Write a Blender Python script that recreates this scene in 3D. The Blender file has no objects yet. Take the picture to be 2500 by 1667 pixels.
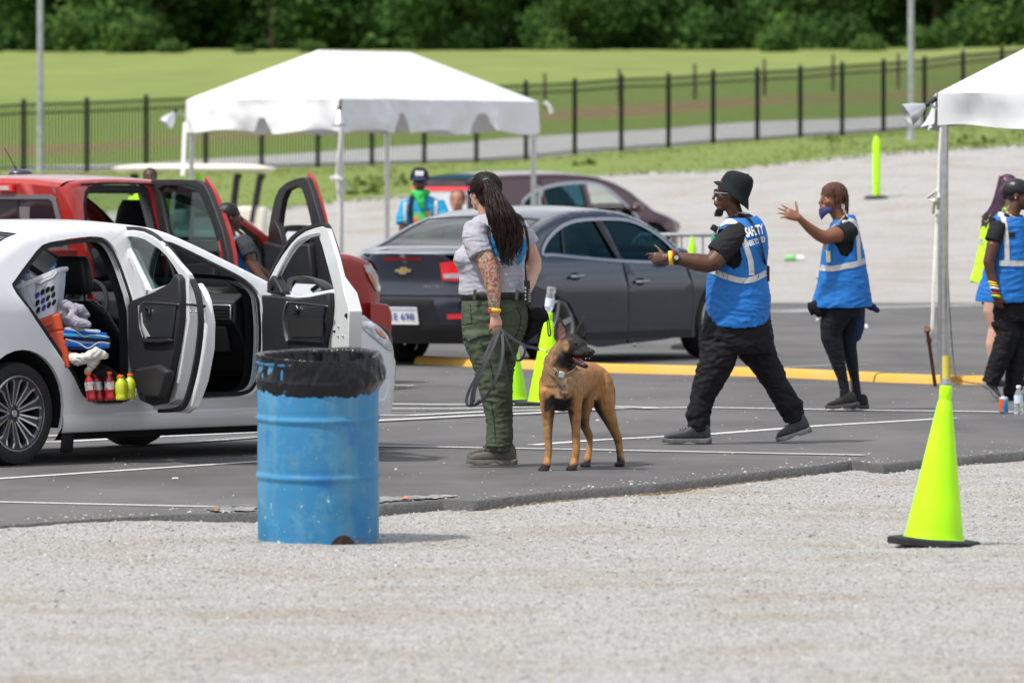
import bpy, bmesh, math, random
import numpy as np
from mathutils import Vector, Matrix, noise
from mathutils.bvhtree import BVHTree
from mathutils.geometry import delaunay_2d_cdt
R = math.radians
random.seed(7)
scn = bpy.context.scene
COL = scn.collection
F = 17500.0; H = 1.73; CX = 1250.0; HY = 417.0      # focal length and horizon of the photograph
def at(px, py, Y): return Vector(((px - CX) * Y / F, Y, H - (py - HY) * Y / F))
def gy(py, z=0.0): return F * (H - z) / (py - HY)     # distance of a ground row
def gnd(px, py, z=0.0): return at(px, py, gy(py, z))
def V(*a): return Vector(a)
def lerp(a, b, t): return a + (b - a) * t
def interp(x, pts):
    if x <= pts[0][0]: return pts[0][1]
    for (a, b), (c, d) in zip(pts, pts[1:]):
        if x <= c: return b + (d - b) * (x - a) / (c - a)
    return pts[-1][1]
def sinterp(x, pts):   # smooth (catmull-rom like, monotone limited)
    n = len(pts)
    if x <= pts[0][0]: return pts[0][1]
    if x >= pts[-1][0]: return pts[-1][1]
    for i in range(n - 1):
        if x <= pts[i + 1][0]:
            x0, y0 = pts[i]; x1, y1 = pts[i + 1]; h = x1 - x0; d = (y1 - y0) / h
            dm = (y0 - pts[i - 1][1]) / (x0 - pts[i - 1][0]) if i > 0 else d
            dp = (pts[i + 2][1] - y1) / (pts[i + 2][0] - x1) if i < n - 2 else d
            m0 = 0 if dm * d <= 0 else 2 * dm * d / (dm + d)
            m1 = 0 if dp * d <= 0 else 2 * dp * d / (dp + d)
            t = (x - x0) / h
            return (2*t**3-3*t*t+1)*y0 + (t**3-2*t*t+t)*h*m0 + (-2*t**3+3*t*t)*y1 + (t**3-t*t)*h*m1
# ------------------------------------------------------------------ objects
def prop(o, label=None, cat=None, group=None, kind=None):
    if label: o['label'] = label
    if cat: o['category'] = cat
    if group: o['group'] = group
    if kind: o['kind'] = kind
    return o
def empty(name, loc=(0, 0, 0), label=None, cat=None, group=None, rz=0.0):
    o = bpy.data.objects.new(name, None); COL.objects.link(o)
    o.location = loc; o.rotation_euler = (0, 0, rz); o.empty_display_size = .1
    return prop(o, label, cat, group)
def pin(o, parent):
    """parent a world-space mesh keeping where it is"""
    if parent is not None:
        o.parent = parent
        m = Matrix.Identity(4); q = parent
        chain = []
        while q is not None: chain.append(q); q = q.parent
        for c in reversed(chain):
            m = m @ c.matrix_parent_inverse @ Matrix.LocRotScale(c.location, c.rotation_euler, c.scale)
        o.matrix_parent_inverse = m.inverted()
    return o
class MB:
    def __init__(s): s.v = []; s.f = []; s.m = []
    def add(s, vs, fs, mi=0):
        b = len(s.v); s.v += [tuple(v) for v in vs]
        s.f += [tuple(b + i for i in f) for f in fs]; s.m += [mi] * len(fs); return s
    def box(s, c, d, rot=None, mi=0):
        c = Vector(c); x, y, z = (k / 2 for k in d)
        vs = [Vector((a*x, b*y, g*z)) for g in (-1, 1) for b in (-1, 1) for a in (-1, 1)]
        if rot is not None: vs = [rot @ v for v in vs]
        return s.add([c + v for v in vs], [(0,2,3,1),(4,5,7,6),(0,1,5,4),(2,6,7,3),(0,4,6,2),(1,3,7,5)], mi)
    def rings(s, rs, closed=True, cap0=True, cap1=True, mi=0, cap_mi=None):
        n = len(rs[0]); vs = [p for r in rs for p in r]; fs = []
        for i in range(len(rs) - 1):
            for j in range(n if closed else n - 1):
                k = (j + 1) % n
                fs.append((i*n+j, i*n+k, (i+1)*n+k, (i+1)*n+j))
        s.add(vs, fs, mi)
        b = len(s.v) - len(vs)
        cm = mi if cap_mi is None else cap_mi
        if cap0 and closed: s.f.append(tuple(b + j for j in reversed(range(n)))); s.m.append(cm)
        if cap1 and closed: s.f.append(tuple(b + (len(rs)-1)*n + j for j in range(n))); s.m.append(cm)
        return s
    def tube(s, pts, rad, n=8, mi=0, ref=None, caps=True, round_ends=False):
        """rad: scalar, list of scalars or list of (a,b); a along ref-perpendicular"""
        pts = [Vector(p) for p in pts]
        if not isinstance(rad, (list, tuple)): rad = [rad] * len(pts)
        rad = [(r, r) if not isinstance(r, (list, tuple)) else tuple(r) for r in rad]
        if ref is None: ref = Vector((0, 1, 0))
        ref = Vector(ref)
        if round_ends:
            p0, p1, r0, r1 = pts[0], pts[-1], rad[0], rad[-1]
            t0 = (pts[0] - pts[1]).normalized(); t1 = (pts[-1] - pts[-2]).normalized()
            pre = []; post = []
            for k in (80, 55, 28):
                a = R(k); pre.append((p0 + t0 * math.sin(a) * (r0[0]+r0[1])/2, (r0[0]*math.cos(a), r0[1]*math.cos(a))))
                post.insert(0, (p1 + t1 * math.sin(a) * (r1[0]+r1[1])/2, (r1[0]*math.cos(a), r1[1]*math.cos(a))))
            pts = [p for p, _ in pre] + pts + [p for p, _ in post]
            rad = [r for _, r in pre] + rad + [r for _, r in post]
        rs = []; last = None
        for i, p in enumerate(pts):
            a = pts[max(0, i-1)]; b = pts[min(len(pts)-1, i+1)]
            t = (b - a); t = t.normalized() if t.length > 1e-9 else Vector((0,0,1))
            u = t.cross(ref)
            if u.length < 1e-3: u = last.copy() if last else t.cross(Vector((1, 0, .01)))
            u.normalize()
            if last is not None and u.dot(last) < 0: u = -u
            last = u
            w = t.cross(u).normalized()
            rs.append([p + u*math.cos(2*math.pi*j/n)*rad[i][0] + w*math.sin(2*math.pi*j/n)*rad[i][1] for j in range(n)])
        return s.rings(rs, cap0=caps, cap1=caps, mi=mi)
    def ball(s, c, r, n=12, m=8, rot=None, mi=0):
        c = Vector(c); r = (r, r, r) if not isinstance(r, (list, tuple)) else r
        rs = []
        for i in range(1, m):
            a = math.pi * i / m - math.pi/2
            ring = [Vector((math.cos(a)*math.cos(2*math.pi*j/n)*r[0], math.cos(a)*math.sin(2*math.pi*j/n)*r[1], math.sin(a)*r[2])) for j in range(n)]
            rs.append(ring)
        lo = Vector((0, 0, -r[2])); hi = Vector((0, 0, r[2]))
        vs = [p for q in rs for p in q] + [lo, hi]
        if rot is not None: vs = [rot @ v for v in vs]
        vs = [c + v for v in vs]; fs = []; k = len(vs)
        for i in range(m-2):
            for j in range(n): fs.append((i*n+j, i*n+(j+1) % n, (i+1)*n+(j+1) % n, (i+1)*n+j))
        for j in range(n):
            fs.append((k-2, (j+1) % n, j)); fs.append((k-1, (m-2)*n+j, (m-2)*n+(j+1) % n))
        return s.add(vs, fs, mi)
    def lathe(s, prof, c, n=24, axis=(0, 0, 1), mi=0, cap0=False, cap1=False, wob=None):
        c = Vector(c); q = Vector(axis).normalized().to_track_quat('Z', 'Y').to_matrix()
        rs = []
        for r, z in prof:
            ring = []
            for j in range(n):
                a = 2*math.pi*j/n; rr = r + (wob(a, z) if wob else 0)
                ring.append(c + q @ Vector((rr*math.cos(a), rr*math.sin(a), z)))
            rs.append(ring)
        return s.rings(rs, cap0=cap0, cap1=cap1, mi=mi)
    def grid(s, fn, nu, nv, mi=0):
        vs = [fn(i/nu, j/nv) for i in range(nu+1) for j in range(nv+1)]
        fs = [(i*(nv+1)+j, (i+1)*(nv+1)+j, (i+1)*(nv+1)+j+1, i*(nv+1)+j+1) for i in range(nu) for j in range(nv)]
        return s.add(vs, fs, mi)
    def slab(s, poly, fr, to, mi=0):
        """closed prism between fr(u,v) and to(u,v) over a 2-D polygon (CDT filled)"""
        V2, T = fill(poly)
        n = len(V2); a = [fr(*p) for p in V2]; b = [to(*p) for p in V2]
        fs = [tuple(t) for t in T] + [tuple(n+i for i in reversed(t)) for t in T]
        idx = edge_loop(T)
        fs += [(j, i, n+i, n+j) for i, j in idx]
        return s.add(a + b, fs, mi)
    def build(s, name, mats, parent=None, smooth=True, sharp=40, bevel=0, sub=0, solid=0, recalc=False):
        me = bpy.data.meshes.new(name)
        me.from_pydata([tuple(v) for v in s.v], [], s.f)
        if not isinstance(mats, (list, tuple)): mats = [mats]
        for m in mats: me.materials.append(m)
        if len(mats) > 1: me.polygons.foreach_set('material_index', s.m)
        if recalc or True:
            bm = bmesh.new(); bm.from_mesh(me)
            bmesh.ops.recalc_face_normals(bm, faces=bm.faces); bm.to_mesh(me); bm.free()
        if smooth:
            me.polygons.foreach_set('use_smooth', [True]*len(me.polygons))
            if sharp: me.set_sharp_from_angle(angle=R(sharp))
        me.update()
        o = bpy.data.objects.new(name, me); COL.objects.link(o)
        if solid:
            md = o.modifiers.new('s', 'SOLIDIFY'); md.thickness = solid; md.offset = 0
        if bevel:
            md = o.modifiers.new('b', 'BEVEL'); md.width = bevel; md.segments = 2; md.limit_method = 'ANGLE'; md.angle_limit = R(35)
        if sub:
            md = o.modifiers.new('u', 'SUBSURF'); md.levels = sub; md.render_levels = sub
        return pin(o, parent)
def edge_loop(T):
    e = {}
    for t in T:
        for i in range(len(t)):
            a, b = t[i], t[(i+1) % len(t)]
            if (b, a) in e: del e[(b, a)]
            else: e[(a, b)] = 1
    return list(e)
def inside(x, y, poly):
    c = False; n = len(poly); j = n - 1
    for i in range(n):
        xi, yi = poly[i]; xj, yj = poly[j]
        if (yi > y) != (yj > y) and x < (xj-xi)*(y-yi)/(yj-yi)+xi: c = not c
        j = i
    return c
def resamp(poly, step, closed=True):
    out = []; n = len(poly)
    for i in range(n if closed else n-1):
        a = poly[i]; b = poly[(i+1) % n]
        d = math.hypot(b[0]-a[0], b[1]-a[1]); k = max(1, int(round(d/step)))
        for j in range(k): out.append((a[0]+(b[0]-a[0])*j/k, a[1]+(b[1]-a[1])*j/k))
    if not closed: out.append(tuple(poly[-1]))
    return out
def curve(poly, n=6, closed=False):
    """Catmull-Rom through 2-D or 3-D points"""
    P = [Vector(p) for p in poly]; out = []; m = len(P)
    for i in range(m if closed else m-1):
        if closed: p0, p1, p2, p3 = P[i-1], P[i], P[(i+1) % m], P[(i+2) % m]
        else: p0, p1, p2, p3 = P[max(0, i-1)], P[i], P[i+1], P[min(m-1, i+2)]
        for j in range(n):
            t = j/n
            out.append(.5*((2*p1)+(-p0+p2)*t+(2*p0-5*p1+4*p2-p3)*t*t+(-p0+3*p1-3*p2+p3)*t**3))
    if not closed: out.append(P[-1])
    return out
def rnd(poly, n=4):     # smooth closed 2-D polygon
    return [tuple(p) for p in curve([tuple(p) for p in poly], n, True)]
def fill(poly, holes=(), step=None, grid=None, extra=()):
    loops = [list(poly)] + [list(h) for h in holes]
    if step: loops = [resamp(l, step) for l in loops]
    vs = []; es = []
    for l in loops:
        b = len(vs); vs += [Vector((p[0], p[1])) for p in l]
        es += [(b+i, b+(i+1) % len(l)) for i in range(len(l))]
    def ok(x, y): return inside(x, y, loops[0]) and not any(inside(x, y, h) for h in loops[1:])
    if grid:
        xs = [p[0] for p in loops[0]]; ys = [p[1] for p in loops[0]]
        x = min(xs) + grid*.5
        while x < max(xs):
            y = min(ys) + grid*.5
            while y < max(ys):
                if ok(x, y): vs.append(Vector((x, y)))
                y += grid
            x += grid
    vs += [Vector(p) for p in extra if ok(*p)]
    r = delaunay_2d_cdt(vs, es, [], 0, 1e-6)
    V2 = [tuple(p) for p in r[0]]; T = []
    for t in r[2]:
        cx = sum(V2[i][0] for i in t)/len(t); cy = sum(V2[i][1] for i in t)/len(t)
        if ok(cx, cy): T.append(tuple(t))
    return V2, T
def bake(o):
    dg = bpy.context.evaluated_depsgraph_get(); dg.update()
    me = bpy.data.meshes.new_from_object(o.evaluated_get(dg), preserve_all_data_layers=False, depsgraph=dg)
    o.modifiers.clear(); old = o.data; o.data = me; bpy.data.meshes.remove(old); return o
def bvh(o):
    me = o.data
    return BVHTree.FromPolygons([v.co.copy() for v in me.vertices], [tuple(p.vertices) for p in me.polygons])
def ray(px, py, tree, y0=1.0):
    o = Vector((0, 0, H)); d = (at(px, py, 100.0) - o).normalized()
    h = tree.ray_cast(o + d*y0, d)
    return h
def decal(name, polys, tree, off, mats, parent, grid=4, thick=0):
    """a thin sewn-on or applied patch lying on a real surface, outline given as seen in the photo"""
    mb = MB(); allv = []
    for mi, poly in enumerate(polys if isinstance(polys[0][0], (list, tuple)) else [polys]):
        V2, T = fill(poly, step=grid, grid=grid); P = []
        for p in V2:
            h = ray(p[0], p[1], tree)
            if h[0] is None: P.append(None)
            else:
                n = h[1]; d = (Vector((0, 0, H)) - h[0]).normalized()
                if n.dot(d) < 0: n = -n
                P.append(h[0] + (n*.5 + d*.7).normalized()*off)
        mp = {}; vs = []; fs = []
        ys = sorted(q.y for q in P if q is not None)
        for t in T:
            if any(P[i] is None for i in t): continue
            if max(P[i].y for i in t) - min(P[i].y for i in t) > .12: continue
            for i in t:
                if i not in mp: mp[i] = len(vs); vs.append(P[i])
            fs.append(tuple(mp[i] for i in t))
        mb.add(vs, fs, mi if isinstance(mats, (list, tuple)) else 0)
    if not mb.f: print('EMPTY DECAL', name); mb.add([V(0,60,-5), V(.01,60,-5), V(0,60,-5.01)], [(0,1,2)])
    return mb.build(name, mats, parent, sharp=0, solid=thick)
# ------------------------------------------------------------------ text
def text_polys(txt, size=1.0, bold=0.0, shear=0.0):
    cu = bpy.data.curves.new('t', 'FONT'); cu.body = txt; cu.size = size; cu.offset = bold; cu.shear = shear
    cu.align_x = 'CENTER'; cu.align_y = 'CENTER'; cu.resolution_u = 3
    o = bpy.data.objects.new('t', cu); COL.objects.link(o)
    dg = bpy.context.evaluated_depsgraph_get(); dg.update()
    me = bpy.data.meshes.new_from_object(o.evaluated_get(dg))
    vs = [tuple(v.co) for v in me.vertices]; fs = [tuple(p.vertices) for p in me.polygons]
    bpy.data.objects.remove(o); bpy.data.curves.remove(cu); bpy.data.meshes.remove(me)
    return vs, fs
def text_on(name, txt, px, py, w, h, tree, off, mat, parent, rot=0, bold=.02, sheary=0, ratio=None):
    """letters printed on a surface: box centre px,py, size w x h in photo pixels"""
    vs, fs = text_polys(txt, 1, bold)
    x0 = min(v[0] for v in vs); x1 = max(v[0] for v in vs); y0 = min(v[1] for v in vs); y1 = max(v[1] for v in vs)
    bm = bmesh.new(); bv = [bm.verts.new(((v[0]-(x0+x1)/2)/(x1-x0)*w, (v[1]-(y0+y1)/2)/(y1-y0)*h, 0)) for v in vs]
    for f in fs:
        try: bm.faces.new([bv[i] for i in f])
        except Exception: pass
    bmesh.ops.triangulate(bm, faces=bm.faces)
    for _ in range(2):
        es = [e for e in bm.edges if e.calc_length() > 6]
        if es: bmesh.ops.subdivide_edges(bm, edges=es, cuts=1); bmesh.ops.triangulate(bm, faces=bm.faces)
    c, s_ = math.cos(R(rot)), math.sin(R(rot)); mb = MB(); P = []; idx = {v: i for i, v in enumerate(bm.verts)}
    for v in bm.verts:
        x, y = v.co.x, v.co.y + v.co.x*sheary
        q = ray(px + x*c + y*s_, py + x*s_ - y*c, tree) if not callable(tree) else (tree(px + x*c + y*s_, py + x*s_ - y*c), None)
        if q[0] is None: P.append(None); continue
        d = (Vector((0, 0, H)) - q[0]).normalized(); P.append(q[0] + d*off)
    fl = [tuple(idx[v] for v in f.verts) for f in bm.faces]; bm.free()
    mp = {}; vs = []; out = []
    for t in fl:
        if any(P[i] is None for i in t): continue
        for i in t:
            if i not in mp: mp[i] = len(vs); vs.append(P[i])
        out.append(tuple(mp[i] for i in t))
    if not out: print('EMPTY TEXT', name); return None
    return MB().add(vs, out).build(name, mat, parent, smooth=False)
# ------------------------------------------------------------------ materials
def mat(name, col, rough=.6, metal=0, var=.12, vscale=6, bump=0, bscale=60, col2=None, spec=.5, coat=0, sheen=0, trans=0, ior=1.45, attr=None, sss=0, det=6, stretch=None, thr=None):
    m = bpy.data.materials.new(name); m.use_nodes = True; nt = m.node_tree; n = nt.nodes; l = nt.links
    b = n['Principled BSDF']
    def N(t): return n.new('ShaderNode'+t)
    tc = N('TexCoord'); mp = N('Mapping'); l.new(tc.outputs['Object'], mp.inputs[0])
    if stretch: mp.inputs['Scale'].default_value = stretch
    nz = N('TexNoise'); nz.inputs['Scale'].default_value = vscale; nz.inputs['Detail'].default_value = det; l.new(mp.outputs[0], nz.inputs[0])
    c1 = tuple(col) + (1,)
    c2 = tuple(col2) + (1,) if col2 else tuple(max(0, c*(1-var*1.6)) for c in col) + (1,)
    cr = N('ValToRGB'); l.new(nz.outputs[0], cr.inputs[0])
    lo, hi = thr or (.3, .7)
    cr.color_ramp.elements[0].position = lo; cr.color_ramp.elements[1].position = hi
    cr.color_ramp.elements[0].color = c2; cr.color_ramp.elements[1].color = c1
    src = cr.outputs[0]
    if attr:
        a = N('Attribute'); a.attribute_name = attr; mx = N('MixRGB'); mx.blend_type = 'MULTIPLY'; mx.inputs[0].default_value = 1
        l.new(a.outputs[0], mx.inputs[1]); l.new(src, mx.inputs[2]); src = mx.outputs[0]
    l.new(src, b.inputs['Base Color'])
    b.inputs['Roughness'].default_value = rough; b.inputs['Metallic'].default_value = metal
    b.inputs['Specular IOR Level'].default_value = spec; b.inputs['IOR'].default_value = ior
    if coat: b.inputs['Coat Weight'].default_value = coat; b.inputs['Coat Roughness'].default_value = .04
    if sheen: b.inputs['Sheen Weight'].default_value = sheen
    if trans: b.inputs['Transmission Weight'].default_value = trans
    if sss: b.inputs['Subsurface Weight'].default_value = sss; b.inputs['Subsurface Radius'].default_value = (.02, .008, .004); b.inputs['Subsurface Scale'].default_value = .5
    if bump:
        n2 = N('TexNoise'); n2.inputs['Scale'].default_value = bscale; n2.inputs['Detail'].default_value = 4; l.new(mp.outputs[0], n2.inputs[0])
        bp = N('Bump'); bp.inputs['Strength'].default_value = bump; bp.inputs['Distance'].default_value = .01
        l.new(n2.outputs[0], bp.inputs['Height']); l.new(bp.outputs[0], b.inputs['Normal'])
    m['n'] = 1
    return m
def glass_mat(name, col, rough=.02, refl=.055, gcol=(1, 1, 1)):
    """thin tinted pane: see-through with real reflection"""
    m = bpy.data.materials.new(name); m.use_nodes = True; nt = m.node_tree; n = nt.nodes; l = nt.links
    for x in list(n): n.remove(x)
    def N(t): return n.new('ShaderNode'+t)
    out = N('OutputMaterial'); mx = N('MixShader'); tr = N('BsdfTransparent'); gl = N('BsdfGlossy'); ge = N('NewGeometry')
    dp = N('VectorMath'); dp.operation = 'DOT_PRODUCT'; l.new(ge.outputs['Incoming'], dp.inputs[0]); l.new(ge.outputs['Normal'], dp.inputs[1])
    def mth(op, a, b=None):
        q = N('Math'); q.operation = op
        for i, v in enumerate((a, b)):
            if v is None: continue
            if isinstance(v, (int, float)): q.inputs[i].default_value = v
            else: l.new(v, q.inputs[i])
        return q.outputs[0]
    k = mth('POWER', mth('SUBTRACT', 1.0, mth('ABSOLUTE', dp.outputs['Value'])), 5.0)
    f = mth('ADD', mth('MULTIPLY', k, .9), refl); gl.inputs[0].default_value = tuple(gcol) + (1,)
    tr.inputs[0].default_value = tuple(col) + (1,); gl.inputs['Roughness'].default_value = rough
    l.new(f, mx.inputs[0]); l.new(tr.outputs[0], mx.inputs[1]); l.new(gl.outputs[0], mx.inputs[2]); l.new(mx.outputs[0], out.inputs[0])
    return m
M = {}
M['chrome'] = mat('chrome', (.75, .75, .77), .12, 1, var=.05)
M['alu'] = mat('brushed_aluminium', (.62, .63, .64), .32, 1, var=.15, vscale=20)
M['galv'] = mat('galvanised_steel', (.50, .52, .54), .45, .7, var=.2, vscale=8)
M['black_plastic'] = mat('black_plastic', (.018, .018, .020), .5, var=.2)
M['black_rubber'] = mat('black_rubber', (.022, .022, .024), .8, var=.3, vscale=30, bump=.2, bscale=200)
M['tyre'] = mat('tyre_rubber', (.025, .025, .027), .75, var=.3, vscale=40, bump=.3, bscale=150)
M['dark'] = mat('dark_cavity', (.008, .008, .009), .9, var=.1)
M['black_leather'] = mat('black_leather', (.020, .021, .026), .42, var=.15, bump=.15, bscale=250)
M['charcoal_trim'] = mat('charcoal_trim', (.020, .020, .024), .55, var=.15, bump=.15, bscale=300)
M['white_paint'] = mat('white_car_paint', (.80, .81, .83), .3, var=.03, vscale=2, coat=.8)
M['jamb_white'] = mat('white_door_jamb_paint', (.66, .68, .68), .35, var=.06, vscale=5, coat=.4)
M['red_paint'] = mat('red_car_paint', (.42, .026, .020), .28, .2, var=.08, vscale=3, coat=.9)
M['grey_paint'] = mat('dark_blue_grey_car_paint', (.033, .042, .066), .28, .5, var=.08, vscale=3, coat=.9)
M['maroon_paint'] = mat('dark_maroon_car_paint', (.055, .014, .024), .28, .4, var=.08, vscale=3, coat=.9)
M['tint'] = glass_mat('tinted_glass', (.30, .44, .44))
M['tint_dark'] = glass_mat('dark_tinted_glass', (.06, .19, .25), refl=.11, gcol=(.10, .22, .28))
M['tint_rear'] = glass_mat('dark_rear_glass', (.16, .26, .26), refl=.07)
M['clear'] = glass_mat('clear_glass', (.80, .88, .86))
M['mirror'] = mat('mirror_glass', (.85, .87, .88), .03, 1, var=0.01)
M['red_lens'] = mat('red_lamp_lens', (.90, .025, .035), .14, var=.1, coat=1, spec=.8)
M['white_lens'] = mat('clear_lamp_lens', (.62, .64, .66), .15, .2, var=.2, vscale=30, coat=1)
M['orange_lens'] = mat('orange_lamp_lens', (.75, .25, .08), .15, var=.1, coat=1)
M['neon'] = mat('fluorescent_lime_plastic', (.50, 1.0, .005), .42, var=.05, vscale=5, col2=(.42, .92, .003), spec=.4)
M['black_cloth'] = mat('black_cloth', (.014, .014, .016), .9, var=.2, vscale=5, bump=.3, bscale=400, spec=.2)
M['tent_white'] = mat('white_vinyl', (.72, .73, .745), .45, var=.02, vscale=2, bump=.06, bscale=8)
M['white_matte'] = mat('white_matte', (.85, .85, .86), .6, var=.05)
M['silver_tape'] = mat('silver_reflective_tape', (.55, .55, .56), .45, .1, var=.12, vscale=20)
M['lime_matte'] = mat('lime_cloth', (.55, .95, .03), .7, var=.1)
# ================================================================== terrain
GR_NEAR = [(-400, 1300), (0, 1286), (250, 1268), (430, 1258), (520, 1256), (700, 1250), (930, 1236), (1080, 1222), (1160, 1224), (1300, 1208), (1440, 1196), (1600, 1184), (1760, 1166), (1900, 1148), (2000, 1138), (2080, 1126), (2150, 1136), (2250, 1124), (2350, 1118), (2420, 1110), (2500, 1104), (2900, 1070)]
Ya = 93.7; Yg = 125.0
gr_edge = [(-300, 525), (0, 522), (300, 515), (635, 508), (826, 489), (975, 478), (1200, 446), (1436, 430), (1570, 420), (1700, 418), (1877, 401), (2153, 375), (2500, 352), (2800, 335)]
posts_px = [(-96, 256, 422), (58, 247, 418), (212, 243, 420), (357, 236.5, 416), (502, 231, 414), (639, 226, 412), (776, 221, 409), (908, 216, 405), (1036, 210, 402), (1163, 205, 398), (1284, 201, 390), (1403, 195.6, 377), (1517, 186, 369), (1632, 183, 361), (1741, 175, 351), (1849, 169, 346), (1954, 164, 337), (2056, 155, 331), (2157, 148, 323), (2257, 141, 317), (2351, 128, 308), (2446, 120, 300), (2541, 112, 292), (2636, 104, 285)]
def fenceY(px): return lerp(150, 180, (px+100)/2700)
fb = [(p[0], p[2]) for p in posts_px]
path_top = [(-300, 418), (0, 409), (300, 399), (640, 380), (850, 367), (1036, 355), (1250, 338), (1517, 321), (1741, 306), (1954, 293), (2157, 284), (2290, 278), (2500, 266), (2800, 255)]
crest = [(-300, 134), (1250, 130), (2100, 128), (2500, 118), (2800, 114)]
def terr_pt(px, k):
    """k rows: returns Vector"""
    g = sinterp(px, gr_edge); b = sinterp(px, fb); t = sinterp(px, path_top); c = sinterp(px, crest); yf = fenceY(px)
    rows = [(739, Ya), (g, Yg), (b+2, yf-2), (b-3, yf+1.5), (t, yf+11), (t-30, yf+18), (t-62, yf+30), (lerp(t-62, c, .5), 225), (lerp(t-62, c, .85), 265), (c, 300), (c-8, 340), (c-10, 420)]
    return at(px, *rows[k])
ROWS = 12
def seg(a, b, k, t):
    p = a.lerp(b, t)
    if k == 0: p.z = a.z + (b.z-a.z)*t*t
    return p
def smoothstep(t): t = max(0, min(1, t)); return t*t*(3-2*t)
def terrain_mesh():
    cols = list(range(-4000, -900, 300)) + list(range(-900, 3401, 50)) + list(range(3700, 6500, 300)); vs = []; fs = []; tint = []
    sub = 6
    for px in cols:
        P = [terr_pt(max(-300, min(2800, px)), k) for k in range(ROWS)]
        if px < -300 or px > 2800:
            P = [at(px, HY + (H - p.z)*F/p.y, p.y) for p in P]
        col = []
        for k in range(ROWS-1):
            for j in range(sub if k < ROWS-2 else 2):
                t = j/(sub if k < ROWS-2 else 2); p = seg(P[k], P[k+1], k, t); kk = k+t
                z = p.z + (noise.noise(Vector((p.x*.25, p.y*.15, 3)))*.12 if k > 4 else (noise.noise(Vector((p.x*.4, p.y*.2, 1)))*.04 if k > 0 else 0))
                col.append((V(p.x, p.y, z), kk))
        col.append((P[-1], ROWS-1)); vs += [c[0] for c in col]; tint += [c[1] for c in col]; n = len(col)
    for i in range(len(cols)-1):
        for j in range(n-1): fs.append((i*n+j, (i+1)*n+j, (i+1)*n+j+1, i*n+j+1))
    return vs, fs, tint
vs, fs, tint = terrain_mesh()
# gravel yard behind the asphalt, and the grassy rise behind it: faces split by row
def split(lo, hi, name, m):
    keep = [f for f in fs if lo <= sum(tint[i] for i in f)/4 < hi]
    ids = sorted({i for f in keep for i in f}); mp = {i: j for j, i in enumerate(ids)}
    o = MB().add([vs[i] for i in ids], [tuple(mp[i] for i in f) for f in keep]).build(name, m, sharp=0)
    return prop(o, kind='structure'), ids
def gravel_mat(name, base, dark, light, sc=1.0, dirt=True):
    m = bpy.data.materials.new(name); m.use_nodes = True; nt = m.node_tree; n = nt.nodes; l = nt.links; b = n['Principled BSDF']
    def N(t): return n.new('ShaderNode'+t)
    tc = N('TexCoord')
    vo = N('TexVoronoi'); vo.inputs['Scale'].default_value = 62*sc; vo.inputs['Randomness'].default_value = 1; l.new(tc.outputs['Object'], vo.inputs[0])
    bw = N('RGBToBW'); l.new(vo.outputs['Color'], bw.inputs[0])
    cr = N('ValToRGB'); l.new(bw.outputs[0], cr.inputs[0]); e = cr.color_ramp.elements
    e[0].position = .18; e[0].color = dark + (1,); e[1].position = .85; e[1].color = light + (1,)
    k = e.new(.42); k.color = base + (1,)
    # broad patches
    nz = N('TexNoise'); nz.inputs['Scale'].default_value = 1.1; nz.inputs['Detail'].default_value = 8; nz.inputs['Roughness'].default_value = .65
    mp = N('Mapping'); mp.inputs['Scale'].default_value = (.7, 1.0, 1); l.new(tc.outputs['Object'], mp.inputs[0]); l.new(mp.outputs[0], nz.inputs[0])
    c2 = N('ValToRGB'); l.new(nz.outputs[0], c2.inputs[0]); e = c2.color_ramp.elements
    e[0].position = .46; e[0].color = (1, 1, 1, 1); e[1].position = .66; e[1].color = (.86, .79, .71, 1) if dirt else (.9, .88, .85, 1)
    mx = N('MixRGB'); mx.blend_type = 'MULTIPLY'; mx.inputs[0].default_value = 1; l.new(cr.outputs[0], mx.inputs[1]); l.new(c2.outputs[0], mx.inputs[2])
    l.new(mx.outputs[0], b.inputs['Base Color']); b.inputs['Roughness'].default_value = .9; b.inputs['Specular IOR Level'].default_value = .2
    bp = N('Bump'); bp.inputs['Strength'].default_value = .8; bp.inputs['Distance'].default_value = .03
    v2 = N('TexVoronoi'); v2.inputs['Scale'].default_value = 62*sc; l.new(tc.outputs['Object'], v2.inputs[0])
    n3 = N('TexNoise'); n3.inputs['Scale'].default_value = 120; l.new(tc.outputs['Object'], n3.inputs[0])
    ad = N('Math'); ad.operation = 'SUBTRACT'; l.new(n3.outputs[0], ad.inputs[0]); l.new(v2.outputs['Distance'], ad.inputs[1])
    l.new(ad.outputs[0], bp.inputs['Height']); l.new(bp.outputs[0], b.inputs['Normal'])
    return m
M['gravel'] = gravel_mat('crushed_limestone', (.475, .46, .44), (.30, .295, .285), (.60, .59, .57))
M['gravel_far'] = gravel_mat('pale_crushed_limestone', (.47, .455, .44), (.38, .37, .355), (.53, .52, .51), .6)
M['grass_verge'] = mat('verge_grass', (.175, .225, .062), .95, var=.3, vscale=1.2, col2=(.15, .20, .055), spec=.1, bump=.25, bscale=12)
M['field'] = mat('meadow_grass', (.212, .252, .072), .9, vscale=.25, col2=(.16, .205, .058), bump=.8, bscale=6, stretch=(1, .35, 1), spec=.1)
M['path'] = mat('pale_concrete_path', (.42, .42, .41), .85, var=.08, vscale=.8)
split(0, 1, 'gravel_yard', M['gravel_far']); split(1, 3, 'grass_verge', M['grass_verge']); split(3, 4, 'footpath', M['path'])
bank, ids = split(4, 99, 'hill', M['field'])
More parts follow.
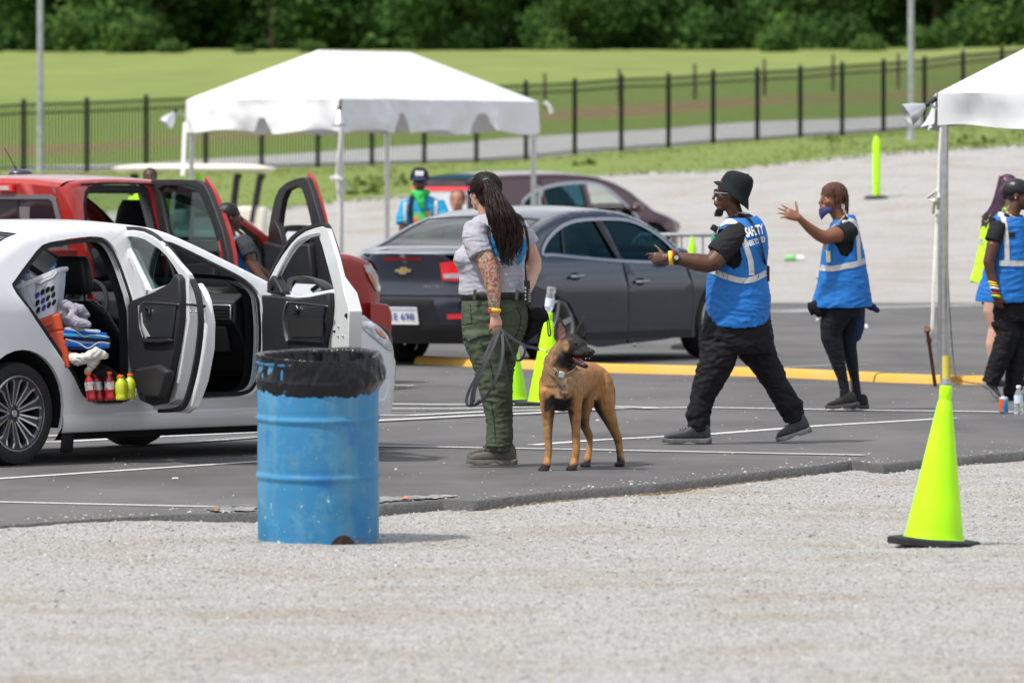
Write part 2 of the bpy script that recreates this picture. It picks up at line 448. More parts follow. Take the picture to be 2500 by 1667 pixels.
# the eroded brown earth band on the bank, as a vertex colour the soil itself has
ca = bank.data.color_attributes.new('soil', 'FLOAT_COLOR', 'POINT')
for j, i in enumerate(ids):
    k = tint[i]; p = vs[i]
    cpx = CX + p.x*F/p.y
    mid = 5.6 if cpx > 300 else 5.3
    w = math.exp(-((k-mid)/.33)**2) * (0.95 + .9*noise.noise(Vector((p.x*.16, p.y*.08, 9))))
    g = smoothstep((k-6.3)/1.2)
    ca.data[j].color = (max(0, min(1, w*1.15)), g, 0, 1)
nt = M['field'].node_tree; n = nt.nodes; l = nt.links; b = n['Principled BSDF']
src = b.inputs['Base Color'].links[0].from_socket
a = n.new('ShaderNodeAttribute'); a.attribute_name = 'soil'; sp = n.new('ShaderNodeSeparateColor'); l.new(a.outputs[0], sp.inputs[0])
m1 = n.new('ShaderNodeMixRGB'); m1.inputs[1].default_value = (.145, .205, .05, 1); l.new(sp.outputs[1], m1.inputs[0]); l.new(src, m1.inputs[2])
m2 = n.new('ShaderNodeMixRGB'); m2.inputs[2].default_value = (.22, .145, .085, 1); l.new(sp.outputs[0], m2.inputs[0]); l.new(m1.outputs[0], m2.inputs[1]); l.new(m2.outputs[0], b.inputs['Base Color'])
# near ground sheet: reaches past the frame to both sides and behind the camera
g = MB(); g.grid(lambda u, v: V(lerp(-250, 250, u), lerp(-400, 95, v), -.07), 40, 40)
o = g.build('gravel_ground', M['gravel_far'], sharp=0); prop(o, kind='structure')
# finely modelled gravel foreground
def near_edge(X):   # Y of asphalt edge at a given X
    lo, hi = 24.0, 50.0
    for _ in range(30):
        Y = (lo+hi)/2; px = CX + X*F/Y; ye = gy(interp(px, GR_NEAR), 0)
        if Y < ye: lo = Y
        else: hi = Y
    return lo
def ghz(x, y):
    e = NE(x)
    h = -.035 + .020*noise.noise(V(x*1.3, y*.9, 0)) + .006*noise.noise(V(x*6, y*6, 2)) + .0035*noise.noise(V(x*22, y*22, 5))
    t = smoothstep((x + 2.2)/1.2)
    if y > e - .5: h = lerp(h, lerp(-.008, -.05, t) + .006*noise.noise(V(x*9, y*9, 2)), smoothstep((y-(e-.5))/.5))
    return h
XS = [-4.5 + .02*i for i in range(450)]; NEX = [near_edge(x) for x in XS]
def NE(x):
    i = (x + 4.5)/.02; i = max(0, min(len(XS)-1.001, i)); k = int(i); return lerp(NEX[k], NEX[k+1], i-k)
def near_grid(x0, x1, y0, y1, nx, ny):
    g = MB(); g.grid(lambda u, v: V(lerp(x0, x1, u), lerp(y0, y1, v), ghz(lerp(x0, x1, u), lerp(y0, y1, v))), nx, ny); return g
o = near_grid(-9, 9, 16, 46, 450, 480).build('gravel_foreground', M['gravel'], sharp=0); prop(o, kind='structure')
# loose stones, uncountable: one object
def stones(n, fx, fy, smin, smax, seed, zoff=0):
    rng = random.Random(seed); g = MB()
    base = [(1,0,0),(-1,0,0),(0,1,0),(0,-1,0),(0,0,1),(0,0,-1)]
    fcs = [(0,2,4),(2,1,4),(1,3,4),(3,0,4),(2,0,5),(1,2,5),(3,1,5),(0,3,5)]
    for _ in range(n):
        x, y = fx(rng), None
        y = fy(rng, x)
        if y is None: continue
        s = smin*(smax/smin)**(rng.random()**2.2); a = rng.random()*6.28
        vs = []
        for b in base:
            q = Vector(b)*s*(.6+.6*rng.random()); q.z *= .65
            q = Vector((q.x*math.cos(a)-q.y*math.sin(a), q.x*math.sin(a)+q.y*math.cos(a), q.z)) + Vector((rng.uniform(-.3,.3)*s, rng.uniform(-.3,.3)*s, rng.uniform(-.2,.2)*s))
            vs.append(q + Vector((x, y, zoff(x, y)+s*.25)))
        g.add(vs, fcs, rng.choice((0,0,0,0,1,1,1,2,3)))
    return g
SM = [mat('stone_pale', (.55,.54,.52), .9, var=.2, vscale=40), mat('stone_mid', (.42,.41,.40), .9, var=.2, vscale=40), mat('stone_dark', (.27,.27,.27), .9, var=.2, vscale=40), mat('stone_buff', (.46,.39,.31), .9, var=.2, vscale=40)]
def fy(rng, x):
    y = rng.uniform(23.5, 43); 
    if y > NE(x)-.0: return None
    if abs(x)*F/y > 1300: return None
    return y
g = stones(26000, lambda r: r.uniform(-3.2, 3.2), fy, .004, .012, 3, ghz)
o = g.build('gravel_stones', SM, smooth=False); prop(o, 'loose crushed limestone chips strewn over the gravel in the foreground', 'gravel', kind='stuff')
# ------------------------------------------------------------------ asphalt
def asphalt_mat():
    m = bpy.data.materials.new('asphalt'); m.use_nodes = True; nt = m.node_tree; n = nt.nodes; l = nt.links; b = n['Principled BSDF']
    def N(t): return n.new('ShaderNode'+t)
    tc = N('TexCoord')
    def noi(s, d, sc=(1,1,1), r=.6):
        mp = N('Mapping'); mp.inputs['Scale'].default_value = sc; l.new(tc.outputs['Object'], mp.inputs[0])
        z = N('TexNoise'); z.inputs['Scale'].default_value = s; z.inputs['Detail'].default_value = d; z.inputs['Roughness'].default_value = r; l.new(mp.outputs[0], z.inputs[0]); return z.outputs[0]
    def ramp(s, a, ca, b_, cb):
        c = N('ValToRGB'); l.new(s, c.inputs[0]); e = c.color_ramp.elements; e[0].position = a; e[0].color = ca+(1,); e[1].position = b_; e[1].color = cb+(1,); return c.outputs[0]
    def mul(a, b_, f=1):
        x = N('MixRGB'); x.blend_type = 'MULTIPLY'; x.inputs[0].default_value = f; l.new(a, x.inputs[1]); l.new(b_, x.inputs[2]); return x.outputs[0]
    base = ramp(noi(.5, 6, (1, .5, 1)), .3, (.108, .104, .103), .7, (.145, .141, .140))
    streak = ramp(noi(1.2, 8, (.6, .22, 1), .7), .35, (.62, .62, .64), .6, (1.0, 1.0, 1.0))
    grain = ramp(noi(160, 3), .3, (.62, .62, .62), .7, (1.30, 1.29, 1.27))
    stain = ramp(noi(.33, 3, (1, .7, 1)), .54, (1, 1, 1), .68, (.66, .66, .68))
    c = mul(mul(mul(base, streak), grain, .8), stain, .8)
    l.new(c, b.inputs['Base Color']); b.inputs['Roughness'].default_value = .8; b.inputs['Specular IOR Level'].default_value = .35
    bp = N('Bump'); bp.inputs['Strength'].default_value = .35; bp.inputs['Distance'].default_value = .006; l.new(noi(180, 3), bp.inputs['Height']); l.new(bp.outputs[0], b.inputs['Normal'])
    return m
M['asphalt'] = asphalt_mat()
M['asphalt_edge'] = mat('broken_asphalt_edge', (.12, .118, .116), .9, vscale=90, col2=(.04, .04, .04), bump=1, bscale=120)
g = MB()
def asph(u, v):
    if abs(0) < 1:
        X = lerp(-4.4, 4.4, u); y0 = NE(X) + .05 + .02*noise.noise(V(X*7, 0, 4)) + .008*noise.noise(V(X*35, 0, 4))
        return V(X, y0 + (62-y0)*v**1.6, 0)
g.grid(asph, 440, 30)
g.grid(lambda u, v: V(lerp(-60, 60, u), lerp(62, 93.9, v), 0), 4, 2)
for s in (-1, 1): g.grid(lambda u, v: V(s*lerp(4.4, 60, u), lerp(NE(4.4*s)+.05, 62, v), 0), 6, 2)
o = g.build('parking_lot', M['asphalt'], sharp=0); prop(o, kind='structure')
# broken edge: rough skirt with its own relief
g = MB()
def skirt(u, v):
    X = lerp(-4.4, 4.4, u); y0 = NE(X) + .05 + .02*noise.noise(V(X*7, 0, 4)) + .008*noise.noise(V(X*35, 0, 4))
    t = smoothstep((X+2.2)/1.2); wd = lerp(.05, .17, t)
    r = .010*noise.noise(V(X*40, v*6, 7)) + .008*noise.noise(V(X*90, v*14, 1))
    if v == 0: return V(X, y0+.01, .0025)
    return V(X, y0 - wd*(v**.8) + r, .002 - lerp(.012, .062, t)*v**1.7 + r*.8)
g.grid(skirt, 1760, 7)
o = g.build('asphalt_edge', M['asphalt_edge'], smooth=False); prop(o, kind='structure')
# soil showing below the broken edge
M['soil'] = mat('brown_subsoil', (.25, .18, .10), .95, vscale=30, col2=(.10, .075, .05), bump=1, bscale=80)
g = MB()
def soil(u, v):
    px = lerp(1160, 1960, u); Y = gy(interp(px, GR_NEAR)); X = (px-CX)*Y/F; e = NE(X)
    w = math.sin(math.pi*u)**.5
    return V(X, e - .10 - .20*v*w*(.6+.6*noise.noise(V(X*3, 0, 0))), -.036 - .022*v + .012*noise.noise(V(X*30, v*5, 0)))
g.grid(soil, 300, 5); o = g.build('subsoil_strip', M['soil'], smooth=False); prop(o, kind='structure')
# ------------------------------------------------------------------ painted lines
M['line'] = mat('worn_white_road_paint', (.62, .62, .61), .7, vscale=28, col2=(.34, .34, .34), thr=(.25, .5))
M['line_old'] = mat('faded_white_road_paint', (.42, .42, .42), .7, vscale=30, col2=(.13, .13, .13), thr=(.35, .6))
def line(pts, w=.10, m='line', z=.004, name='painted_line'):
    """pts: photo pixels on the ground plane"""
    P = [gnd(*p) for p in pts]; g = MB(); rs = []
    for i, p in enumerate(P):
        a = P[max(0, i-1)]; b = P[min(len(P)-1, i+1)]; d = (b-a).normalized(); nrm = V(-d.y, d.x, 0)
        rs.append([V(p.x, p.y, z)+nrm*w/2, V(p.x, p.y, z)-nrm*w/2])
    n = len(rs); g.add([q for r in rs for q in r], [(2*i, 2*i+1, 2*i+3, 2*i+2) for i in range(n-1)])
    return prop(g.build(name, M[m], smooth=False), kind='structure')
line([(-200, 1182), (0, 1169), (300, 1149), (650, 1126)], .085)
line([(-200, 1218), (0, 1226), (300, 1233), (530, 1238)], .085)
line([(900, 1090), (1400, 1099), (1800, 1107), (2110, 1113)], .085, z=.008)
line([(1300, 1087), (1456, 1075), (1740, 1060), (2000, 1040), (2330, 1021)], .10)
line([(890, 1015), (1000, 1016), (1200, 1006), (1400, 1001), (1700, 996), (2100, 1003), (2520, 1008)], .12, z=.008)
line([(880, 1032), (1000, 1026), (1150, 1018), (1300, 1012), (1500, 1000)], .12, z=.012)
line([(900, 990), (1100, 992), (1250, 990), (1600, 1000)], .12, z=.016)
line([(900, 1003), (1100, 1003), (1260, 1000), (1500, 997)], .10, z=.020)
line([(940, 940), (1010, 942)], .10)
line([(1900, 898), (2030, 892), (2120, 891)], .12, 'line_old')
line([(-50, 1082), (150, 1079), (400, 1066), (620, 1056), (900, 1040)], .12)
line([(100, 1098), (300, 1090), (460, 1082), (640, 1068)], .12, 'line_old', z=.008)
line([(100, 1068), (300, 1062), (620, 1048)], .10, z=.012)
line([(1890, 762), (2100, 752), (2420, 744)], .6, 'line_old')
line([(2440, 940), (2520, 942)], .12)
# wide worn stripe and orange spray marks at the slab's edge
def blotch(poly, m, z, name):
    P = [gnd(*p) for p in poly]; V2, T = fill([(p.x, p.y) for p in P], step=.03)
    rng = random.Random(5)
    return prop(MB().add([V(x+rng.uniform(-.012,.012), y+rng.uniform(-.06,.06), z) for x, y in V2], T).build(name, m, smooth=False), kind='structure')
blotch([(505, 1240), (620, 1236), (625, 1247), (560, 1251), (515, 1250)], M['line_old'], .007, 'painted_stripe')
blotch([(925, 1216), (1060, 1211), (1120, 1212), (1080, 1217), (1000, 1223), (925, 1228)], M['line_old'], .007, 'painted_stripe')
M['orange_spray'] = mat('orange_spray_paint', (.62, .20, .08), .8, vscale=40, col2=(.6, .35, .25), thr=(.35, .5))
blotch([(520, 1246), (531, 1245), (537, 1250), (523, 1251)], M['orange_spray'], .012, 'spray_mark')
blotch([(987, 1218), (998, 1218), (996, 1222), (985, 1222)], M['orange_spray'], .012, 'spray_mark')
# yellow kerb across the lot
M['kerb_yellow'] = mat('yellow_painted_kerb', (.62, .34, .04), .75, vscale=2.5, col2=(.62, .36, .10), bump=.3, bscale=40)
def kerb(pts, hgt=.075, w=.16):
    P = [gnd(*p) for p in pts]; rs = []
    for i, p in enumerate(P):
        a = P[max(0, i-1)]; b = P[min(len(P)-1, i+1)]; d = (b-a).normalized(); nrm = V(-d.y, d.x, 0)
        if nrm.y < 0: nrm = -nrm
        q = V(p.x, p.y, 0)
        rs.append([q+V(0,0,-.02), q+nrm*.02+V(0,0,hgt*.75), q+nrm*.06+V(0,0,hgt), q+nrm*(w-.04)+V(0,0,hgt), q+nrm*w+V(0,0,-.02)])
    return prop(MB().rings(rs).build('kerb', M['kerb_yellow'], sharp=60), kind='structure')
kerb(resamp([(1010, 889), (1460, 909), (1900, 921), (2130, 932)], 40, False))
kerb(resamp([(2134, 932.5), (2300, 938), (2400, 939)], 30, False), hgt=.07, w=.2)
# grit, paper and small debris on the slab
def fy2(rng, x):
    y = rng.uniform(33, 62) if rng.random() < .55 else NE(max(-4.4, min(4.4, x)))+.12+abs(rng.gauss(0, .35))
    return y if y > NE(max(-4.4, min(4.4, x)))+.08 and abs(x)*F/y < 1300 else None
g = stones(1500, lambda r: r.uniform(-4.3, 4.3), fy2, .004, .013, 11, lambda x, y: 0)
o = g.build('grit', SM, smooth=False); prop(o, 'scattered pale grit on the dark asphalt', 'grit', kind='stuff')
def rubble(px, py, s, n, seed):
    rng = random.Random(seed); p = gnd(px, py); g = MB()
    for i in range(n):
        a = p + V(rng.uniform(-1, 1)*s*1.6, rng.uniform(-1, 1)*s*2, 0)
        q = stones(1, lambda r: a.x, lambda r, x: a.y, s*.5, s*.9, seed+i, lambda x, y: 0); g.add(q.v, q.f, 0)
    return g
for i, (px, py, s, n, lab) in enumerate([(966, 1147, .026, 1, 'pale stone chip lying on the asphalt beside the blue barrel'), (172, 1190, .018, 1, 'single pale stone on the asphalt in front of the white car'), (1449, 1027, .02, 1, 'white crumpled scrap on the asphalt behind the dog'), (1300, 1067, .02, 1, 'white stone chip on the asphalt between the boots and the dog')]):
    prop(rubble(px, py, s, n, 50+i).build('stone_chip', SM[0], smooth=False), lab, 'stones', 'loose stones on the asphalt')
p = gnd(427, 1170); g = MB(); g.tube([p+V(-.015, 0, .006), p+V(.018, .01, .006)], .005, 8)
prop(g.build('cigarette_butt', M['white_matte']), 'white cigarette butt on the asphalt between two painted lines', 'cigarette butt')
p = gnd(2004, 787); g = MB(); g.grid(lambda u, v: p+V(lerp(-.05,.05,u), lerp(-.1,.1,v), .02+.03*math.sin(u*5+v*3)), 5, 5)
prop(g.build('paper_scrap', M['white_matte']), 'crumpled white paper scrap on the asphalt behind the masked woman\'s hip', 'paper', 'paper scraps')
p = gnd(2108, 800); g = MB(); g.grid(lambda u, v: p+V(lerp(-.04,.04,u), lerp(-.1,.1,v), .02+.02*math.sin(u*5+v*3)), 5, 5)
prop(g.build('paper_scrap', M['white_matte']), 'small white paper scrap on the asphalt right of the masked woman', 'paper', 'paper scraps')
# ================================================================== background
def ground_at(px, py):
    for k in range(ROWS-3):
        a, b = terr_pt(px, k), terr_pt(px, k+1)
        ya = HY + (H-a.z)*F/a.y; yb = HY + (H-b.z)*F/b.y
        if yb <= py <= ya:
            lo, hi = 0.0, 1.0
            for _ in range(30):
                t = (lo+hi)/2; p = seg(a, b, k, t)
                if HY + (H-p.z)*F/p.y > py: lo = t
                else: hi = t
            return seg(a, b, k, lo)
    return gnd(px, py)
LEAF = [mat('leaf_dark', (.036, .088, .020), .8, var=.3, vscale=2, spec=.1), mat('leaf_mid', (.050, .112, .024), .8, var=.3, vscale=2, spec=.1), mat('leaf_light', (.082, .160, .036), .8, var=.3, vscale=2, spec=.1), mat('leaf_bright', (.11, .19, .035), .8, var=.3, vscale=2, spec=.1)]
M['bark'] = mat('bark', (.10, .075, .05), .9, vscale=8, col2=(.05, .04, .03), bump=.8, bscale=20)
def tree_meshes(seed, rad, hgt, n, mix, ls=.36, low=.1):
    rng = random.Random(seed); g = MB(); lobes = []
    for i in range(9):
        a = rng.random()*6.28; rr = rad*(.25+.55*rng.random()); z = hgt*(low+.75*rng.random())
        lobes.append((V(rr*math.cos(a)*.8, rr*math.sin(a)*.8, z), rad*(.35+.3*rng.random()), rng.choice(mix)))
    for i in range(n):
        c, r, m = lobes[i % 9]
        d = V(rng.gauss(0, 1), rng.gauss(0, 1), rng.gauss(0, 1)).normalized()
        p = c + d*r*(.72+.38*rng.random()) + V(0, 0, -.1*r)
        if p.z < .1: p.z = .1+rng.random()*.5
        s = ls*(.6+.8*rng.random()); nrm = (d*.6 + V(rng.gauss(0,.6), rng.gauss(0,.6), rng.gauss(.4,.6))).normalized()
        u = nrm.orthogonal().normalized(); w = nrm.cross(u)
        q = rng.random()*6.28; u, w = u*math.cos(q)+w*math.sin(q), -u*math.sin(q)+w*math.cos(q)
        g.add([p-u*s, p+w*s*.55-u*.1*s, p+u*s, p-w*s*.55+u*.2*s], [(0, 1, 2, 3)], m if rng.random() < .75 else max(0, min(3, m+rng.choice((-1, 1)))))
    # leafy inner mass
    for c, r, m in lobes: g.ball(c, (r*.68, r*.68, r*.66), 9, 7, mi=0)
    t = MB(); t.tube([V(0,0,-1), V(.05,0,hgt*.25), V(-.1,.1,hgt*.5), V(0,0,hgt*.8)], [.28*rad/3.5, .22*rad/3.5, .15*rad/3.5, .04], 8)
    for k in range(5):
        a = rng.random()*6.28; z0 = hgt*(.2+.1*k)
        t.tube([V(0,0,z0), V(math.cos(a)*rad*.3, math.sin(a)*rad*.3, z0+rad*.25), V(math.cos(a)*rad*.65, math.sin(a)*rad*.65, z0+rad*.45)], [.1, .07, .03], 6)
    return g, t
kinds = [tree_meshes(1, 3.6, 8.5, 7000, (0, 0, 1), .20, .02), tree_meshes(2, 4.2, 9.5, 7500, (0, 1, 1), .21, .02), tree_meshes(3, 3.4, 8, 6500, (1, 1, 2), .19, .02), tree_meshes(4, 3.6, 8, 7000, (1, 2, 2), .18, .02), tree_meshes(5, 1.3, 1.9, 1800, (2, 2, 3), .12, .1), tree_meshes(6, 3.9, 9, 7000, (0, 0, 1), .21, .02)]
proto = {}
def put_tree(kind, px, Y, label, name='broadleaf_tree', sc=1, dz=0, group='trees along the far edge of the meadow', cat='tree'):
    z = at(px, interp(px, crest), 300).z - .35 - (Y-300)*.004 + dz
    loc = V((px-CX)*Y/F, Y, z)
    if kind not in proto:
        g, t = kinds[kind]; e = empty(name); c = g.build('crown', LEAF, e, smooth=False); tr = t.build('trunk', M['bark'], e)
        proto[kind] = e; r = e
    else:
        e = proto[kind]; r = e.copy(); COL.objects.link(r)
        for ch in list(e.children):
            q = ch.copy(); COL.objects.link(q); q.parent = r; q.matrix_parent_inverse = ch.matrix_parent_inverse.copy()
    r.name = name; r.location = loc; r.scale = (sc, sc, sc); r.rotation_euler = (0, 0, random.Random(px*7+kind).random()*6.28)
    for k in ('label', 'category', 'group'):
        if k in r: del r[k]
    return prop(r, label, cat, group)
random.seed(11)
dark = 'dark leafy tree in the wooded strip beyond the meadow'
mid = 'mid green bushy tree in the wooded strip beyond the meadow'
for i, px in enumerate(range(-160, 2700, 165)):
    k = (0, 5, 1, 0, 5, 0, 1, 5, 2, 0, 1, 0, 5, 2, 1, 5, 0, 1)[i % 18]
    put_tree(k, px+random.randint(-30, 30), 345+random.uniform(-6, 6), dark if k in (0, 5, 1) else mid, dz=.2)
for i, px in enumerate(range(-100, 2700, 230)):
    put_tree((5, 0, 5)[i % 3], px+random.randint(-30, 30), 372, dark, sc=1.25, dz=.5)
put_tree(3, 255, 322, 'light green rounded tree left of the grey pole at the upper left of the photo', sc=.95)
put_tree(2, 120, 326, mid, sc=.85); put_tree(2, 1080, 330, mid, sc=.8)
put_tree(3, 2050, 326, 'lighter green tree just left of the grey pole at the right', sc=.75)
put_tree(3, 2420, 322, 'pale green tree above the right-hand white canopy', sc=.9)
put_tree(2, 1420, 328, mid, sc=.7); put_tree(1, 1640, 330, dark, sc=.8)
bl = 'small bright green bush in the row at the foot of the wooded strip'
put_tree(4, 314, 309, 'bright yellow-green bush standing alone at the meadow\'s edge, the brightest of the bushes', 'bush', 1.0, group='bushes at the meadow edge', cat='bush')
for px, sc in ((415, .5), (600, .4), (760, .5), (-20, .5), (1900, .7), (2120, .6), (2260, .7)):
    put_tree(4, px, 308, bl, 'bush', sc, group='bushes at the meadow edge', cat='bush')
# ------------------------------------------------------------------ tufts of grass on the verge and weeds at the fence
rng = random.Random(4); g = MB()
def tuft(g, p, h, n, rng, mi=0, w=.012):
    for _ in range(n):
        a = rng.random()*6.28; l = h*(.5+.7*rng.random()); d = V(math.cos(a), math.sin(a), 0)*l*.5
        b = p + V(rng.gauss(0, h*.35), rng.gauss(0, h*.35), -.02); s = V(-d.y, d.x, 0).normalized()*w
        g.add([b-s, b+s, b+d*.5+V(0,0,l*.7)+s*.6, b+d+V(0,0,l)], [(0,1,2),(0,2,3)], mi)
for i in range(7000):
    px = rng.uniform(-60, 2560); t = rng.random()
    a, b = terr_pt(px, 1), terr_pt(px, 2); p = a.lerp(b, t**1.3 - .05)
    tuft(g, p, rng.uniform(.02, .055)*(1.8 if t > .88 else 1), 5, rng, rng.choice((0, 0, 1, 1, 2)), .008)
for i in range(14):    # leafy weeds on the bank and edge
    px = rng.choice((rng.gauss(1390, 40), rng.gauss(900, 40), rng.uniform(1280, 2500), rng.uniform(600, 1000)))
    a, b = terr_pt(px, 1), terr_pt(px, 2); p = a.lerp(b, rng.random()*.5)
    for k in range(14):
        q = p + V(rng.gauss(0,.22), rng.gauss(0,.2), abs(rng.gauss(0,.08))); s = rng.uniform(.04,.09); n_ = V(rng.gauss(0,1), rng.gauss(-.5,1), rng.gauss(.5,1)).normalized(); u = n_.orthogonal().normalized(); w_ = n_.cross(u)
        g.add([q-u*s, q+w_*s, q+u*s, q-w_*s], [(0,1,2,3)], rng.choice((0,1,1)))
GM = [mat('grass_blade', (.19, .24, .068), .9, var=.3, spec=.1), mat('grass_blade_deep', (.17, .22, .06), .9, var=.3, spec=.1), mat('grass_blade_dry', (.22, .25, .08), .9, var=.3, spec=.1)]
prop(g.build('verge_grass', GM, smooth=False), 'tufts of rough green grass and weeds on the verge in front of the iron fence', 'grass', kind='stuff')
# ragged tongues of grass reaching onto the gravel
# ------------------------------------------------------------------ iron fence
M['fence'] = mat('black_powder_coated_iron', (.012, .018, .017), .5, var=.2)
fe = empty('iron_fence', terr_pt(1250, 2), 'long black iron picket fence running along the grass verge behind the lot', 'fence')
FP = []
for px, t, b in posts_px:
    Y = fenceY(px); FP.append((px, Y, at(px, t, Y).z, at(px, b+4, Y).z - .1))
for px, Y, zt, zb in FP:
    X = (px-CX)*Y/F; w = .085
    g = MB(); g.box((X, Y, (zt+zb)/2), (w, w, zt-zb)); g.box((X, Y, zt+.012), (w+.03, w+.03, .024))
    g.rings([[V(X+a*(w/2+.015)*s, Y+b*(w/2+.015)*s, zt+z) for a, b in ((-1,-1),(1,-1),(1,1),(-1,1))] for s, z in ((1,.024),(.2,.05))])
    g.build('fence_post', M['fence'], fe, smooth=False)
for (p0, y0, t0, b0), (p1, y1, t1, b1) in zip(FP, FP[1:]):
    A = V((p0-CX)*y0/F, y0, 0); B = V((p1-CX)*y1/F, y1, 0); g = MB(); n = 19
    for i in range(1, n):
        t = i/n; q = A.lerp(B, t); zt = lerp(t0, t1, t)-.04; zb = lerp(b0, b1, t)+.10
        g.box((q.x, q.y, (zt+zb)/2), (.024, .024, zt-zb))
    for dz, fromtop in ((.08, True), (.26, True), (.16, False)):
        za, zb = (t0-dz, t1-dz) if fromtop else (b0+dz+.05, b1+dz+.05)
        g.tube([V(A.x, A.y, za), V(B.x, B.y, zb)], .020, 4)
    g.build('fence_panel', M['fence'], fe, smooth=False)
M['wood_post'] = mat('weathered_wood', (.14, .11, .08), .9, var=.3)
for px, yt, yb in ((1330, 180, 275), (1512, 168, 262), (1696, 156, 250), (1866, 145, 236), (2034, 134, 226), (2193, 132, 218)):
    Y = fenceY(px)+32; a = at(px, yt, Y); b = at(px, yb, Y)
    g = MB().tube([V(b.x, Y, b.z-.3), a], .045, 8)
    prop(g.build('wooden_post', M['wood_post']), 'thin weathered post standing in the meadow behind the iron fence', 'post', 'posts in the meadow')
# ------------------------------------------------------------------ light poles
for px, pb, lab in ((98, 428, 'pale grey steel light pole rising behind the red pickup at the left'), (2224, 342, 'pale grey steel light pole at the grass verge beside the right-hand canopy')):
    Y = 150; p = at(px, pb, Y); e = empty('light_pole', p, lab, 'light pole', 'grey light poles')
    MB().tube([p+V(0,0,-.5), p+V(0,0,4), p+V(.02,0,9)], [.068, .065, .055], 14).build('pole', M['galv'], e)
    MB().lathe([(.13,0),(.13,.03),(.09,.05),(.07,.2)], p+V(0,0,-.02), 14).build('base_plate', M['galv'], e)
# ------------------------------------------------------------------ canopies
def canopy(name, C, dl, dr, zb, zt, zr, ridge, label, notches, near_open=None, seed=0):
    """C near corner on ground, dl/dr vectors to left and right corners"""
    e = empty(name, C, label, 'canopy tent', 'white frame canopies')
    cs = [C, C+dr, C+dr+dl, C+dl]; up = lambda z: V(0, 0, z)
    mid_ = C + (dl+dr)*.5; rd = dr.normalized()*ridge; A = mid_-rd+up(zr); B = mid_+rd+up(zr)
    g = MB(); nf = lambda p, a: noise.noise(p*1.3+V(seed, 0, 0))*a
    def face(p0, p1, q1, q0, n=24, m=12):
        def fn(u, v):
            p = p0.lerp(p1, u).lerp(q0.lerp(q1, u), v)
            sag = -.05*math.sin(math.pi*u)*math.sin(math.pi*min(1, v*1.0))
            if v < .05: sag += -.0
            return p + up(sag + nf(p, .012)*(1 if 0 < u < 1 and v < 1 else 0))
        g.grid(fn, n, m)
    T = [c+up(zt) for c in cs]
    face(T[0], T[1], B, A); face(T[2], T[3], A, B)
    face(T[3], T[0], A, A); face(T[1], T[2], B, B)
    # hanging valance, sewn to the roof edge, with slits
    for k in range(4):
        a = cs[k]; b = cs[(k+1) % 4]; L = (b-a).length; nr = (b-a).cross(V(0,0,1)).normalized(); hgt = zt-zb
        out = nr if (a + (b-a)*.5 + nr - mid_).length > (a+(b-a)*.5 - nr - mid_).length else -nr
        pts = [(0, hgt), (0, .0)]
        for nt_, wd, hh in sorted(notches.get(k, [])):
            pts += [((nt_-wd/2)*L, 0.0), (nt_*L-wd*L*.15, hh*hgt), (nt_*L+wd*L*.15, hh*hgt), ((nt_+wd/2)*L, 0.0)]
        pts += [(L, 0), (L, hgt)]
        V2, Tt = fill(pts, step=.07, grid=.07); vs_ = []
        for x, z in V2:
            t = 1-z/hgt
            sw = .055*t*math.sin(x*5+k+1.3*seed) + .09*t*noise.noise(V(x*2.3, z*3, k+seed)) + .03*noise.noise(V(x*6, z*7, k+seed))
            edge = min(1, x/.25, (L-x)/.25)
            vs_.append(a + (b-a)*(x/L) + up(zb+z-.03*t*math.sin(x*4+seed)*edge) + out*(.02*t+.012+sw*edge))
        g.add(vs_, Tt)
    g.build('canopy_cover', M['tent_white'], e, sharp=30)
    for i, c in enumerate(cs):
        q = c + (mid_-c).normalized()*.07
        gz = -.3 if C.y > 70 else 0
        o = MB().tube([q+up(gz), q+up(zt-.03)], .034, 12).build('leg', M['alu'], e)
    g = MB()
    for i in range(4):
        a = cs[i] + (mid_-cs[i]).normalized()*.07; b = cs[(i+1) % 4] + (mid_-cs[(i+1) % 4]).normalized()*.07
        g.tube([a+up(zt-.05), b+up(zt-.05)], .025, 8)
        g.tube([a+up(zt-.05), (A if i in (0, 3) else B)-up(.05)], .02, 8)
    g.build('roof_frame', M['alu'], e)
    return e, cs, up
C1 = at(831, 240, 95); C1.z = 0; a_ = R(57)
t1, cs1, up = canopy('canopy_tent', C1, V(-math.sin(a_), math.cos(a_), 0)*2.5, V(math.cos(a_), math.sin(a_), 0)*4.83, 2.25, 2.685, 3.36, 1.10, 'white frame canopy with scalloped valance between the red pickup and the woman', {3: [(.50, .14, .45)], 0: [(.30, .10, .6), (.70, .10, .6)]}, seed=2)
C2 = at(2290, 300, 58); C2.z = 0; d2 = V(.985, -.17, 0)
t2, cs2, up = canopy('canopy_tent', C2+d2*3.2, -d2*3.2, V(.056, .998, 0)*3.4, 2.095, 2.36, 3.18, .5, 'white frame canopy cut off by the right edge of the photo', {3: [(.62, .12, .5)]}, seed=5)
# yellow paint on the foot of the right canopy's left leg
q = C2 + V(.07, .02, 0)
o = MB().tube([q+V(0,0,0), q+V(0,0,.23)], .036, 12).build('leg_sleeve', mat('yellow_leg_paint', (.70, .62, .10), .6), t2)
MB().lathe([(.085,0),(.085,.01),(.045,.014),(.04,.05)], q, 16).build('foot_plate', M['galv'], t2)
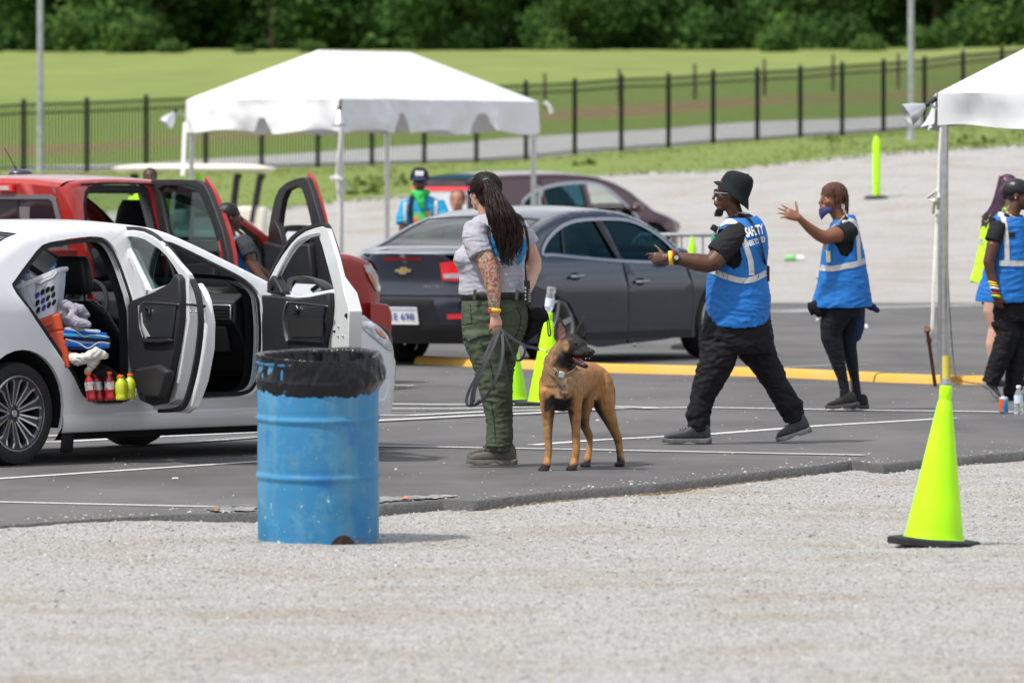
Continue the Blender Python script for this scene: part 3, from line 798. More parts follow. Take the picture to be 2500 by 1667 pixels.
# work lamps clipped to the canopies
M['lamp_silver'] = mat('spun_aluminium_reflector', (.75, .76, .78), .28, .8, var=.15, vscale=10)
def clamp_lamp(tip, axis, Y, sc, label):
    p = at(tip[0], tip[1], Y); s = F/Y; ax = V(axis[0], axis[2] if len(axis) > 2 else -.15, -axis[1]).normalized()
    e = empty('clamp_lamp', p, label, 'clamp lamp', 'reflector lamps clipped to the canopies')
    k = sc/s
    MB().lathe([(k*.14, -k*.2), (k*.22, 0), (k*.5, k*.45), (k*.66, k*.95), (k*.64, k*.97), (k*.46, k*.47), (k*.1, k*.05)], p, 20, ax).build('reflector', M['lamp_silver'], e)
    MB().lathe([(0, -k*.55), (k*.15, -k*.52), (k*.15, -k*.18), (0, -k*.15)], p, 12, ax).build('lamp_socket', M['black_plastic'], e)
    MB().ball(p+ax*k*.5, k*.22, 10, 8).build('bulb', M['white_matte'], e)
    return e, p, k, ax
e, p, k, ax = clamp_lamp((422, 280), (-.55, .75), 96, 30, 'silver clamp lamp sticking out left of the left-hand canopy')
MB().tube([p-ax*k*.2, p+V(.12,0,.0), at(455, 287, 96.3)], .012, 6).build('bracket', M['galv'], e)
e, p, k, ax = clamp_lamp((829, 277), (.02, 1), 94.7, 30, 'silver clamp lamp hanging straight down at the front corner of the left-hand canopy')
MB().tube([p-ax*k*.3, at(832, 244, 94.8)], .018, 6).build('bracket', M['black_plastic'], e)
e, p, k, ax = clamp_lamp((2251, 262), (-.85, .45), 58, 44, 'silver clamp lamp sticking out left of the right-hand canopy')
MB().tube([p-ax*k*.2, p+V(.06,0,.03), at(2288, 268, 58)], .010, 6).build('bracket', M['galv'], e)
MB().tube([p-ax*k*.55, p-ax*k*.7+V(.03,0,.03)], .02, 8).build('clamp', M['black_plastic'], e)
# guy straps
M['strap'] = mat('white_webbing', (.62, .61, .58), .9, vscale=30)
def strap(pts, w, parent=None, label=None, name='tie_down_strap', m='strap'):
    P = [at(*p) for p in pts]; g = MB().tube(curve([tuple(p) for p in P], 4), [(w, w*.3)]*((len(P)-1)*4+1), 6)
    o = g.build(name, M[m], parent)
    if label: prop(o, label, 'strap', 'white tie-down straps')
    return o
strap([(452, 300, 95.5), (449, 360, 95), (446, 430, 94.5)], .028, None, 'white strap beside the left leg of the left-hand canopy')
strap([(833, 300, 94.6), (826, 380, 94.5), (822, 432, 94.5), (829, 520, 94.4), (826, 620, 94.3)], .016, None, 'white strap knotted around the front leg of the left-hand canopy')
g = MB()
for a, b in (((807, 434), (842, 452)), ((818, 428), (850, 462)), ((810, 440), (835, 446))): g.tube(curve([tuple(at(*a, 94.4)), tuple(at((a[0]+b[0])/2, (a[1]+b[1])/2-6, 94.3)), tuple(at(*b, 94.4))], 4), .018, 8)
prop(g.build('strap_knot', M['strap']), 'bunched white knot on the front leg of the left-hand canopy', 'knot', 'strap knots')
strap([(1328, 248, 99), (1342, 262, 99), (1346, 278, 99)], .03, None, 'short loose white strap end at the right corner of the left-hand canopy')
strap([(1310, 455, 99), (1322, 466, 98.8), (1316, 486, 98.8), (1322, 520, 98.8)], .025, None, 'buff strap end on the right leg of the left-hand canopy')
strap([(2297, 312, 57.8), (2292, 400, 57.7), (2291, 470, 57.6)], .010, None, 'upper length of thin white strap beside the right-hand canopy leg')
strap([(2290, 488, 57.6), (2286, 560, 57.5), (2280, 680, 57.3), (2276, 790, 57.2), (2272, 820, 57.2)], .014, None, 'white strap running down to the rusty stake')
g = MB()
for a, b in (((2266, 482), (2292, 466)), ((2268, 488), (2290, 500)), ((2280, 470), (2278, 520)), ((2288, 460), (2290, 510))): g.tube([at(*a, 57.5), at((a[0]+b[0])/2+3, (a[1]+b[1])/2-3, 57.4), at(*b, 57.5)], .013, 6)
prop(g.build('strap_knot', M['strap']), 'ratchet knot of webbing halfway up the strap by the rusty stake', 'knot', 'strap knots')
strap([(2311, 312, 58.2), (2312, 500, 58.2), (2316, 700, 58.2), (2330, 900, 58.0), (2350, 930, 57.8), (2420, 938, 57.6)], .004, None, 'thin black cord hanging down the right-hand canopy leg', 'cord', 'black_plastic')
_c = bpy.data.objects['cord']; _c['category'] = 'cord'; del _c['group']
M['rust'] = mat('rusty_iron', (.20, .09, .05), .8, vscale=30, col2=(.09, .045, .03), bump=.4, bscale=90)
p0 = at(2264, 806, 57.1); p1 = at(2287, 938, 57.6)
o = MB().tube([p0, p1+V(0,0,-.1)], .015, 10).lathe([(0, 0), (.03, 0), (.03, .02), (0, .022)], p0, 12, (p0-p1)).lathe([(.02, 0), (.027, .005), (.02, .02)], p0.lerp(p1, .2), 12, (p0-p1)).build('tent_stake', M['rust'])
prop(o, 'rusty iron stake leaning at the end of the white strap', 'stake')
# ------------------------------------------------------------------ golf cart
Yc = 112; s = F/Yc; e = empty('golf_cart', at(480, 640, Yc), 'golf cart with long cream roof parked behind the red pickup', 'golf cart')
M['cream'] = mat('cream_plastic', (.78, .74, .62), .4, var=.04)
a = at(275, 408, Yc); b = at(672, 408, Yc); mx_ = (a.x+b.x)/2; hl = (b.x-a.x)/2
g = MB()
def cr_(u, v):
    x = (u*2-1); y = v*2-1; return V(mx_+hl*x, Yc+.62*y, a.z+.07*(1-x**6)*(1-abs(y)**4)-.02)
g.grid(cr_, 24, 10); g.grid(lambda u, v: cr_(u, v)-V(0,0,.085 if 0 < u < 1 and 0 < v < 1 else 0), 24, 10)
g.build('roof', M['cream'], e)
for sy in (-.5, .5):
    for (x0, y0), (x1, y1) in (((583, 425), (568, 520)), ((640, 425), (616, 545)), ((330, 425), (322, 520))):
        q0 = at(x0, y0, Yc); q1 = at(x1, y1, Yc); q0.y += sy; q1.y += sy
        MB().tube([q0, q0.lerp(q1, .15)+V(-.02,0,0), q1], [(.05, .03), (.035, .03), (.035, .03)], 8).build('roof_post', M['black_plastic'], e)
z0 = at(0, 640, Yc).z
MB().box((mx_-.05, Yc, z0+.35), (hl*1.8, 1.1, .3)).box((mx_-hl*.35, Yc, z0+.7), (.7, 1.05, .25)).box((mx_-hl*.62, Yc, z0+.95), (.12, 1.05, .5)).box((mx_+hl*.7, Yc, z0+.65), (.5, 1.0, .45)).build('body', M['cream'], e, bevel=.06)
MB().box((mx_-hl*.35, Yc, z0+.87), (.62, .95, .1)).build('seat', M['black_leather'], e, bevel=.03)
for sx in (-.68, .68):
    for sy in (-.5, .5): MB().lathe([(0, -.09), (.20, -.09), (.24, -.06), (.24, .06), (.20, .09), (0, .09)], V(mx_+sx*hl, Yc+sy, z0+.23), 20, (0, 1, 0)).build('wheel', M['tyre'], e)
# ------------------------------------------------------------------ delineators and crowd barrier
def delineator(px, yt, yb, P, label):
    s = F/P.y; h = (yb-yt)/s; e = empty('delineator_post', P, label, 'delineator post', 'lime delineator posts'); r = 9.5/s
    MB().lathe([(0, h), (r*.35, h), (r*.55, h-.06), (r*.9, h-.10), (r, h-.12), (r, h*.5), (r*.9, .03), (r*1.3, .03)], P, 14).build('post', M['neon'], e)
    MB().lathe([(0, .06), (.12, .06), (.20, .04), (.21, 0), (0, 0)], P, 16).build('base', M['black_rubber'], e)
P = ground_at(2140, 486); delineator(2140, 332, 486, P, 'lime delineator post on a black base standing on the pale gravel at the right')
P = at(484, 530, 112.5); delineator(484, 420, 530, P, 'lime delineator post mostly hidden behind the red pickup\'s roof')
Yb = 70.5; e = empty('crowd_barrier', at(1680, 840, Yb), 'grey metal crowd barrier behind the man in the bucket hat', 'barrier')
g = MB(); zt = 1.10
for x in np.arange(1560, 1800, 26): q = at(x, 0, Yb); g.tube([V(q.x, Yb, .22), V(q.x, Yb, zt)], .010, 6)
a = at(1548, 0, Yb); b = at(1800, 0, Yb)
g.build('barrier_bars', M['galv'], e)
MB().tube([V(a.x, Yb, .2), V(a.x, Yb, zt-.06), V(a.x+.06, Yb, zt), V(b.x-.06, Yb, zt), V(b.x, Yb, zt-.06), V(b.x, Yb, .2), V(a.x, Yb, .2)], .021, 8).build('barrier_frame', M['galv'], e)
for q in (a, b): MB().tube([V(q.x, Yb-.3, .02), V(q.x, Yb, .2), V(q.x, Yb+.3, .02)], .018, 6).build('foot', M['galv'], e)
P = V((1690-CX)*69.5/F, 69.5, 0); s = F/69.5
delineator(1690, 577, 417+1.73*s, P, 'lime delineator post in front of the crowd barrier')
P = ground_at(1935, 640)
g = MB(); g.tube([P+V(-.12,0,.05), P+V(.02,0,.06), P+V(.05,0,.06)], [.05, .055, .03], 10, mi=0); g.tube([P+V(.06,0,.06), P+V(.16,0,.05)], [.05, .045], 10, mi=1)
prop(g.build('plastic_bottle', [mat('green_plastic', (.25, .62, .22), .5), M['white_matte']]), 'crushed green and white plastic bottle lying on the pale gravel', 'bottle')
# ================================================================== vehicles
def inset(poly, d):
    n = len(poly); out = []; A = sum(poly[i][0]*poly[(i+1) % n][1]-poly[(i+1) % n][0]*poly[i][1] for i in range(n))
    s = 1 if A > 0 else -1
    for i in range(n):
        p0, p1, p2 = poly[i-1], poly[i], poly[(i+1) % n]
        a = Vector((p1[0]-p0[0], p1[1]-p0[1])); b = Vector((p2[0]-p1[0], p2[1]-p1[1]))
        if a.length < 1e-6 or b.length < 1e-6: out.append(p1); continue
        a.normalize(); b.normalize(); n1 = Vector((-a.y, a.x))*s; n2 = Vector((-b.y, b.x))*s; m = n1+n2
        m = m.normalized() if m.length > 1e-6 else n1
        k = d/max(.5, m.dot(n1)); out.append((p1[0]+m.x*k, p1[1]+m.y*k))
    return out
class Car:
    def __init__(s, a, px, Yg, W, top, L, zb, th, pr, pf, name, label, cat, crown=((-9, .05), (9, .05)), zc=1.0, r=.32):
        a = R(a); s.fw = V(math.cos(a), math.sin(a), 0); s.lf = V(-math.sin(a), math.cos(a), 0); s.a = a; s.Wm = W
        s.O = V((px-CX)*Yg/F, Yg, 0) + s.lf*W; s.top = top; s.L0, s.L1 = L; s.zb = zb; s.th = th; s.pr = pr; s.pf = pf; s.crown = crown; s.zc = zc; s.r = r; s.sh = 0
        s.e = empty(name, s.O, label, cat, rz=a)
    def ze(s, x): return sinterp(x, s.top)
    def W(s, x, z):
        w = s.Wm; lo, rr, kr = s.L0, s.pr[0], s.pr[1]; hi, rf, kf = s.L1, s.pf[0], s.pf[1]
        if x < lo+rr: w -= kr*((lo+rr-x)/rr)**2.4
        if x > hi-rf: w -= kf*((x-hi+rf)/rf)**2.4
        if z > s.zb: w -= s.th*(z-s.zb)
        else: w -= .035*max(0, (s.zb-.12-z)/.6)**2 + .012*math.exp(-((z-s.zb+.03)/.03)**2)*0
        if s.sh and z > s.zb-.25: w -= s.sh*min(1, (z-s.zb+.25)/.25)**1.5
        t = (z-(s.ze(x)-.055))/.055
        if t > 0: w -= .038*(1-math.sqrt(max(0, 1-min(1, t)**2)))
        return w
    def w2(s, x, y, z): return s.O + s.fw*x + s.lf*y + V(0, 0, z)
    def side(s, x, z, sg=-1, off=0.0): return s.w2(x, sg*(s.W(x, z)+off), z)
    def px(s, x, y, z): p = s.w2(x, y, z); return CX+p.x*F/p.y, HY+(H-p.z)*F/p.y
    def pick(s, px, py, off=0.0):
        x, z = 1.0, s.zc; dx = (px-CX)/F
        for _ in range(40):
            w = s.W(min(s.L1, max(s.L0, x)), min(2, max(0, z)))+off; t = (-w+s.O.dot(s.lf))/(dx*s.lf.x+s.lf.y); P = V(dx*t, t, H-(py-HY)*t/F)-s.O; x, z = lerp(x, P.dot(s.fw), .5), P.z
        return (x, z)
    def picks(s, pts, off=0.0): return [s.pick(*p, off) for p in pts]
    def rear(s, y, z):     # x of the rear fascia
        w = max(.1, s.W(s.L0, z)); return s.xr(z) - s.bul*(1-min(1, abs(y/w))**2.2)
    def front(s, y, z):
        w = max(.1, s.W(s.L1, z)); return s.xf(z) + s.bulf*(1-min(1, abs(y/w))**2.2)
    def patch(s, poly, holes=(), sg=-1, off=0.0, grid=.10, step=None, thick=0, mb=None, mi=0, extra=()):
        V2, T = fill(poly, holes, step=step, grid=grid, extra=extra); mb = mb or MB()
        return mb.add([s.side(x, z, sg, off) for x, z in V2], T, mi)
    def arch(s, cx, r, z0, n=20, zc=None):
        zc = s.r if zc is None else zc; a0 = math.asin(max(-1, min(1, (z0-zc)/r))); out = []
        for i in range(n+1):
            a = math.pi-a0 - (math.pi-2*a0)*i/n; out.append((cx+r*math.cos(a), zc+r*math.sin(a)))
        return out
    def shell(s, arches, z0, holes, mats, panels, rearprof, frontprof, bul=.14, bulf=.2, xstep=.06, far_holes=None, name='body', sideoff=0, ar=None):
        s.xr = lambda z: interp(z, rearprof); s.xf = lambda z: interp(z, frontprof); s.bul = bul; s.bulf = bulf; s.z0 = z0
        n = int((s.L1-s.L0)/xstep); xs = [s.L0+(s.L1-s.L0)*i/n for i in range(n+1)]
        s.xs = xs; zt0, zt1 = s.ze(s.L0), s.ze(s.L1)
        upper = [(x, s.ze(x)) for x in xs]
        frontl = [(s.xf(z), z) for z in np.linspace(zt1, z0, 10)][1:]; rearl = [(s.xr(z), z) for z in np.linspace(z0, zt0, 10)][:-1]
        bottom = []
        for cx, r in sorted(arches, reverse=True): bottom += list(reversed(s.arch(cx, r, z0)))
        poly = upper + frontl + bottom + rearl; s.poly = poly
        mb = MB()
        for sg in (-1, 1):
            hs = [resamp(h, .03) for h in (holes if sg == -1 else (far_holes if far_holes is not None else holes))]
            s.patch(poly, hs, sg, 0, .12, mb=mb, extra=[(x, s.ze(x)-d) for x in xs[1:-1] for d in (.008, .020, .036, .055, .075)])
            # inward lip so that the sheet has thickness at every cut edge
            for h in hs:
                h2 = resamp(h, .05); rr = [[s.side(x, z, sg, 0), s.side(x, z, sg, -.05)] for x, z in h2]
                k = len(rr); mb.add([p for q in rr for p in q], [(2*i, 2*i+1, 2*((i+1) % k)+1, 2*((i+1) % k)) for i in range(k)])
            for cx, r in arches:
                ap = s.arch(cx, r, z0); rr = [[s.side(x, z, sg, 0), s.side(x, z, sg, -.03)] for x, z in ap]; k = len(rr)
                mb.add([p for q in rr for p in q], [(2*i, 2*i+1, 2*i+3, 2*i+2) for i in range(k-1)])
        # rear and front ends
        for fn, prof, xx in ((s.rear, rearl + [(s.L0, zt0)], s.L0), (s.front, list(reversed(frontl)) + [(s.L1, zt1)], s.L1)):
            zz = [p[1] for p in prof]; ny = 20; vs = []
            for z in zz:
                w = s.W(xx if abs(xx) < 99 else 0, z)
                for j in range(ny+1):
                    y = lerp(-1, 1, j/ny)*s.W(fn(1e9, z), z); vs.append(s.w2(fn(y, z), y, z + (interp(xx, s.crown)*(1-(2*j/ny-1)**2) if z == zz[-1] else 0)))
            mb.add(vs, [(i*(ny+1)+j, i*(ny+1)+j+1, (i+1)*(ny+1)+j+1, (i+1)*(ny+1)+j) for i in range(len(zz)-1) for j in range(ny)])
        # top: painted strips
        s.panels = panels
        def painted(x): return not any(a < x < b for a, b, *_ in panels)
        ny = 16
        def tp(x, j, yy=None):
            t = lerp(-1, 1, j/ny) if yy is None else yy; z = s.ze(x); c = interp(x, s.crown)
            xo = x
            if x <= s.L0+.25: k = (s.L0+.25-x)/.25; xo = lerp(x, s.rear(t*s.W(s.L0, z), z), k**1.5) if k > 0 else x
            if x >= s.L1-.35: k = (x-s.L1+.35)/.35; xo = lerp(x, s.front(t*s.W(s.L1, z), z), k**1.5)
            return s.w2(xo, t*s.W(x, z), z + c*(1-abs(t)**2.2))
        s.tp = tp
        for i in range(n):
            xa, xb = xs[i], xs[i+1]; xm = (xa+xb)/2
            if painted(xm): mb.add([tp(x, j) for x in (xa, xb) for j in range(ny+1)], [(j, j+1, ny+2+j, ny+1+j) for j in range(ny)])
            else:
                for t0, t1 in ((-1, -.93), (.93, 1)): mb.add([tp(x, 0, t) for x in (xa, xb) for t in (t0, t1)], [(0, 1, 3, 2)])
        o = mb.build(name, mats, s.e, sharp=38)
        bm = bmesh.new(); bm.from_mesh(o.data); bmesh.ops.remove_doubles(bm, verts=bm.verts, dist=.0012); bmesh.ops.recalc_face_normals(bm, faces=bm.faces); bm.to_mesh(o.data); bm.free()
        o.data.polygons.foreach_set('use_smooth', [True]*len(o.data.polygons)); o.data.set_sharp_from_angle(angle=R(38))
        # glass
        for pa in panels:
            a, b, nm, gm = pa[:4]; g = MB(); k = 14
            g.grid(lambda u, v: tp(lerp(a, b, u), 0, lerp(-.935, .935, v)) - V(0, 0, .006), k, 12)
            g.build(nm, gm, s.e)
            if len(pa) > 4:   # black ceramic border
                g = MB(); f = .06
                for (u0, u1, v0, v1) in ((0, f, -.93, .93), (1-f, 1, -.93, .93), (0, 1, -.93, -.88), (0, 1, .88, .93)):
                    g.grid(lambda u, v: tp(lerp(a, b, lerp(u0, u1, u)), 0, lerp(v0, v1, v)) - V(0, 0, .003), 8, 8)
                g.build('glass_border', M['black_plastic'], s.e)
        # floor, wheel housings, dark inner liner
        g = MB(); g.grid(lambda u, v: s.w2(lerp(s.L0+.25, s.L1-.25, u), lerp(-.9, .9, v)*s.Wm, z0+.02), 4, 4)
        for cx, r in arches:
            for sg in (-1, 1):
                ap = s.arch(cx, r-.004, z0); k = len(ap)
                g.add([s.w2(x, sg*(s.W(x, z)-.02), z) for x, z in ap] + [s.w2(x, sg*(s.Wm-.34), z) for x, z in ap], [(i, i+1, k+i+1, k+i) for i in range(k-1)])
                g.add([s.w2(x, sg*(s.Wm-.34), z) for x, z in ap], [tuple(range(k))])
        g.build('underbody', M['dark'], s.e, smooth=False)
        return o
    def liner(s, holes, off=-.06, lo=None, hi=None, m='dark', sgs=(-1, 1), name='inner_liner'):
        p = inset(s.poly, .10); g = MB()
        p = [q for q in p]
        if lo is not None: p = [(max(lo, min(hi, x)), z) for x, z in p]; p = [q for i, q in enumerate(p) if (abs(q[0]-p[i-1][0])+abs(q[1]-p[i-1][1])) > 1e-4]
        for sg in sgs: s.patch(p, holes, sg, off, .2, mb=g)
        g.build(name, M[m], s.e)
    def wheel(s, x, sg, r, w, style, mats=('rim_dark', 'rim_bright'), inset_=.03, rr=None):
        c = s.w2(x, sg*(s.Wm-inset_-w/2), r); ax = s.lf*sg; rr = rr or r*.71
        t = MB(); hw = w/2
        t.lathe([(rr-.01, -hw*.8), (rr, -hw*.95), (r*.86, -hw), (r*.965, -hw*.9), (r, -hw*.62), (r, hw*.62), (r*.965, hw*.9), (r*.87, hw), (rr+.012, hw*.96), (rr-.002, hw*.86), (rr-.012, hw*.6)], c, 48, ax)
        o = t.build('wheel', M['tyre'], s.e, sharp=50)
        if style is None: return
        u = Vector((0, 0, 1)); v = ax.cross(u).normalized(); g = MB()
        def pt(rad, an, d): return c + (u*math.cos(an)+v*math.sin(an))*rad + ax*d
        g.lathe([(rr-.012, hw*.62), (rr-.001, hw*.90), (rr+.006, hw*.93), (rr-.008, hw*.93), (rr-.022, hw*.80), (rr-.03, -hw*.6)], c, 48, ax, mi=0)
        g.lathe([(rr-.004, hw*.92), (rr+.008, hw*.95), (rr-.002, hw*.97)], c, 48, ax, mi=1)
        g.lathe([(0, -hw*.3), (rr-.03, -hw*.3)], c, 32, ax, mi=2)     # brake shade disc
        g.lathe([(0.03, -hw*.05), (rr*.62, -hw*.05), (rr*.62, -hw*.12)], c, 32, ax, mi=0)
        hub = hw*.62
        g.lathe([(0, hub+.004), (.024, hub+.004), (.028, hub-.004), (.034, hub-.006), (.062, hub-.012), (.066, hub-.05)], c, 28, ax, mi=0)
        g.lathe([(0, hub+.006), (.020, hub+.006), (.024, hub+.001)], c, 20, ax, mi=1)
        for k in range(5):
            an = 2*math.pi*k/5+.3; g.lathe([(0, hub-.002), (.008, hub-.002), (.010, hub-.014)], pt(.047, an, 0), 8, ax, mi=1)
        def bar(a0, r0, a1, r1, w0, w1, d0, d1, mi):
            p0, p1 = pt(r0, a0, d0), pt(r1, a1, d1); dr = (p1-p0).normalized(); sd = dr.cross(ax).normalized()
            g.add([p0-sd*w0, p0+sd*w0, p1+sd*w1, p1-sd*w1, p0-sd*w0*.8-ax*.03, p0+sd*w0*.8-ax*.03, p1+sd*w1*.8-ax*.03, p1-sd*w1*.8-ax*.03], [(0,1,2,3), (4,5,1,0), (7,4,0,3), (5,6,2,1), (6,7,3,2)], mi)
        if style == 'ten':
            for k in range(10):
                an = 2*math.pi*k/10; ro = rr-.012; w0 = .010; w1 = .030
                bar(an, .05, an, ro, w0*1.4, w1*.9, hub-.010, hw*.78, 0)
                for sd in (-1, 1): bar(an+sd*.17, .052, an+sd*.125, ro*.86, .005, .006, hub-.004, hw*.86, 1); bar(an+sd*.125, ro*.86, an+sd*.19, ro+.006, .006, .0075, hw*.86, hw*.9, 1)
        else:
            for k in range(style):
                an = 2*math.pi*k/style; bar(an, .05, an, rr-.01, .030, .022, hub-.006, hw*.85, 1)
        g.build('rim', [M[mats[0]], M[mats[1]], M['dark'], M['galv']], o, sharp=30)
    def pane(s, poly, m, sg=-1, off=-.018, name='window'):
        return s.patch(poly, (), sg, off, .15, step=.08).build(name, M[m] if isinstance(m, str) else m, s.e)
    def ring(s, poly, w, m, sg=-1, off=.003, name='window_trim', parent=None):
        g = s.patch(poly, [inset(poly, w)], sg, off, 9); return g.build(name, M[m] if isinstance(m, str) else m, parent or s.e)
    def local(s, mb, name, m, parent=None, **k):     # mesh given in car coordinates
        mb.v = [tuple(s.w2(*v)) for v in mb.v]; return mb.build(name, m, parent or s.e, **k)
M['rim_dark'] = mat('dark_grey_alloy', (.09, .092, .10), .35, .6, var=.1)
M['rim_bright'] = mat('machined_alloy', (.62, .62, .64), .25, .9, var=.08, vscale=30)
M['headliner'] = mat('grey_headliner', (.36, .37, .36), .9, var=.05)
M['dash'] = mat('dark_dashboard', (.018, .018, .021), .6, var=.1, bump=.1, bscale=200)
M['chrome_dull'] = mat('satin_chrome', (.45, .46, .50), .25, .9, var=.05)
# ------------------------------------------------------------------ white saloon
WC = Car(50, 55, 42.07, .885, [(-1.0, .97), (-.75, 1.02), (-.45, 1.09), (-.1, 1.235), (.15, 1.335), (.45, 1.39), (.75, 1.405), (1.05, 1.405), (1.3, 1.390), (1.44, 1.362), (1.63, 1.300), (1.895, 1.196), (2.23, 1.058), (2.45, .955), (2.8, .885), (3.1, .81), (3.3, .74), (3.42, .66), (3.52, .56)], (-.98, 3.50), .93, .42, (.45, .16), (.5, .13), 'white_car', 'white four-door car with both near-side doors wide open, loaded with luggage', 'car', crown=((-1, .03), (-.2, .03), (.3, .03), (1.3, .035), (1.9, .05), (2.3, .05), (2.6, .07), (3.4, .05)), r=.305)
ro = rnd(WC.picks([(31, 700), (36, 684), (77, 628), (104, 598), (140, 588), (200, 579), (240, 578), (262, 586), (284, 612), (306, 662), (326, 722), (336, 800), (338, 900), (335, 955), (322, 978), (300, 986), (240, 987), (214, 976), (198, 958), (180, 920), (146, 868), (112, 818), (60, 742)]), 2)
fo = rnd(WC.picks([(392, 586), (420, 592), (468, 614), (553, 656), (600, 682), (630, 712), (640, 745), (644, 800), (642, 870), (636, 925), (622, 955), (596, 968), (540, 972), (440, 977), (392, 982), (368, 968), (362, 900), (362, 800), (356, 728), (345, 680), (330, 622), (322, 592), (338, 582), (368, 580)]), 2)
rw_far = [(.02, 1.0), (.25, 1.20), (.5, 1.29), (.90, 1.30), (.96, 1.0), (.5, .95)]; fw_far = [(1.06, .98), (1.02, 1.30), (1.3, 1.27), (1.6, 1.17), (2.02, 1.0), (2.02, .96)]
qw = [(-.42, 1.03), (-.12, 1.20), (-.04, 1.16), (-.1, 1.03)]
WC.shell([(0, .375), (2.70, .375)], .21, [ro, fo], M['white_paint'], [(-.50, .22, 'rear_window', M['tint_rear'], 1), (1.40, 2.30, 'windshield', M['clear'], 1)],
         [(.2, -.93), (.45, -.99), (.7, -.98), (.97, -.98)], [(.2, 3.44), (.3, 3.50), (.5, 3.51), (.62, 3.48)], bul=.12, bulf=.2, far_holes=[rw_far, fw_far])
for p in (rw_far, fw_far): WC.pane(p, 'clear', sg=1)
# door seals
WC.ring(inset(ro, .008), .026, 'black_rubber', off=-.012, name='door_seal'); WC.ring(inset(fo, .008), .026, 'black_rubber', off=-.012, name='door_seal')
# inner jamb, far trim, floor, headliner
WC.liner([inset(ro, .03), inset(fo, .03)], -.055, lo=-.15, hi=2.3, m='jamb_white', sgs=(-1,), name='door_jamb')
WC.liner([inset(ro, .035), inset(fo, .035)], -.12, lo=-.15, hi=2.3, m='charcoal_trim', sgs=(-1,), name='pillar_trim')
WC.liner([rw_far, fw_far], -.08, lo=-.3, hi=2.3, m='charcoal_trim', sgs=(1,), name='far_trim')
g = MB()
g.grid(lambda u, v: V(lerp(.10, 1.42, u), lerp(-.60, .60, v), WC.ze(lerp(.10, 1.42, u))-.055+.02*(1-(2*v-1)**2)), 14, 8)
WC.local(g, 'headliner', M['headliner'])
g = MB(); g.box((1.0, 0, .33), (2.6, 1.55, .03)).box((2.46, 0, .6), (.06, 1.5, .55)).box((-.35, 0, .6), (.06, 1.5, .8)).box((1.4, 0, .45), (1.3, .22, .2))
WC.local(g, 'floor', M['dark'], bevel=.01)
# side skirt
g = MB(); vs_ = []
def sk(u, v):
    x = lerp(.36, 2.34, u); a = v*math.pi; return WC.side(x, .235+.055*math.cos(a), -1, .018*math.sin(a)+.002)
g.grid(sk, 20, 8); g.build('side_skirt', M['white_paint'], WC.e)
g = MB(); g.grid(lambda u, v: WC.side(lerp(.40, 2.30, u), lerp(.21, .135, v), -1, -.03-.05*v), 20, 3); WC_u = g.build('sill_underside', M['black_plastic'], WC.e)
g = MB(); g.grid(lambda u, v: WC.side(lerp(.40, .52, u), lerp(.20, .06, v), -1, -.02-.02*u), 3, 3); g.build('mud_flap', M['black_rubber'], WC.e, solid=.008)
# dashboard with vent, glovebox, steering wheel
def prism_y(prof, y0, y1, mb=None, mi=0, cap=True):
    mb = mb or MB(); ring = lambda y: [V(x, y, z) for x, z in prof]
    return mb.rings([ring(y0), ring(y1)], mi=mi)
g = prism_y([(2.46, .45), (2.24, .50), (2.17, .60), (2.11, .74), (2.05, .80), (2.06, .93), (2.14, .975), (2.3, .975), (2.46, .94)], -.70, .70)
WC.local(g, 'dashboard', M['dash'], bevel=.012)
g = MB(); g.box((2.045, -.60, .865), (.02, .17, .10)); WC.local(g, 'air_vent_frame', M['chrome_dull'], bevel=.015)
g = MB(); g.box((2.038, -.60, .865), (.02, .15, .085)); [g.box((2.028, -.60, .842+.02*i), (.008, .14, .004), mi=0) for i in range(3)]; WC.local(g, 'air_vent', M['dark'])
g = MB(); g.box((2.045, -.25, .905), (.012, .42, .018)); WC.local(g, 'dash_strip', M['chrome_dull'], bevel=.003)
g = MB(); g.box((2.09, -.40, .70), (.02, .44, .17), Matrix.Rotation(R(-18), 3, 'Y')); WC.local(g, 'glovebox', M['charcoal_trim'], bevel=.02)
def seat(c, y, dark, back=1.02, label=None):
    g = MB()
    def sb(u, v):   # rounded back, closed loop in v
        z = lerp(.42, .95, u); xx = back + .33 - .36*u; hw = .25*(1-.25*max(0, u-.55)/.45)*(1-.25*max(0, u-.92)/.08); a = v*2*math.pi
        return V(xx + .065*math.sin(a)*(1-.25*u), y + hw*(abs(math.cos(a))**.55)*(1 if math.cos(a) > 0 else -1), z)
    g.rings([[sb(u, k/28) for k in range(28)] for u in [i/12 for i in range(13)]])
    g.add([], [])
    q = c.local(g, 'seat', M['black_leather'], sharp=50)
    g = MB(); g.rings([[V(back+.30+.22*(1-0)+.24*math.copysign(abs(math.cos(a))**.5, math.cos(a)), y+.25*math.copysign(abs(math.sin(a))**.5, math.sin(a)), z) for a in [k*math.pi/14 for k in range(28)]] for z in (.38, .42, .52, .56)])
    c.local(g, 'seat_cushion', M['black_leather'], q, bevel=.0)
    g = MB(); rs = []
    for u in [i/10 for i in range(11)]:
        z = lerp(.985, 1.215, u); hw = .135*(1-.18*abs(2*u-1)**3 - .10*u); t = .055*(1-.35*abs(2*u-1)**4)
        rs.append([V(back-.035+.03*u*-1 + t*math.copysign(abs(math.sin(a))**.6, math.sin(a)), y+hw*math.copysign(abs(math.cos(a))**.45, math.cos(a)), z) for a in [k*math.pi/16 for k in range(32)]])
    g.rings(rs); c.local(g, 'headrest', M['black_leather'], q, sharp=50, bevel=0)
    [c.local(MB().tube([V(back-.01, y+d, .9), V(back-.03, y+d, 1.02)], .007, 8), 'headrest_post', M['chrome'], q) for d in (-.06, .06)]
    g = MB(); g.box((back+.0, y-.10, .972), (.03, .05, .03)); c.local(g, 'red_tag', M['red_lens'], q, bevel=.004)
    return q
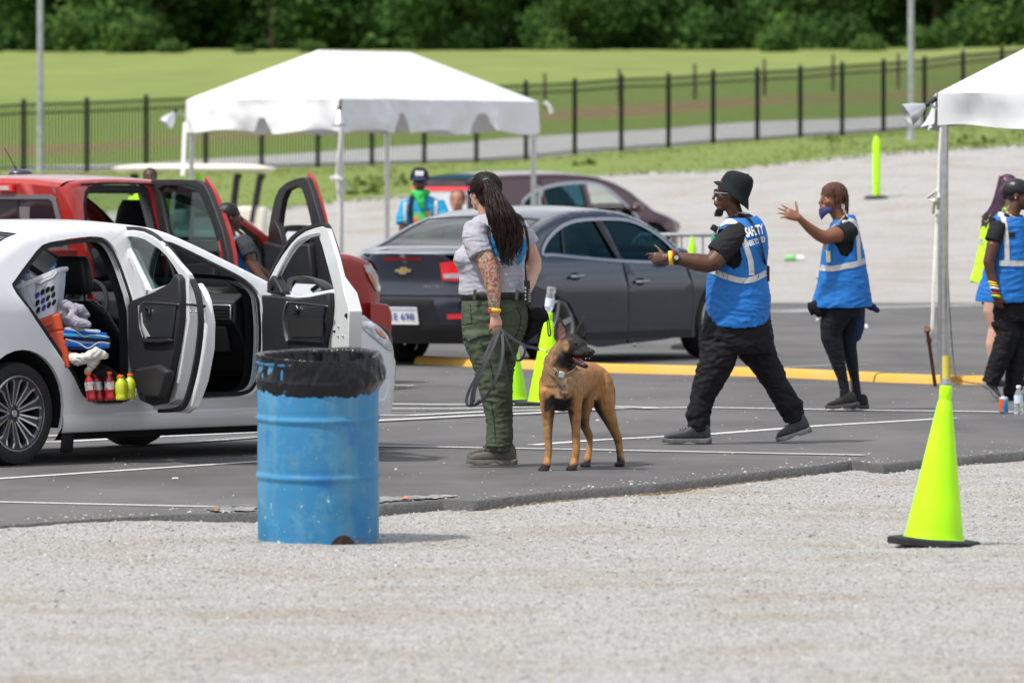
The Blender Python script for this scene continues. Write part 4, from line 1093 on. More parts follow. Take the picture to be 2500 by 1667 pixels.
seat(WC, -.37, 1, 1.03); seat(WC, .37, 1, 1.03)
g = MB(); pts = [V(1.86+.05*math.sin(a), .37+.18*math.cos(a), .88+.17*math.sin(a)) for a in [k*math.pi/14 for k in range(29)]]; g.tube(pts, .014, 8, ref=(1, 0, .1)); g.box((1.92, .37, .88), (.05, .12, .08)); WC.local(g, 'steering_wheel', M['dash'])
# rear bench
g = MB(); g.rings([[V(x, y, z) for x, z in ((-.25, .35), (.50, .35), (.545, .50), (.50, .56), (.1, .52), (-.02, .60), (-.22, 1.0), (-.34, 1.02))] for y in (-.70, .70)]); WC.local(g, 'rear_bench', M['black_leather'], bevel=.025)
# wheels
for x in (0, 2.70):
    for sg in (-1, 1): WC.wheel(x, sg, .305, .205, 'ten' if sg < 0 else None)
# headlamp, wrapping the near corner
hl = [(2.93, .82), (3.08, .835), (3.26, .745), (3.40, .64), (3.42, .60), (3.30, .62), (3.10, .71), (2.97, .79)]
WC.patch(hl, (), -1, .006, .06, step=.04).build('headlight', M['white_lens'], WC.e)
WC.patch([(3.14, .755), (3.22, .735), (3.30, .68), (3.22, .70)], (), -1, .010, .06, step=.04).build('indicator', M['orange_lens'], WC.e)
# open doors -------------------------------------------------------
class Door:
    """door swung out about a vertical hinge; plane coordinates u (from hinge), z; n = towards the outer skin"""
    def __init__(s, car, hx, th, hy=None):
        t = R(th); hy = -car.Wm if hy is None else hy; s.h = car.w2(hx, hy, 0)
        s.d = -car.fw*math.cos(t) - car.lf*math.sin(t); s.n = car.fw*math.sin(t) - car.lf*math.cos(t); s.car = car
        # n must point away from the cabin: the outer face looks to the car's front when open
        if s.n.dot(car.fw) < 0: s.n = -s.n
    def p(s, u, z, k=0.0): return s.h + s.d*u + s.n*k + V(0, 0, z)
    def pick(s, px, py, k=0.0):
        nn = s.n; dx = (px-CX)/F; T = (s.h+nn*k).dot(nn)/(dx*nn.x+nn.y); q = V(dx*T, T, 0)-s.h
        return (q.dot(s.d), H-(py-HY)*T/F)
    def picks(s, pts, k=0.0): return [s.pick(*p, k) for p in pts]
    def slab(s, poly, k0, k1, name, m, parent, bevel=0, holes=(), **kw):
        V2, T = fill(poly, holes); n = len(V2); g = MB()
        fs = [tuple(t) for t in T] + [tuple(n+i for i in reversed(t)) for t in T] + [(j, i, n+i, n+j) for i, j in edge_loop(T)]
        f0 = k0 if callable(k0) else (lambda u, z: k0); f1 = k1 if callable(k1) else (lambda u, z: k1)
        g.add([s.p(u, z, f0(u, z)) for u, z in V2] + [s.p(u, z, f1(u, z)) for u, z in V2], fs)
        return g.build(name, m, parent, bevel=bevel, sharp=kw.get('sharp', 35))
    def strip(s, pts, w, k0, k1, name, m, parent, closed=False, n=4):
        """moulding following a path on the door: rectangular section"""
        P = curve([tuple(p) for p in pts], n, closed); g = MB(); rs = []; N = len(P)
        for i, p in enumerate(P):
            a = P[i-1] if (i or closed) else P[0]; b = P[(i+1) % N] if (i < N-1 or closed) else P[-1]
            t = (b-a).normalized(); q = Vector((-t.y, t.x))
            rs.append([s.p(*(p+q*w/2), k0), s.p(*(p-q*w/2), k0), s.p(*(p-q*w/2), k1), s.p(*(p+q*w/2), k1)])
        if closed: rs.append(rs[0])
        g.rings(rs, cap0=not closed, cap1=not closed); return g.build(name, m, parent, sharp=50)
def latch(D, parent, u0, z0, w, k):   # striker slot and bolts on the door's end face
    g = MB(); g.box(D.p(u0, z0, k), (.02, .02, .018)); return g
# rear door
D = Door(WC, WC.pick(335, 850)[0], 62)
outer = D.picks([(279, 571), (300, 563), (323, 562), (348, 566), (372, 578), (390, 592), (408, 611), (432, 640), (459, 670), (459, 720), (462, 780), (452, 840), (440, 920), (428, 975), (405, 988), (361, 985), (345, 960), (330, 880), (326, 790), (338, 740), (352, 722), (330, 665), (300, 600), (288, 582)])
win = D.picks([(300, 580), (318, 578), (336, 580), (354, 586), (371, 597), (388, 608), (404, 623), (424, 650), (438, 674), (430, 688), (398, 698), (366, 709), (345, 668), (322, 622)])
trim = D.picks([(340, 732), (390, 712), (430, 690), (444, 668), (453, 680), (455, 721), (455, 770), (450, 810), (442, 860), (430, 920), (414, 984), (385, 990), (358, 978), (340, 925), (330, 870), (326, 820), (326, 770), (330, 742)])
zb_ = .93
rd = empty('door', D.h, None); bpy.data.objects.remove(rd)
skin_low = [p for p in outer]
D1 = D.slab(outer, -.0, lambda u, z: .03 if z > 1.02 else .085, 'door', M['jamb_white'], WC.e, holes=[win], bevel=.004)
# outer skin bows outward beyond the inner frame
sk = [(.05, .30), (.62, .30), (.76, .34), (.88, .50), (.965, .68), (1.0, .83), (.975, .96), (.93, 1.03), (.86, 1.07), (.02, 1.0), (-.02, .6)]
D.slab([(x*1.0, z) for x, z in sk], .08, lambda u, z: .115 + .035*math.sin(math.pi*min(1, max(0, (z-.25)/.8))), 'door_skin', M['white_paint'], D1, bevel=.012)
D.slab(trim, -.045, .002, 'trim_panel', M['charcoal_trim'], D1, bevel=.012)
D.slab(win, .018, .024, 'door_window', M['tint'], D1)
D.strip(D.picks([(404, 612), (420, 650), (431, 688)], .02), .014, .010, .03, 'window_divider', M['black_rubber'], D1)
D.strip(D.picks([(281, 566), (302, 559), (324, 558), (350, 562), (376, 575), (396, 592), (414, 610), (438, 642), (463, 674), (478, 700), (488, 740), (491, 790), (484, 860), (470, 930), (452, 985), (430, 1000), (392, 1003)], .03), .022, .012, .045, 'door_seal', M['black_rubber'], D1)
D.strip(D.picks([(290, 579), (310, 612), (334, 660), (357, 712)], -.01), .028, -.012, .006, 'window_channel', M['jamb_white'], D1)
# pull recess, arm rest, handle, storage shelf
D.slab(D.picks([(346, 738), (432, 745), (428, 790), (424, 826), (372, 826), (350, 800), (342, 765)], -.045), -.058, -.040, 'arm_rest', M['black_leather'], D1, bevel=.008)
D.strip(D.picks([(345, 744), (344, 775), (350, 806), (358, 828)], -.06), .016, -.07, -.050, 'pull_bezel', M['chrome_dull'], D1)
D.strip(D.picks([(348, 737), (390, 739), (434, 742)], -.06), .006, -.064, -.052, 'trim_line', M['chrome_dull'], D1)
D.slab(D.picks([(341, 746), (347, 744), (352, 790), (370, 822), (352, 824), (344, 800)], -.05), -.062, -.04, 'pull_trim', M['headliner'], D1, bevel=.004)
D.slab(D.picks([(352, 750), (368, 750), (367, 772), (356, 773)], -.06), -.064, -.052, 'handle_recess', M['dark'], D1, bevel=.003)
D.strip(D.picks([(359, 754), (364, 762), (361, 771)], -.068), .012, -.078, -.064, 'door_handle', M['chrome'], D1)
D.slab(D.picks([(350, 828), (420, 826), (424, 832), (400, 838), (352, 836)], -.05), -.075, -.03, 'pull_shelf', M['charcoal_trim'], D1, bevel=.006)
D.slab(D.picks([(345, 900), (400, 890), (425, 905), (408, 972), (360, 968)], -.05), -.10, -.04, 'door_pocket', M['charcoal_trim'], D1, bevel=.02)
def endface(D, parent, pts_slot, bolts, k=.055, u=None):
    g = MB(); q = D.pick(*pts_slot, k); uu = q[0] if u is None else u
    g.box(D.p(uu, q[1], k), (.05, .02, .012)); g.build('door_latch', M['dark'], parent)
    for b in bolts:
        q = D.pick(*b, k); MB().lathe([(0, .010), (.008, .010), (.009, 0)], D.p(q[0], q[1], k-.004), 10, -D.n).build('bolt', M['galv'], parent)
g = MB()
for (a, b) in (((455, 743), (480, 748)),): g.tube([D.p(*D.pick(*a, -.004), -.004), D.p(*D.pick(*b, -.0), .05)], [.006, .009], 6)
g.build('door_latch', M['dark'], D1)
for b in ((467, 740), (466, 762), (479, 761)): q = D.pick(*b, -.004); MB().ball(D.p(q[0], q[1], -.004), .008, 8, 6).build('bolt', M['galv'], D1)
# front door
D = Door(WC, WC.pick(655, 740)[0], 62)
outer = D.picks([(656, 684), (672, 652), (690, 622), (712, 593), (728, 577), (746, 565), (768, 557), (786, 553), (800, 560), (810, 590), (822, 630), (833, 676), (840, 715), (852, 760), (850, 850), (838, 960), (800, 985), (700, 975), (664, 950), (654, 860), (652, 780), (652, 715)])
win = D.picks([(676, 676), (688, 652), (704, 624), (719, 604), (732, 592), (750, 581), (776, 572), (786, 600), (797, 640), (808, 680), (816, 712), (770, 724), (730, 724), (690, 719), (682, 700)])
trim = D.picks([(653, 720), (690, 722), (731, 728), (770, 724), (817, 714), (818, 740), (814, 790), (804, 832), (796, 900), (780, 972), (700, 965), (668, 945), (656, 880)])
D2 = D.slab(outer, 0, lambda u, z: .028 if z > 1.02 else .085, 'door', M['jamb_white'], WC.e, holes=[win], bevel=.004)
sk = [(.06, .30), (.9, .30), (1.08, .36), (1.17, .55), (1.22, .72), (1.235, .86), (1.20, .98), (1.12, 1.04), (.02, .95), (-.02, .6)]
D.slab(sk, .08, lambda u, z: .105 + .03*math.sin(math.pi*min(1, max(0, (z-.25)/.8))), 'door_skin', M['white_paint'], D2, bevel=.012)
D.slab(trim, -.045, .002, 'trim_panel', M['charcoal_trim'], D2, bevel=.012)
D.strip(D.picks([(660, 676), (682, 634), (707, 592), (728, 571), (748, 559), (772, 551), (789, 549), (800, 556), (816, 600), (829, 650), (836, 690), (842, 730), (848, 780), (848, 830), (844, 880)], .02), .018, .005, .040, 'door_seal', M['black_rubber'], D2)
D.strip(D.picks([(668, 695), (690, 648), (715, 605), (736, 585), (760, 576), (780, 572)], -.006), .018, -.010, .004, 'window_channel', M['galv'], D2)
D.slab(D.picks([(655, 715), (655, 690), (668, 672), (680, 690), (690, 712), (690, 720)], -.02), -.03, .03, 'corner_cover', M['black_plastic'], D2, bevel=.008)
q = D.pick(664, 696, -.03); MB().lathe([(0, .012), (.028, .010), (.036, 0)], D.p(*q, -.03), 18, -D.n).build('tweeter', M['dark'], D2)
D.slab(D.picks([(712, 742), (797, 748), (793, 770), (790, 838), (706, 832), (698, 800), (700, 760)], -.045), -.062, -.040, 'arm_rest', M['black_leather'], D2, bevel=.008)
D.strip(D.picks([(703, 738), (696, 765), (695, 800), (702, 835)], -.06), .018, -.072, -.052, 'pull_bezel', M['chrome_dull'], D2)
D.strip(D.picks([(703, 737), (750, 741), (798, 747)], -.06), .006, -.066, -.052, 'trim_line', M['chrome_dull'], D2)
D.slab(D.picks([(708, 778), (788, 779), (788, 822), (712, 824)], -.062), -.066, -.056, 'panel_recess', M['dark'], D2, bevel=.003)
D.slab(D.picks([(713, 744), (731, 745), (730, 767), (716, 766)], -.062), -.068, -.056, 'handle_recess', M['dark'], D2, bevel=.003)
D.strip(D.picks([(726, 748), (729, 756), (724, 764)], -.07), .012, -.082, -.066, 'door_handle', M['chrome'], D2)
g = MB(); g.tube([D.p(*D.pick(814, 809, -.004), -.004), D.p(*D.pick(837, 811, 0), .05)], [.006, .009], 6); g.build('door_latch', M['dark'], D2)
for b in ((826, 797), (825, 820), (837, 820)): q = D.pick(*b, -.004); MB().ball(D.p(q[0], q[1], -.004), .008, 8, 6).build('bolt', M['galv'], D2)
q = D.pick(858, 770, .03); MB().ball(D.p(q[0]-.0, q[1], .0), .014, 10, 8).build('rubber_plug', M['dark'], D2)
# wing mirror on the outer side of the front door
def mirror(D, parent, house, glass, k, depth, mh, face):
    P = D.picks(house, k); g = MB(); c = Vector((sum(p[0] for p in P)/len(P), sum(p[1] for p in P)/len(P)))
    rs = []
    for t, sc in ((0, .96), (.004, 1.0), (.35, 1.0), (.75, .82), (1, .45)):
        rs.append([D.p(*(c+(Vector(p)-c)*sc), k + depth*t) for p in P])
    g.rings(rs); o = g.build('wing_mirror', mh, parent, sharp=45)
    G = D.picks(glass, k); zm = sum(p[1] for p in G)/len(G); D.slab(G, lambda u, z: k-.010+(z-zm)*.32, k+.02, 'mirror_glass', M['mirror'], o)
    D.strip(G, .012, k-.010, k-.0, 'mirror_bezel', M['black_plastic'], o, closed=True)
    return o
mirror(D, D2, rnd([(702, 722), (700, 690), (706, 678), (728, 674), (760, 680), (786, 698), (795, 715), (790, 724), (750, 726), (722, 727)]), rnd([(720, 718), (716, 694), (724, 681), (750, 682), (776, 691), (789, 706), (790, 718), (776, 722), (748, 724), (728, 725)], 3), .16, .12, M['black_plastic'], 0)
MB().tube([D.p(.10, .93, .03), D.p(.16, .93, .18)], [(.03, .02), (.03, .02)], 10).build('mirror_arm', M['black_plastic'], D2)
# ------------------------------------------------------------------ red pickup
TR = Car(54, 215, 55.4, .87, [(-.06, 1.60), (0, 1.635), (.12, 1.658), (.5, 1.668), (.9, 1.662), (1.25, 1.638), (1.6, 1.575), (1.95, 1.44), (2.3, 1.25), (2.52, 1.13), (2.62, 1.09), (3.0, 1.075), (3.3, 1.06), (3.5, 1.03), (3.68, .97), (3.82, .82)], (-.06, 3.84), 1.05, .30, (.10, .05), (.32, .07), 'red_pickup', 'red crew-cab pickup with its near-side doors open, behind the white car', 'pickup truck', crown=((0, .035), (1.3, .04), (2.4, .05), (2.7, .07), (3.7, .06)), r=.36)
tro = TR.picks([(203, 500), (207, 468), (216, 456), (240, 451), (300, 450), (350, 451), (362, 462), (372, 492), (386, 545), (396, 600), (402, 660), (402, 720), (330, 730), (270, 720), (230, 660), (212, 600)])
tfo = [(1.06, .45), (1.03, 1.05), (.99, 1.40), (1.0, 1.53), (1.12, 1.57), (1.35, 1.54), (1.62, 1.47), (1.95, 1.34), (2.20, 1.20), (2.28, 1.08), (2.30, .8), (2.26, .5), (2.1, .42)]
farw = [[(.2, 1.08), (.22, 1.50), (.85, 1.56), (.90, 1.08)], [(1.02, 1.08), (.98, 1.56), (1.3, 1.53), (1.85, 1.33), (2.12, 1.10)]]
TR.shell([(3.05-.03, .42)], .36, [tro, tfo], M['red_paint'], [(1.50, 2.56, 'windshield', M['clear'], 1)], [(.36, -.02), (1.1, 0), (1.6, -.06)], [(.36, 3.78), (.5, 3.84), (.7, 3.84), (.82, 3.82)], bul=.02, bulf=.10, far_holes=farw)
for p in farw: TR.pane(p, 'clear', sg=1)
TR.ring(inset(tro, .01), .035, 'black_rubber', off=-.01, name='door_seal'); TR.ring(inset(tfo, .01), .035, 'black_rubber', off=-.01, name='door_seal')
TR.liner([inset(tro, .04), inset(tfo, .04)], -.09, hi=2.4, m='headliner', sgs=(-1,), name='pillar_trim'); TR.liner(farw, -.08, hi=2.4, m='headliner', sgs=(1,), name='far_trim')
g = MB(); g.grid(lambda u, v: V(lerp(.06, 1.5, u), lerp(-.62, .62, v), TR.ze(lerp(.06, 1.5, u))-.05), 10, 6); TR.local(g, 'headliner', M['headliner'])
g = MB(); g.box((1.2, 0, .5), (2.4, 1.5, .03)).box((2.4, 0, .8), (.06, 1.5, .6)).box((-.0, 0, .75), (.04, 1.5, .5)); TR.local(g, 'floor', M['dark'])
g = prism_y([(2.45, .6), (2.0, .75), (1.95, 1.0), (2.1, 1.08), (2.45, 1.06)], -.7, .7); TR.local(g, 'dashboard', M['dash'], bevel=.02)
def tall_seat(c, x, y, z0, zt, hw, hz):
    g = MB(); rs = []
    for i in range(15):
        u = i/14; z = lerp(z0, zt, u); w = hw*(1 if u < .62 else lerp(1, .42, ((u-.62)/.38)**1.4)); 
        if u > .93: w *= .8
        t = .07*(1-.3*u); rs.append([V(x+.25*(1-u)+t*math.sin(a), y+w*math.copysign(abs(math.cos(a))**.6, math.cos(a)), z) for a in [k*math.pi/12 for k in range(24)]])
    g.rings(rs); q = c.local(g, 'seat', M['black_leather'], sharp=50)
    g = MB(); g.box((x+.45, y, z0+.02), (.5, hw*2, .16)); c.local(g, 'seat_cushion', M['black_leather'], q, bevel=.04)
tall_seat(TR, 1.12, -.40, .65, 1.50, .26, 1.5); tall_seat(TR, 1.12, .40, .65, 1.50, .26, 1.5)
# cab back: grey-framed window with slider, third brake light, gap lines
def rearw(y, z, off): return TR.w2(TR.rear(y, z)-off, y, z)
def rslab(poly, off, th, name, m, holes=()):
    V2, T = fill(poly, holes, step=.08); n = len(V2); g = MB()
    fs = [tuple(t) for t in T] + [tuple(n+i for i in reversed(t)) for t in T] + [(j, i, n+i, n+j) for i, j in edge_loop(T)]
    g.add([rearw(y, z, off) for y, z in V2] + [rearw(y, z, off+th) for y, z in V2], fs); return g.build(name, M[m], TR.e)
M['grey_trim'] = mat('grey_window_gasket', (.16, .165, .18), .6, var=.1)
fr = [(-.69, 1.12), (-.60, 1.52), (-.55, 1.545), (.55, 1.545), (.60, 1.52), (.69, 1.12)]
gl = [(-.64, 1.14), (-.565, 1.49), (-.53, 1.51), (.53, 1.51), (.565, 1.49), (.64, 1.14)]
rslab(fr, .002, .012, 'rear_window_frame', 'grey_trim', [gl])
M['privacy'] = mat('dark_privacy_glass', (.018, .022, .028), .05, var=.05, coat=1)
rslab(gl, -.004, .008, 'rear_window', 'privacy')
for y in (-.22, .22): rslab([(y-.012, 1.15), (y-.012, 1.50), (y+.012, 1.50), (y+.012, 1.15)], .004, .008, 'slider_frame', 'black_plastic')
rslab([(-.30, 1.14), (-.34, 1.45), (-.22, 1.45), (-.26, 1.14)], .005, .004, 'sticker', 'grey_trim')
o = rslab([(-.20, 1.572), (-.20, 1.622), (.20, 1.622), (.20, 1.572)], .0, .035, 'brake_light', 'red_lens')
rslab([(-.17, 1.58), (-.17, 1.612), (-.08, 1.612), (-.08, 1.58)], .034, .006, 'cargo_lamp', 'white_lens')
rslab([(-.60, 1.555), (-.57, 1.63), (-.555, 1.63), (-.585, 1.555)], .001, .002, 'roof_seam', 'grey_trim')
# drip rail, roof antenna
g = MB(); g.tube([TR.side(x, TR.ze(x)-.035, -1, .006) for x in np.linspace(.12, 1.3, 16)], .008, 6); g.build('drip_rail', M['black_rubber'], TR.e)
o = MB().ball(at(50, 424, 56.6), (.10, .055, .035), 14, 8).build('roof_antenna', M['grey_paint'], TR.e)
MB().tube([at(42, 419, 56.6), at(30, 395, 56.6), at(11, 362, 56.6)], [.006, .004, .003], 6).lathe([(0,.04),(.018,.035),(.022,0)], at(41, 425, 56.6), 10).build('antenna_whip', M['black_plastic'], o)
# cargo bed
g = MB()
for sy in (-1, 1): g.add([], []); g.box((-.85, sy*.80, .82), (1.5, .12, .62))
g.box((-.85, 0, .55), (1.5, 1.5, .06)).box((-1.6, 0, .82), (.06, 1.7, .62)); TR.local(g, 'cargo_bed', M['red_paint'], bevel=.02)
for x in (-.75, 3.02):
    for sg in (-1, 1): TR.wheel(x, sg, .36, .24, 6 if sg < 0 else None)
TR.ring([(3.0, .36)]+TR.arch(3.02, .47, .36)+[(3.5, .36)], .0, 'black_plastic') if False else None
g = MB(); ap = TR.arch(3.02, .42, .38, 30); ap2 = TR.arch(3.02, .465, .38, 30)
g.add([q for a, b in zip(ap, ap2) for q in (TR.side(*a, -1, .028), TR.side(*b, -1, .030), TR.side(*b, -1, 0))], [f for i in range(30) for f in ((3*i, 3*i+1, 3*i+4, 3*i+3), (3*i+1, 3*i+2, 3*i+5, 3*i+4))]); g.build('fender_flare', M['red_paint'], TR.e)
hl = TR.picks([(886, 646), (904, 650), (918, 668), (926, 692), (926, 712), (918, 712), (905, 690), (894, 668)])
TR.patch(hl, (), -1, .008, .06, step=.04).build('headlight', M['white_lens'], TR.e)
TR.patch(TR.picks([(893, 664), (903, 668), (912, 684), (917, 700), (908, 694), (898, 678)]), (), -1, .013, .06, step=.04).build('indicator', M['orange_lens'], TR.e)
g = MB(); rs = []
for y in np.linspace(-.92, .92, 13): x = 3.86+.08*(1-(y/.92)**2)-.05*abs(y/.92)**4; rs.append([V(x+dx, y, z) for dx, z in ((-.25, .34), (0, .36), (.03, .44), (.03, .58), (-.02, .64), (-.25, .66))])
g.rings(rs); TR.local(g, 'bumper', M['red_paint'], bevel=.01)
# pickup doors
def truck_door(hx, th, outer, win, trim, glass):
    D = Door(TR, hx, th); o = D.picks(outer); w = D.picks(win); t = D.picks(trim)
    a = D.slab(o, 0, lambda u, z: .05 if z > 1.12 else .09, 'door', M['charcoal_trim'], TR.e, holes=[w], bevel=.006)
    return D, a, o, w, t
D, d1, o_, w_, t_ = truck_door(.92, 62, [(357, 446), (372, 439), (430, 438), (478, 440), (496, 450), (508, 470), (524, 510), (541, 560), (556, 620), (562, 700), (552, 760), (440, 760), (410, 700), (404, 640), (388, 560), (372, 500)], [(386, 462), (400, 454), (460, 453), (482, 462), (498, 498), (518, 550), (532, 600), (536, 640), (470, 650), (428, 650), (408, 560)], [(416, 650), (532, 640), (540, 700), (530, 750), (430, 750)], 1)
uu = max(p[0] for p in o_); print('truck rear door', uu, [tuple(round(q, 2) for q in p) for p in o_[:8]])
D.slab(w_, .02, .026, 'door_window', M['tint'], d1); D.slab(t_, -.05, .0, 'trim_panel', M['charcoal_trim'], d1, bevel=.01)
us = [(p[0], p[1]) for p in o_]
edge = D.picks([(494, 446), (512, 476), (528, 516), (544, 560), (557, 612), (563, 680), (556, 760)], .03)
D.strip(edge, .10, .045, .075, 'door_skin', M['red_paint'], d1)
D.strip(D.picks([(503, 470), (519, 508), (534, 555), (546, 610), (551, 680)], .0), .022, -.006, .012, 'door_seal', M['black_rubber'], d1)
D.strip(D.picks([(536, 590), (543, 620), (546, 660)], .0), .03, -.012, -.004, 'edge_panel', M['red_paint'], d1)
D, d2, o_, w_, t_ = truck_door(2.30, 62, [(653, 600), (655, 560), (662, 520), (670, 485), (680, 462), (698, 446), (716, 438), (738, 433), (750, 438), (760, 465), (772, 505), (784, 550), (794, 600), (804, 660), (808, 740), (790, 790), (700, 790), (662, 740), (655, 660)], [(684, 520), (690, 488), (700, 466), (722, 456), (736, 462), (746, 490), (756, 530), (764, 575), (768, 592), (720, 596), (690, 594), (676, 582)], [(650, 588), (700, 600), (768, 596), (775, 660), (770, 770), (690, 770), (660, 700)], 0)
print('truck front door', max(p[0] for p in o_))
D.slab(t_, -.06, .0, 'trim_panel', M['charcoal_trim'], d2, bevel=.015)
D.slab(D.picks([(655, 600), (660, 560), (672, 535), (684, 560), (694, 600)], -.02), -.03, .02, 'corner_cover', M['black_plastic'], d2, bevel=.006)
edge = D.picks([(745, 432), (757, 455), (770, 495), (783, 545), (794, 600), (804, 660), (810, 760)], .03)
D.strip(edge, .09, .045, .075, 'door_skin', M['red_paint'], d2)
D.strip(D.picks([(763, 626), (763, 680), (764, 730)], .0), .12, -.012, -.004, 'edge_panel', M['red_paint'], d2)
D.strip(D.picks([(786, 560), (800, 640), (806, 720)], .06), .10, .05, .10, 'edge_panel', M['red_paint'], d2)
mirror(D, d2, rnd([(694, 592), (690, 560), (698, 551), (740, 550), (760, 558), (764, 590), (750, 600), (704, 602)]), rnd([(702, 590), (698, 563), (706, 555), (738, 555), (752, 562), (754, 588), (740, 594), (712, 596)], 3), .16, .12, M['black_plastic'], 0)
# ------------------------------------------------------------------ dark grey saloon
ML = Car(58, 1376, 64.0, .92, [(-1.08, .985), (-.95, 1.003), (-.66, 1.03), (-.45, 1.085), (-.25, 1.165), (0, 1.255), (.3, 1.325), (.6, 1.365), (1.0, 1.378), (1.45, 1.35), (1.8, 1.262), (2.1, 1.12), (2.32, 1.0), (2.5, .95), (2.9, .90), (3.3, .81), (3.58, .68)], (-1.08, 3.58), .98, .42, (.60, .34), (.6, .28), 'dark_grey_car', 'dark blue-grey four-door car parked rear-on behind the dog handler', 'car', crown=((-1.1, .012), (-.6, .02), (-.1, .03), (.2, .035), (1.4, .04), (2, .04), (2.6, .06), (3.5, .05)), r=.335)
ML.sh = .10
gw = rnd(ML.picks([(1324, 620), (1336, 586), (1366, 556), (1404, 540), (1464, 535), (1532, 538), (1589, 563), (1640, 606), (1652, 638), (1600, 640), (1516, 637), (1420, 629), (1350, 622)]), 3)
rd_ = ML.picks([(1300, 640), (1316, 614), (1332, 580), (1364, 550), (1402, 533), (1457, 529), (1480, 560), (1518, 634), (1532, 700), (1534, 780), (1530, 838), (1470, 846), (1432, 836), (1410, 780), (1390, 740), (1350, 715), (1312, 700)])
fd_ = ML.picks([(1460, 529), (1535, 531), (1592, 557), (1650, 604), (1672, 640), (1690, 700), (1692, 760), (1684, 815), (1620, 828), (1534, 838), (1537, 780), (1535, 700), (1521, 634), (1483, 560)])
def clipwin(x0, x1): # window of each door: slices of the glass outline
    xs_ = [p[0] for p in gw]; out = []
    for p in gw: out.append((max(x0(p[1]), min(x1(p[1]), p[0])), p[1]))
    r = [out[0]]
    for q in out[1:]:
        if abs(q[0]-r[-1][0])+abs(q[1]-r[-1][1]) > 1e-3: r.append(q)
    return r
pb = lambda z: lerp(1.09, .93, (z-.93)/.38)
rwin = clipwin(lambda z: -9, lambda z: pb(z)-.045); fwin = clipwin(lambda z: pb(z)+.045, lambda z: 9)
ML.shell([(0, .385), (2.74, .385)], .20, [inset(rd_, -.004), inset(fd_, -.004)], M['grey_paint'], [(-.62, .14, 'rear_window', M['tint_rear'], 1), (1.52, 2.36, 'windshield', M['tint'], 1)], [(.2, -.98), (.32, -1.06), (.58, -1.12), (.635, -1.09), (.655, -1.05), (.85, -1.08), (.985, -1.12)], [(.2, 3.5), (.35, 3.58), (.5, 3.6), (.68, 3.56)], bul=.12, bulf=.18, far_holes=[rwin, fwin])
for p in (rwin, fwin): ML.pane(p, 'tint', sg=1)
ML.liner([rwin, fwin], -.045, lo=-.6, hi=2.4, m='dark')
for poly, w_, hx in ((rd_, rwin, (1405, 675)), (fd_, fwin, (1563, 688))):
    g = ML.patch(poly, [w_], -1, .0, .12); h2 = resamp(poly, .06); k = len(h2)
    g.add([p for x, z in h2 for p in (ML.side(x, z, -1, 0), ML.side(x, z, -1, -.03))], [(2*i, 2*i+1, 2*((i+1) % k)+1, 2*((i+1) % k)) for i in range(k)])
    dd = g.build('door', M['grey_paint'], ML.e, sharp=40)
    ML.patch(w_, (), -1, -.012, .15, step=.08).build('door_window', M['tint_dark'], dd)
    hx = ML.pick(*hx); g = MB(); g.tube([ML.side(hx[0]-.09, hx[1], -1, .01), ML.side(hx[0]-.07, hx[1], -1, .045), ML.side(hx[0]+.07, hx[1]+.005, -1, .045), ML.side(hx[0]+.09, hx[1]+.005, -1, .01)], .014, 8); g.build('door_handle', M['chrome_dull'], dd)
    ML.patch([(hx[0]+.08*math.cos(a), hx[1]+.035*math.sin(a)) for a in [i*.449 for i in range(14)]], (), -1, .002, 9).build('handle_recess', M['dark'], dd)
ML.ring(inset(gw, -.016), .030, 'chrome_dull', off=.006, name='window_trim')
ML.patch([(pb(.92)-.05, .925), (pb(1.32)-.05, 1.32), (pb(1.32)+.05, 1.32), (pb(.92)+.05, .925)], (), -1, .004, 9, step=.06).build('pillar_cover', M['black_plastic'], ML.e)
ML.patch([(.14, .96), (.30, 1.255), (.33, 1.26), (.18, .96)], (), -1, .002, 9, step=.06).build('window_divider', M['black_plastic'], ML.e)
# rear end details
def rp(y, z, off=.004): return ML.w2(ML.rear(y, z)-off, y, z)
def rear_patch(poly, off, name, m, th=0, holes=(), grid=.04, parent=None):
    V2, T = fill(poly, holes, step=.03, grid=grid); g = MB(); g.add([rp(y, z, off) for y, z in V2], T)
    if th:
        n = len(V2); g.add([rp(y, z, off-th) for y, z in V2], [tuple(reversed(t)) for t in T]); g.f += [(j, i, n+i, n+j) for i, j in edge_loop(T)]; g.m += [0]*len(edge_loop(T))
    return g.build(name, M[m] if isinstance(m, str) else m, parent or ML.e)
for sy in (-1, 1):
    L_ = [(sy*.37, .765), (sy*.36, .915), (sy*.48, .93), (sy*.575, .915), (sy*.575, .79), (sy*.50, .755)]
    t = rear_patch(L_, .014, 'tail_light', 'red_lens', .02)
    rear_patch([(sy*.39, .78), (sy*.385, .82), (sy*.52, .825), (sy*.52, .78)], .018, 'reversing_lens', 'white_lens', parent=t)
    L2 = [(-1.03, .79), (-1.03, .92), (-.84, .90), (-.77, .85), (-.84, .79)]
    ML.patch(L2, (), sy, .006, .05, step=.03).build('tail_light', M['red_lens'], ML.e)
    rear_patch([(sy*.42, .42), (sy*.42, .465), (sy*.60, .47), (sy*.60, .43)], .006, 'reflector', 'red_lens')
rear_patch([(-.20, .935), (-.20, .962), (.20, .962), (.20, .935)], .003, 'brake_light', mat('dark_red_lens', (.22, .01, .015), .3))
rear_patch([(-.60, .632), (-.4, .64), (0, .645), (.4, .64), (.60, .632), (.60, .62), (-.60, .62)], .0045, 'boot_lid_gap', 'dark')
for sy in (-1, 1): rear_patch([(sy*.40, .64), (sy*.57, .755), (sy*.58, .745), (sy*.42, .63)], .003, 'boot_lid_gap', 'dark')
rear_patch([(-.60, .20), (-.60, .34), (-.5, .36), (.5, .36), (.60, .34), (.60, .20)], .006, 'lower_bumper', 'black_plastic')
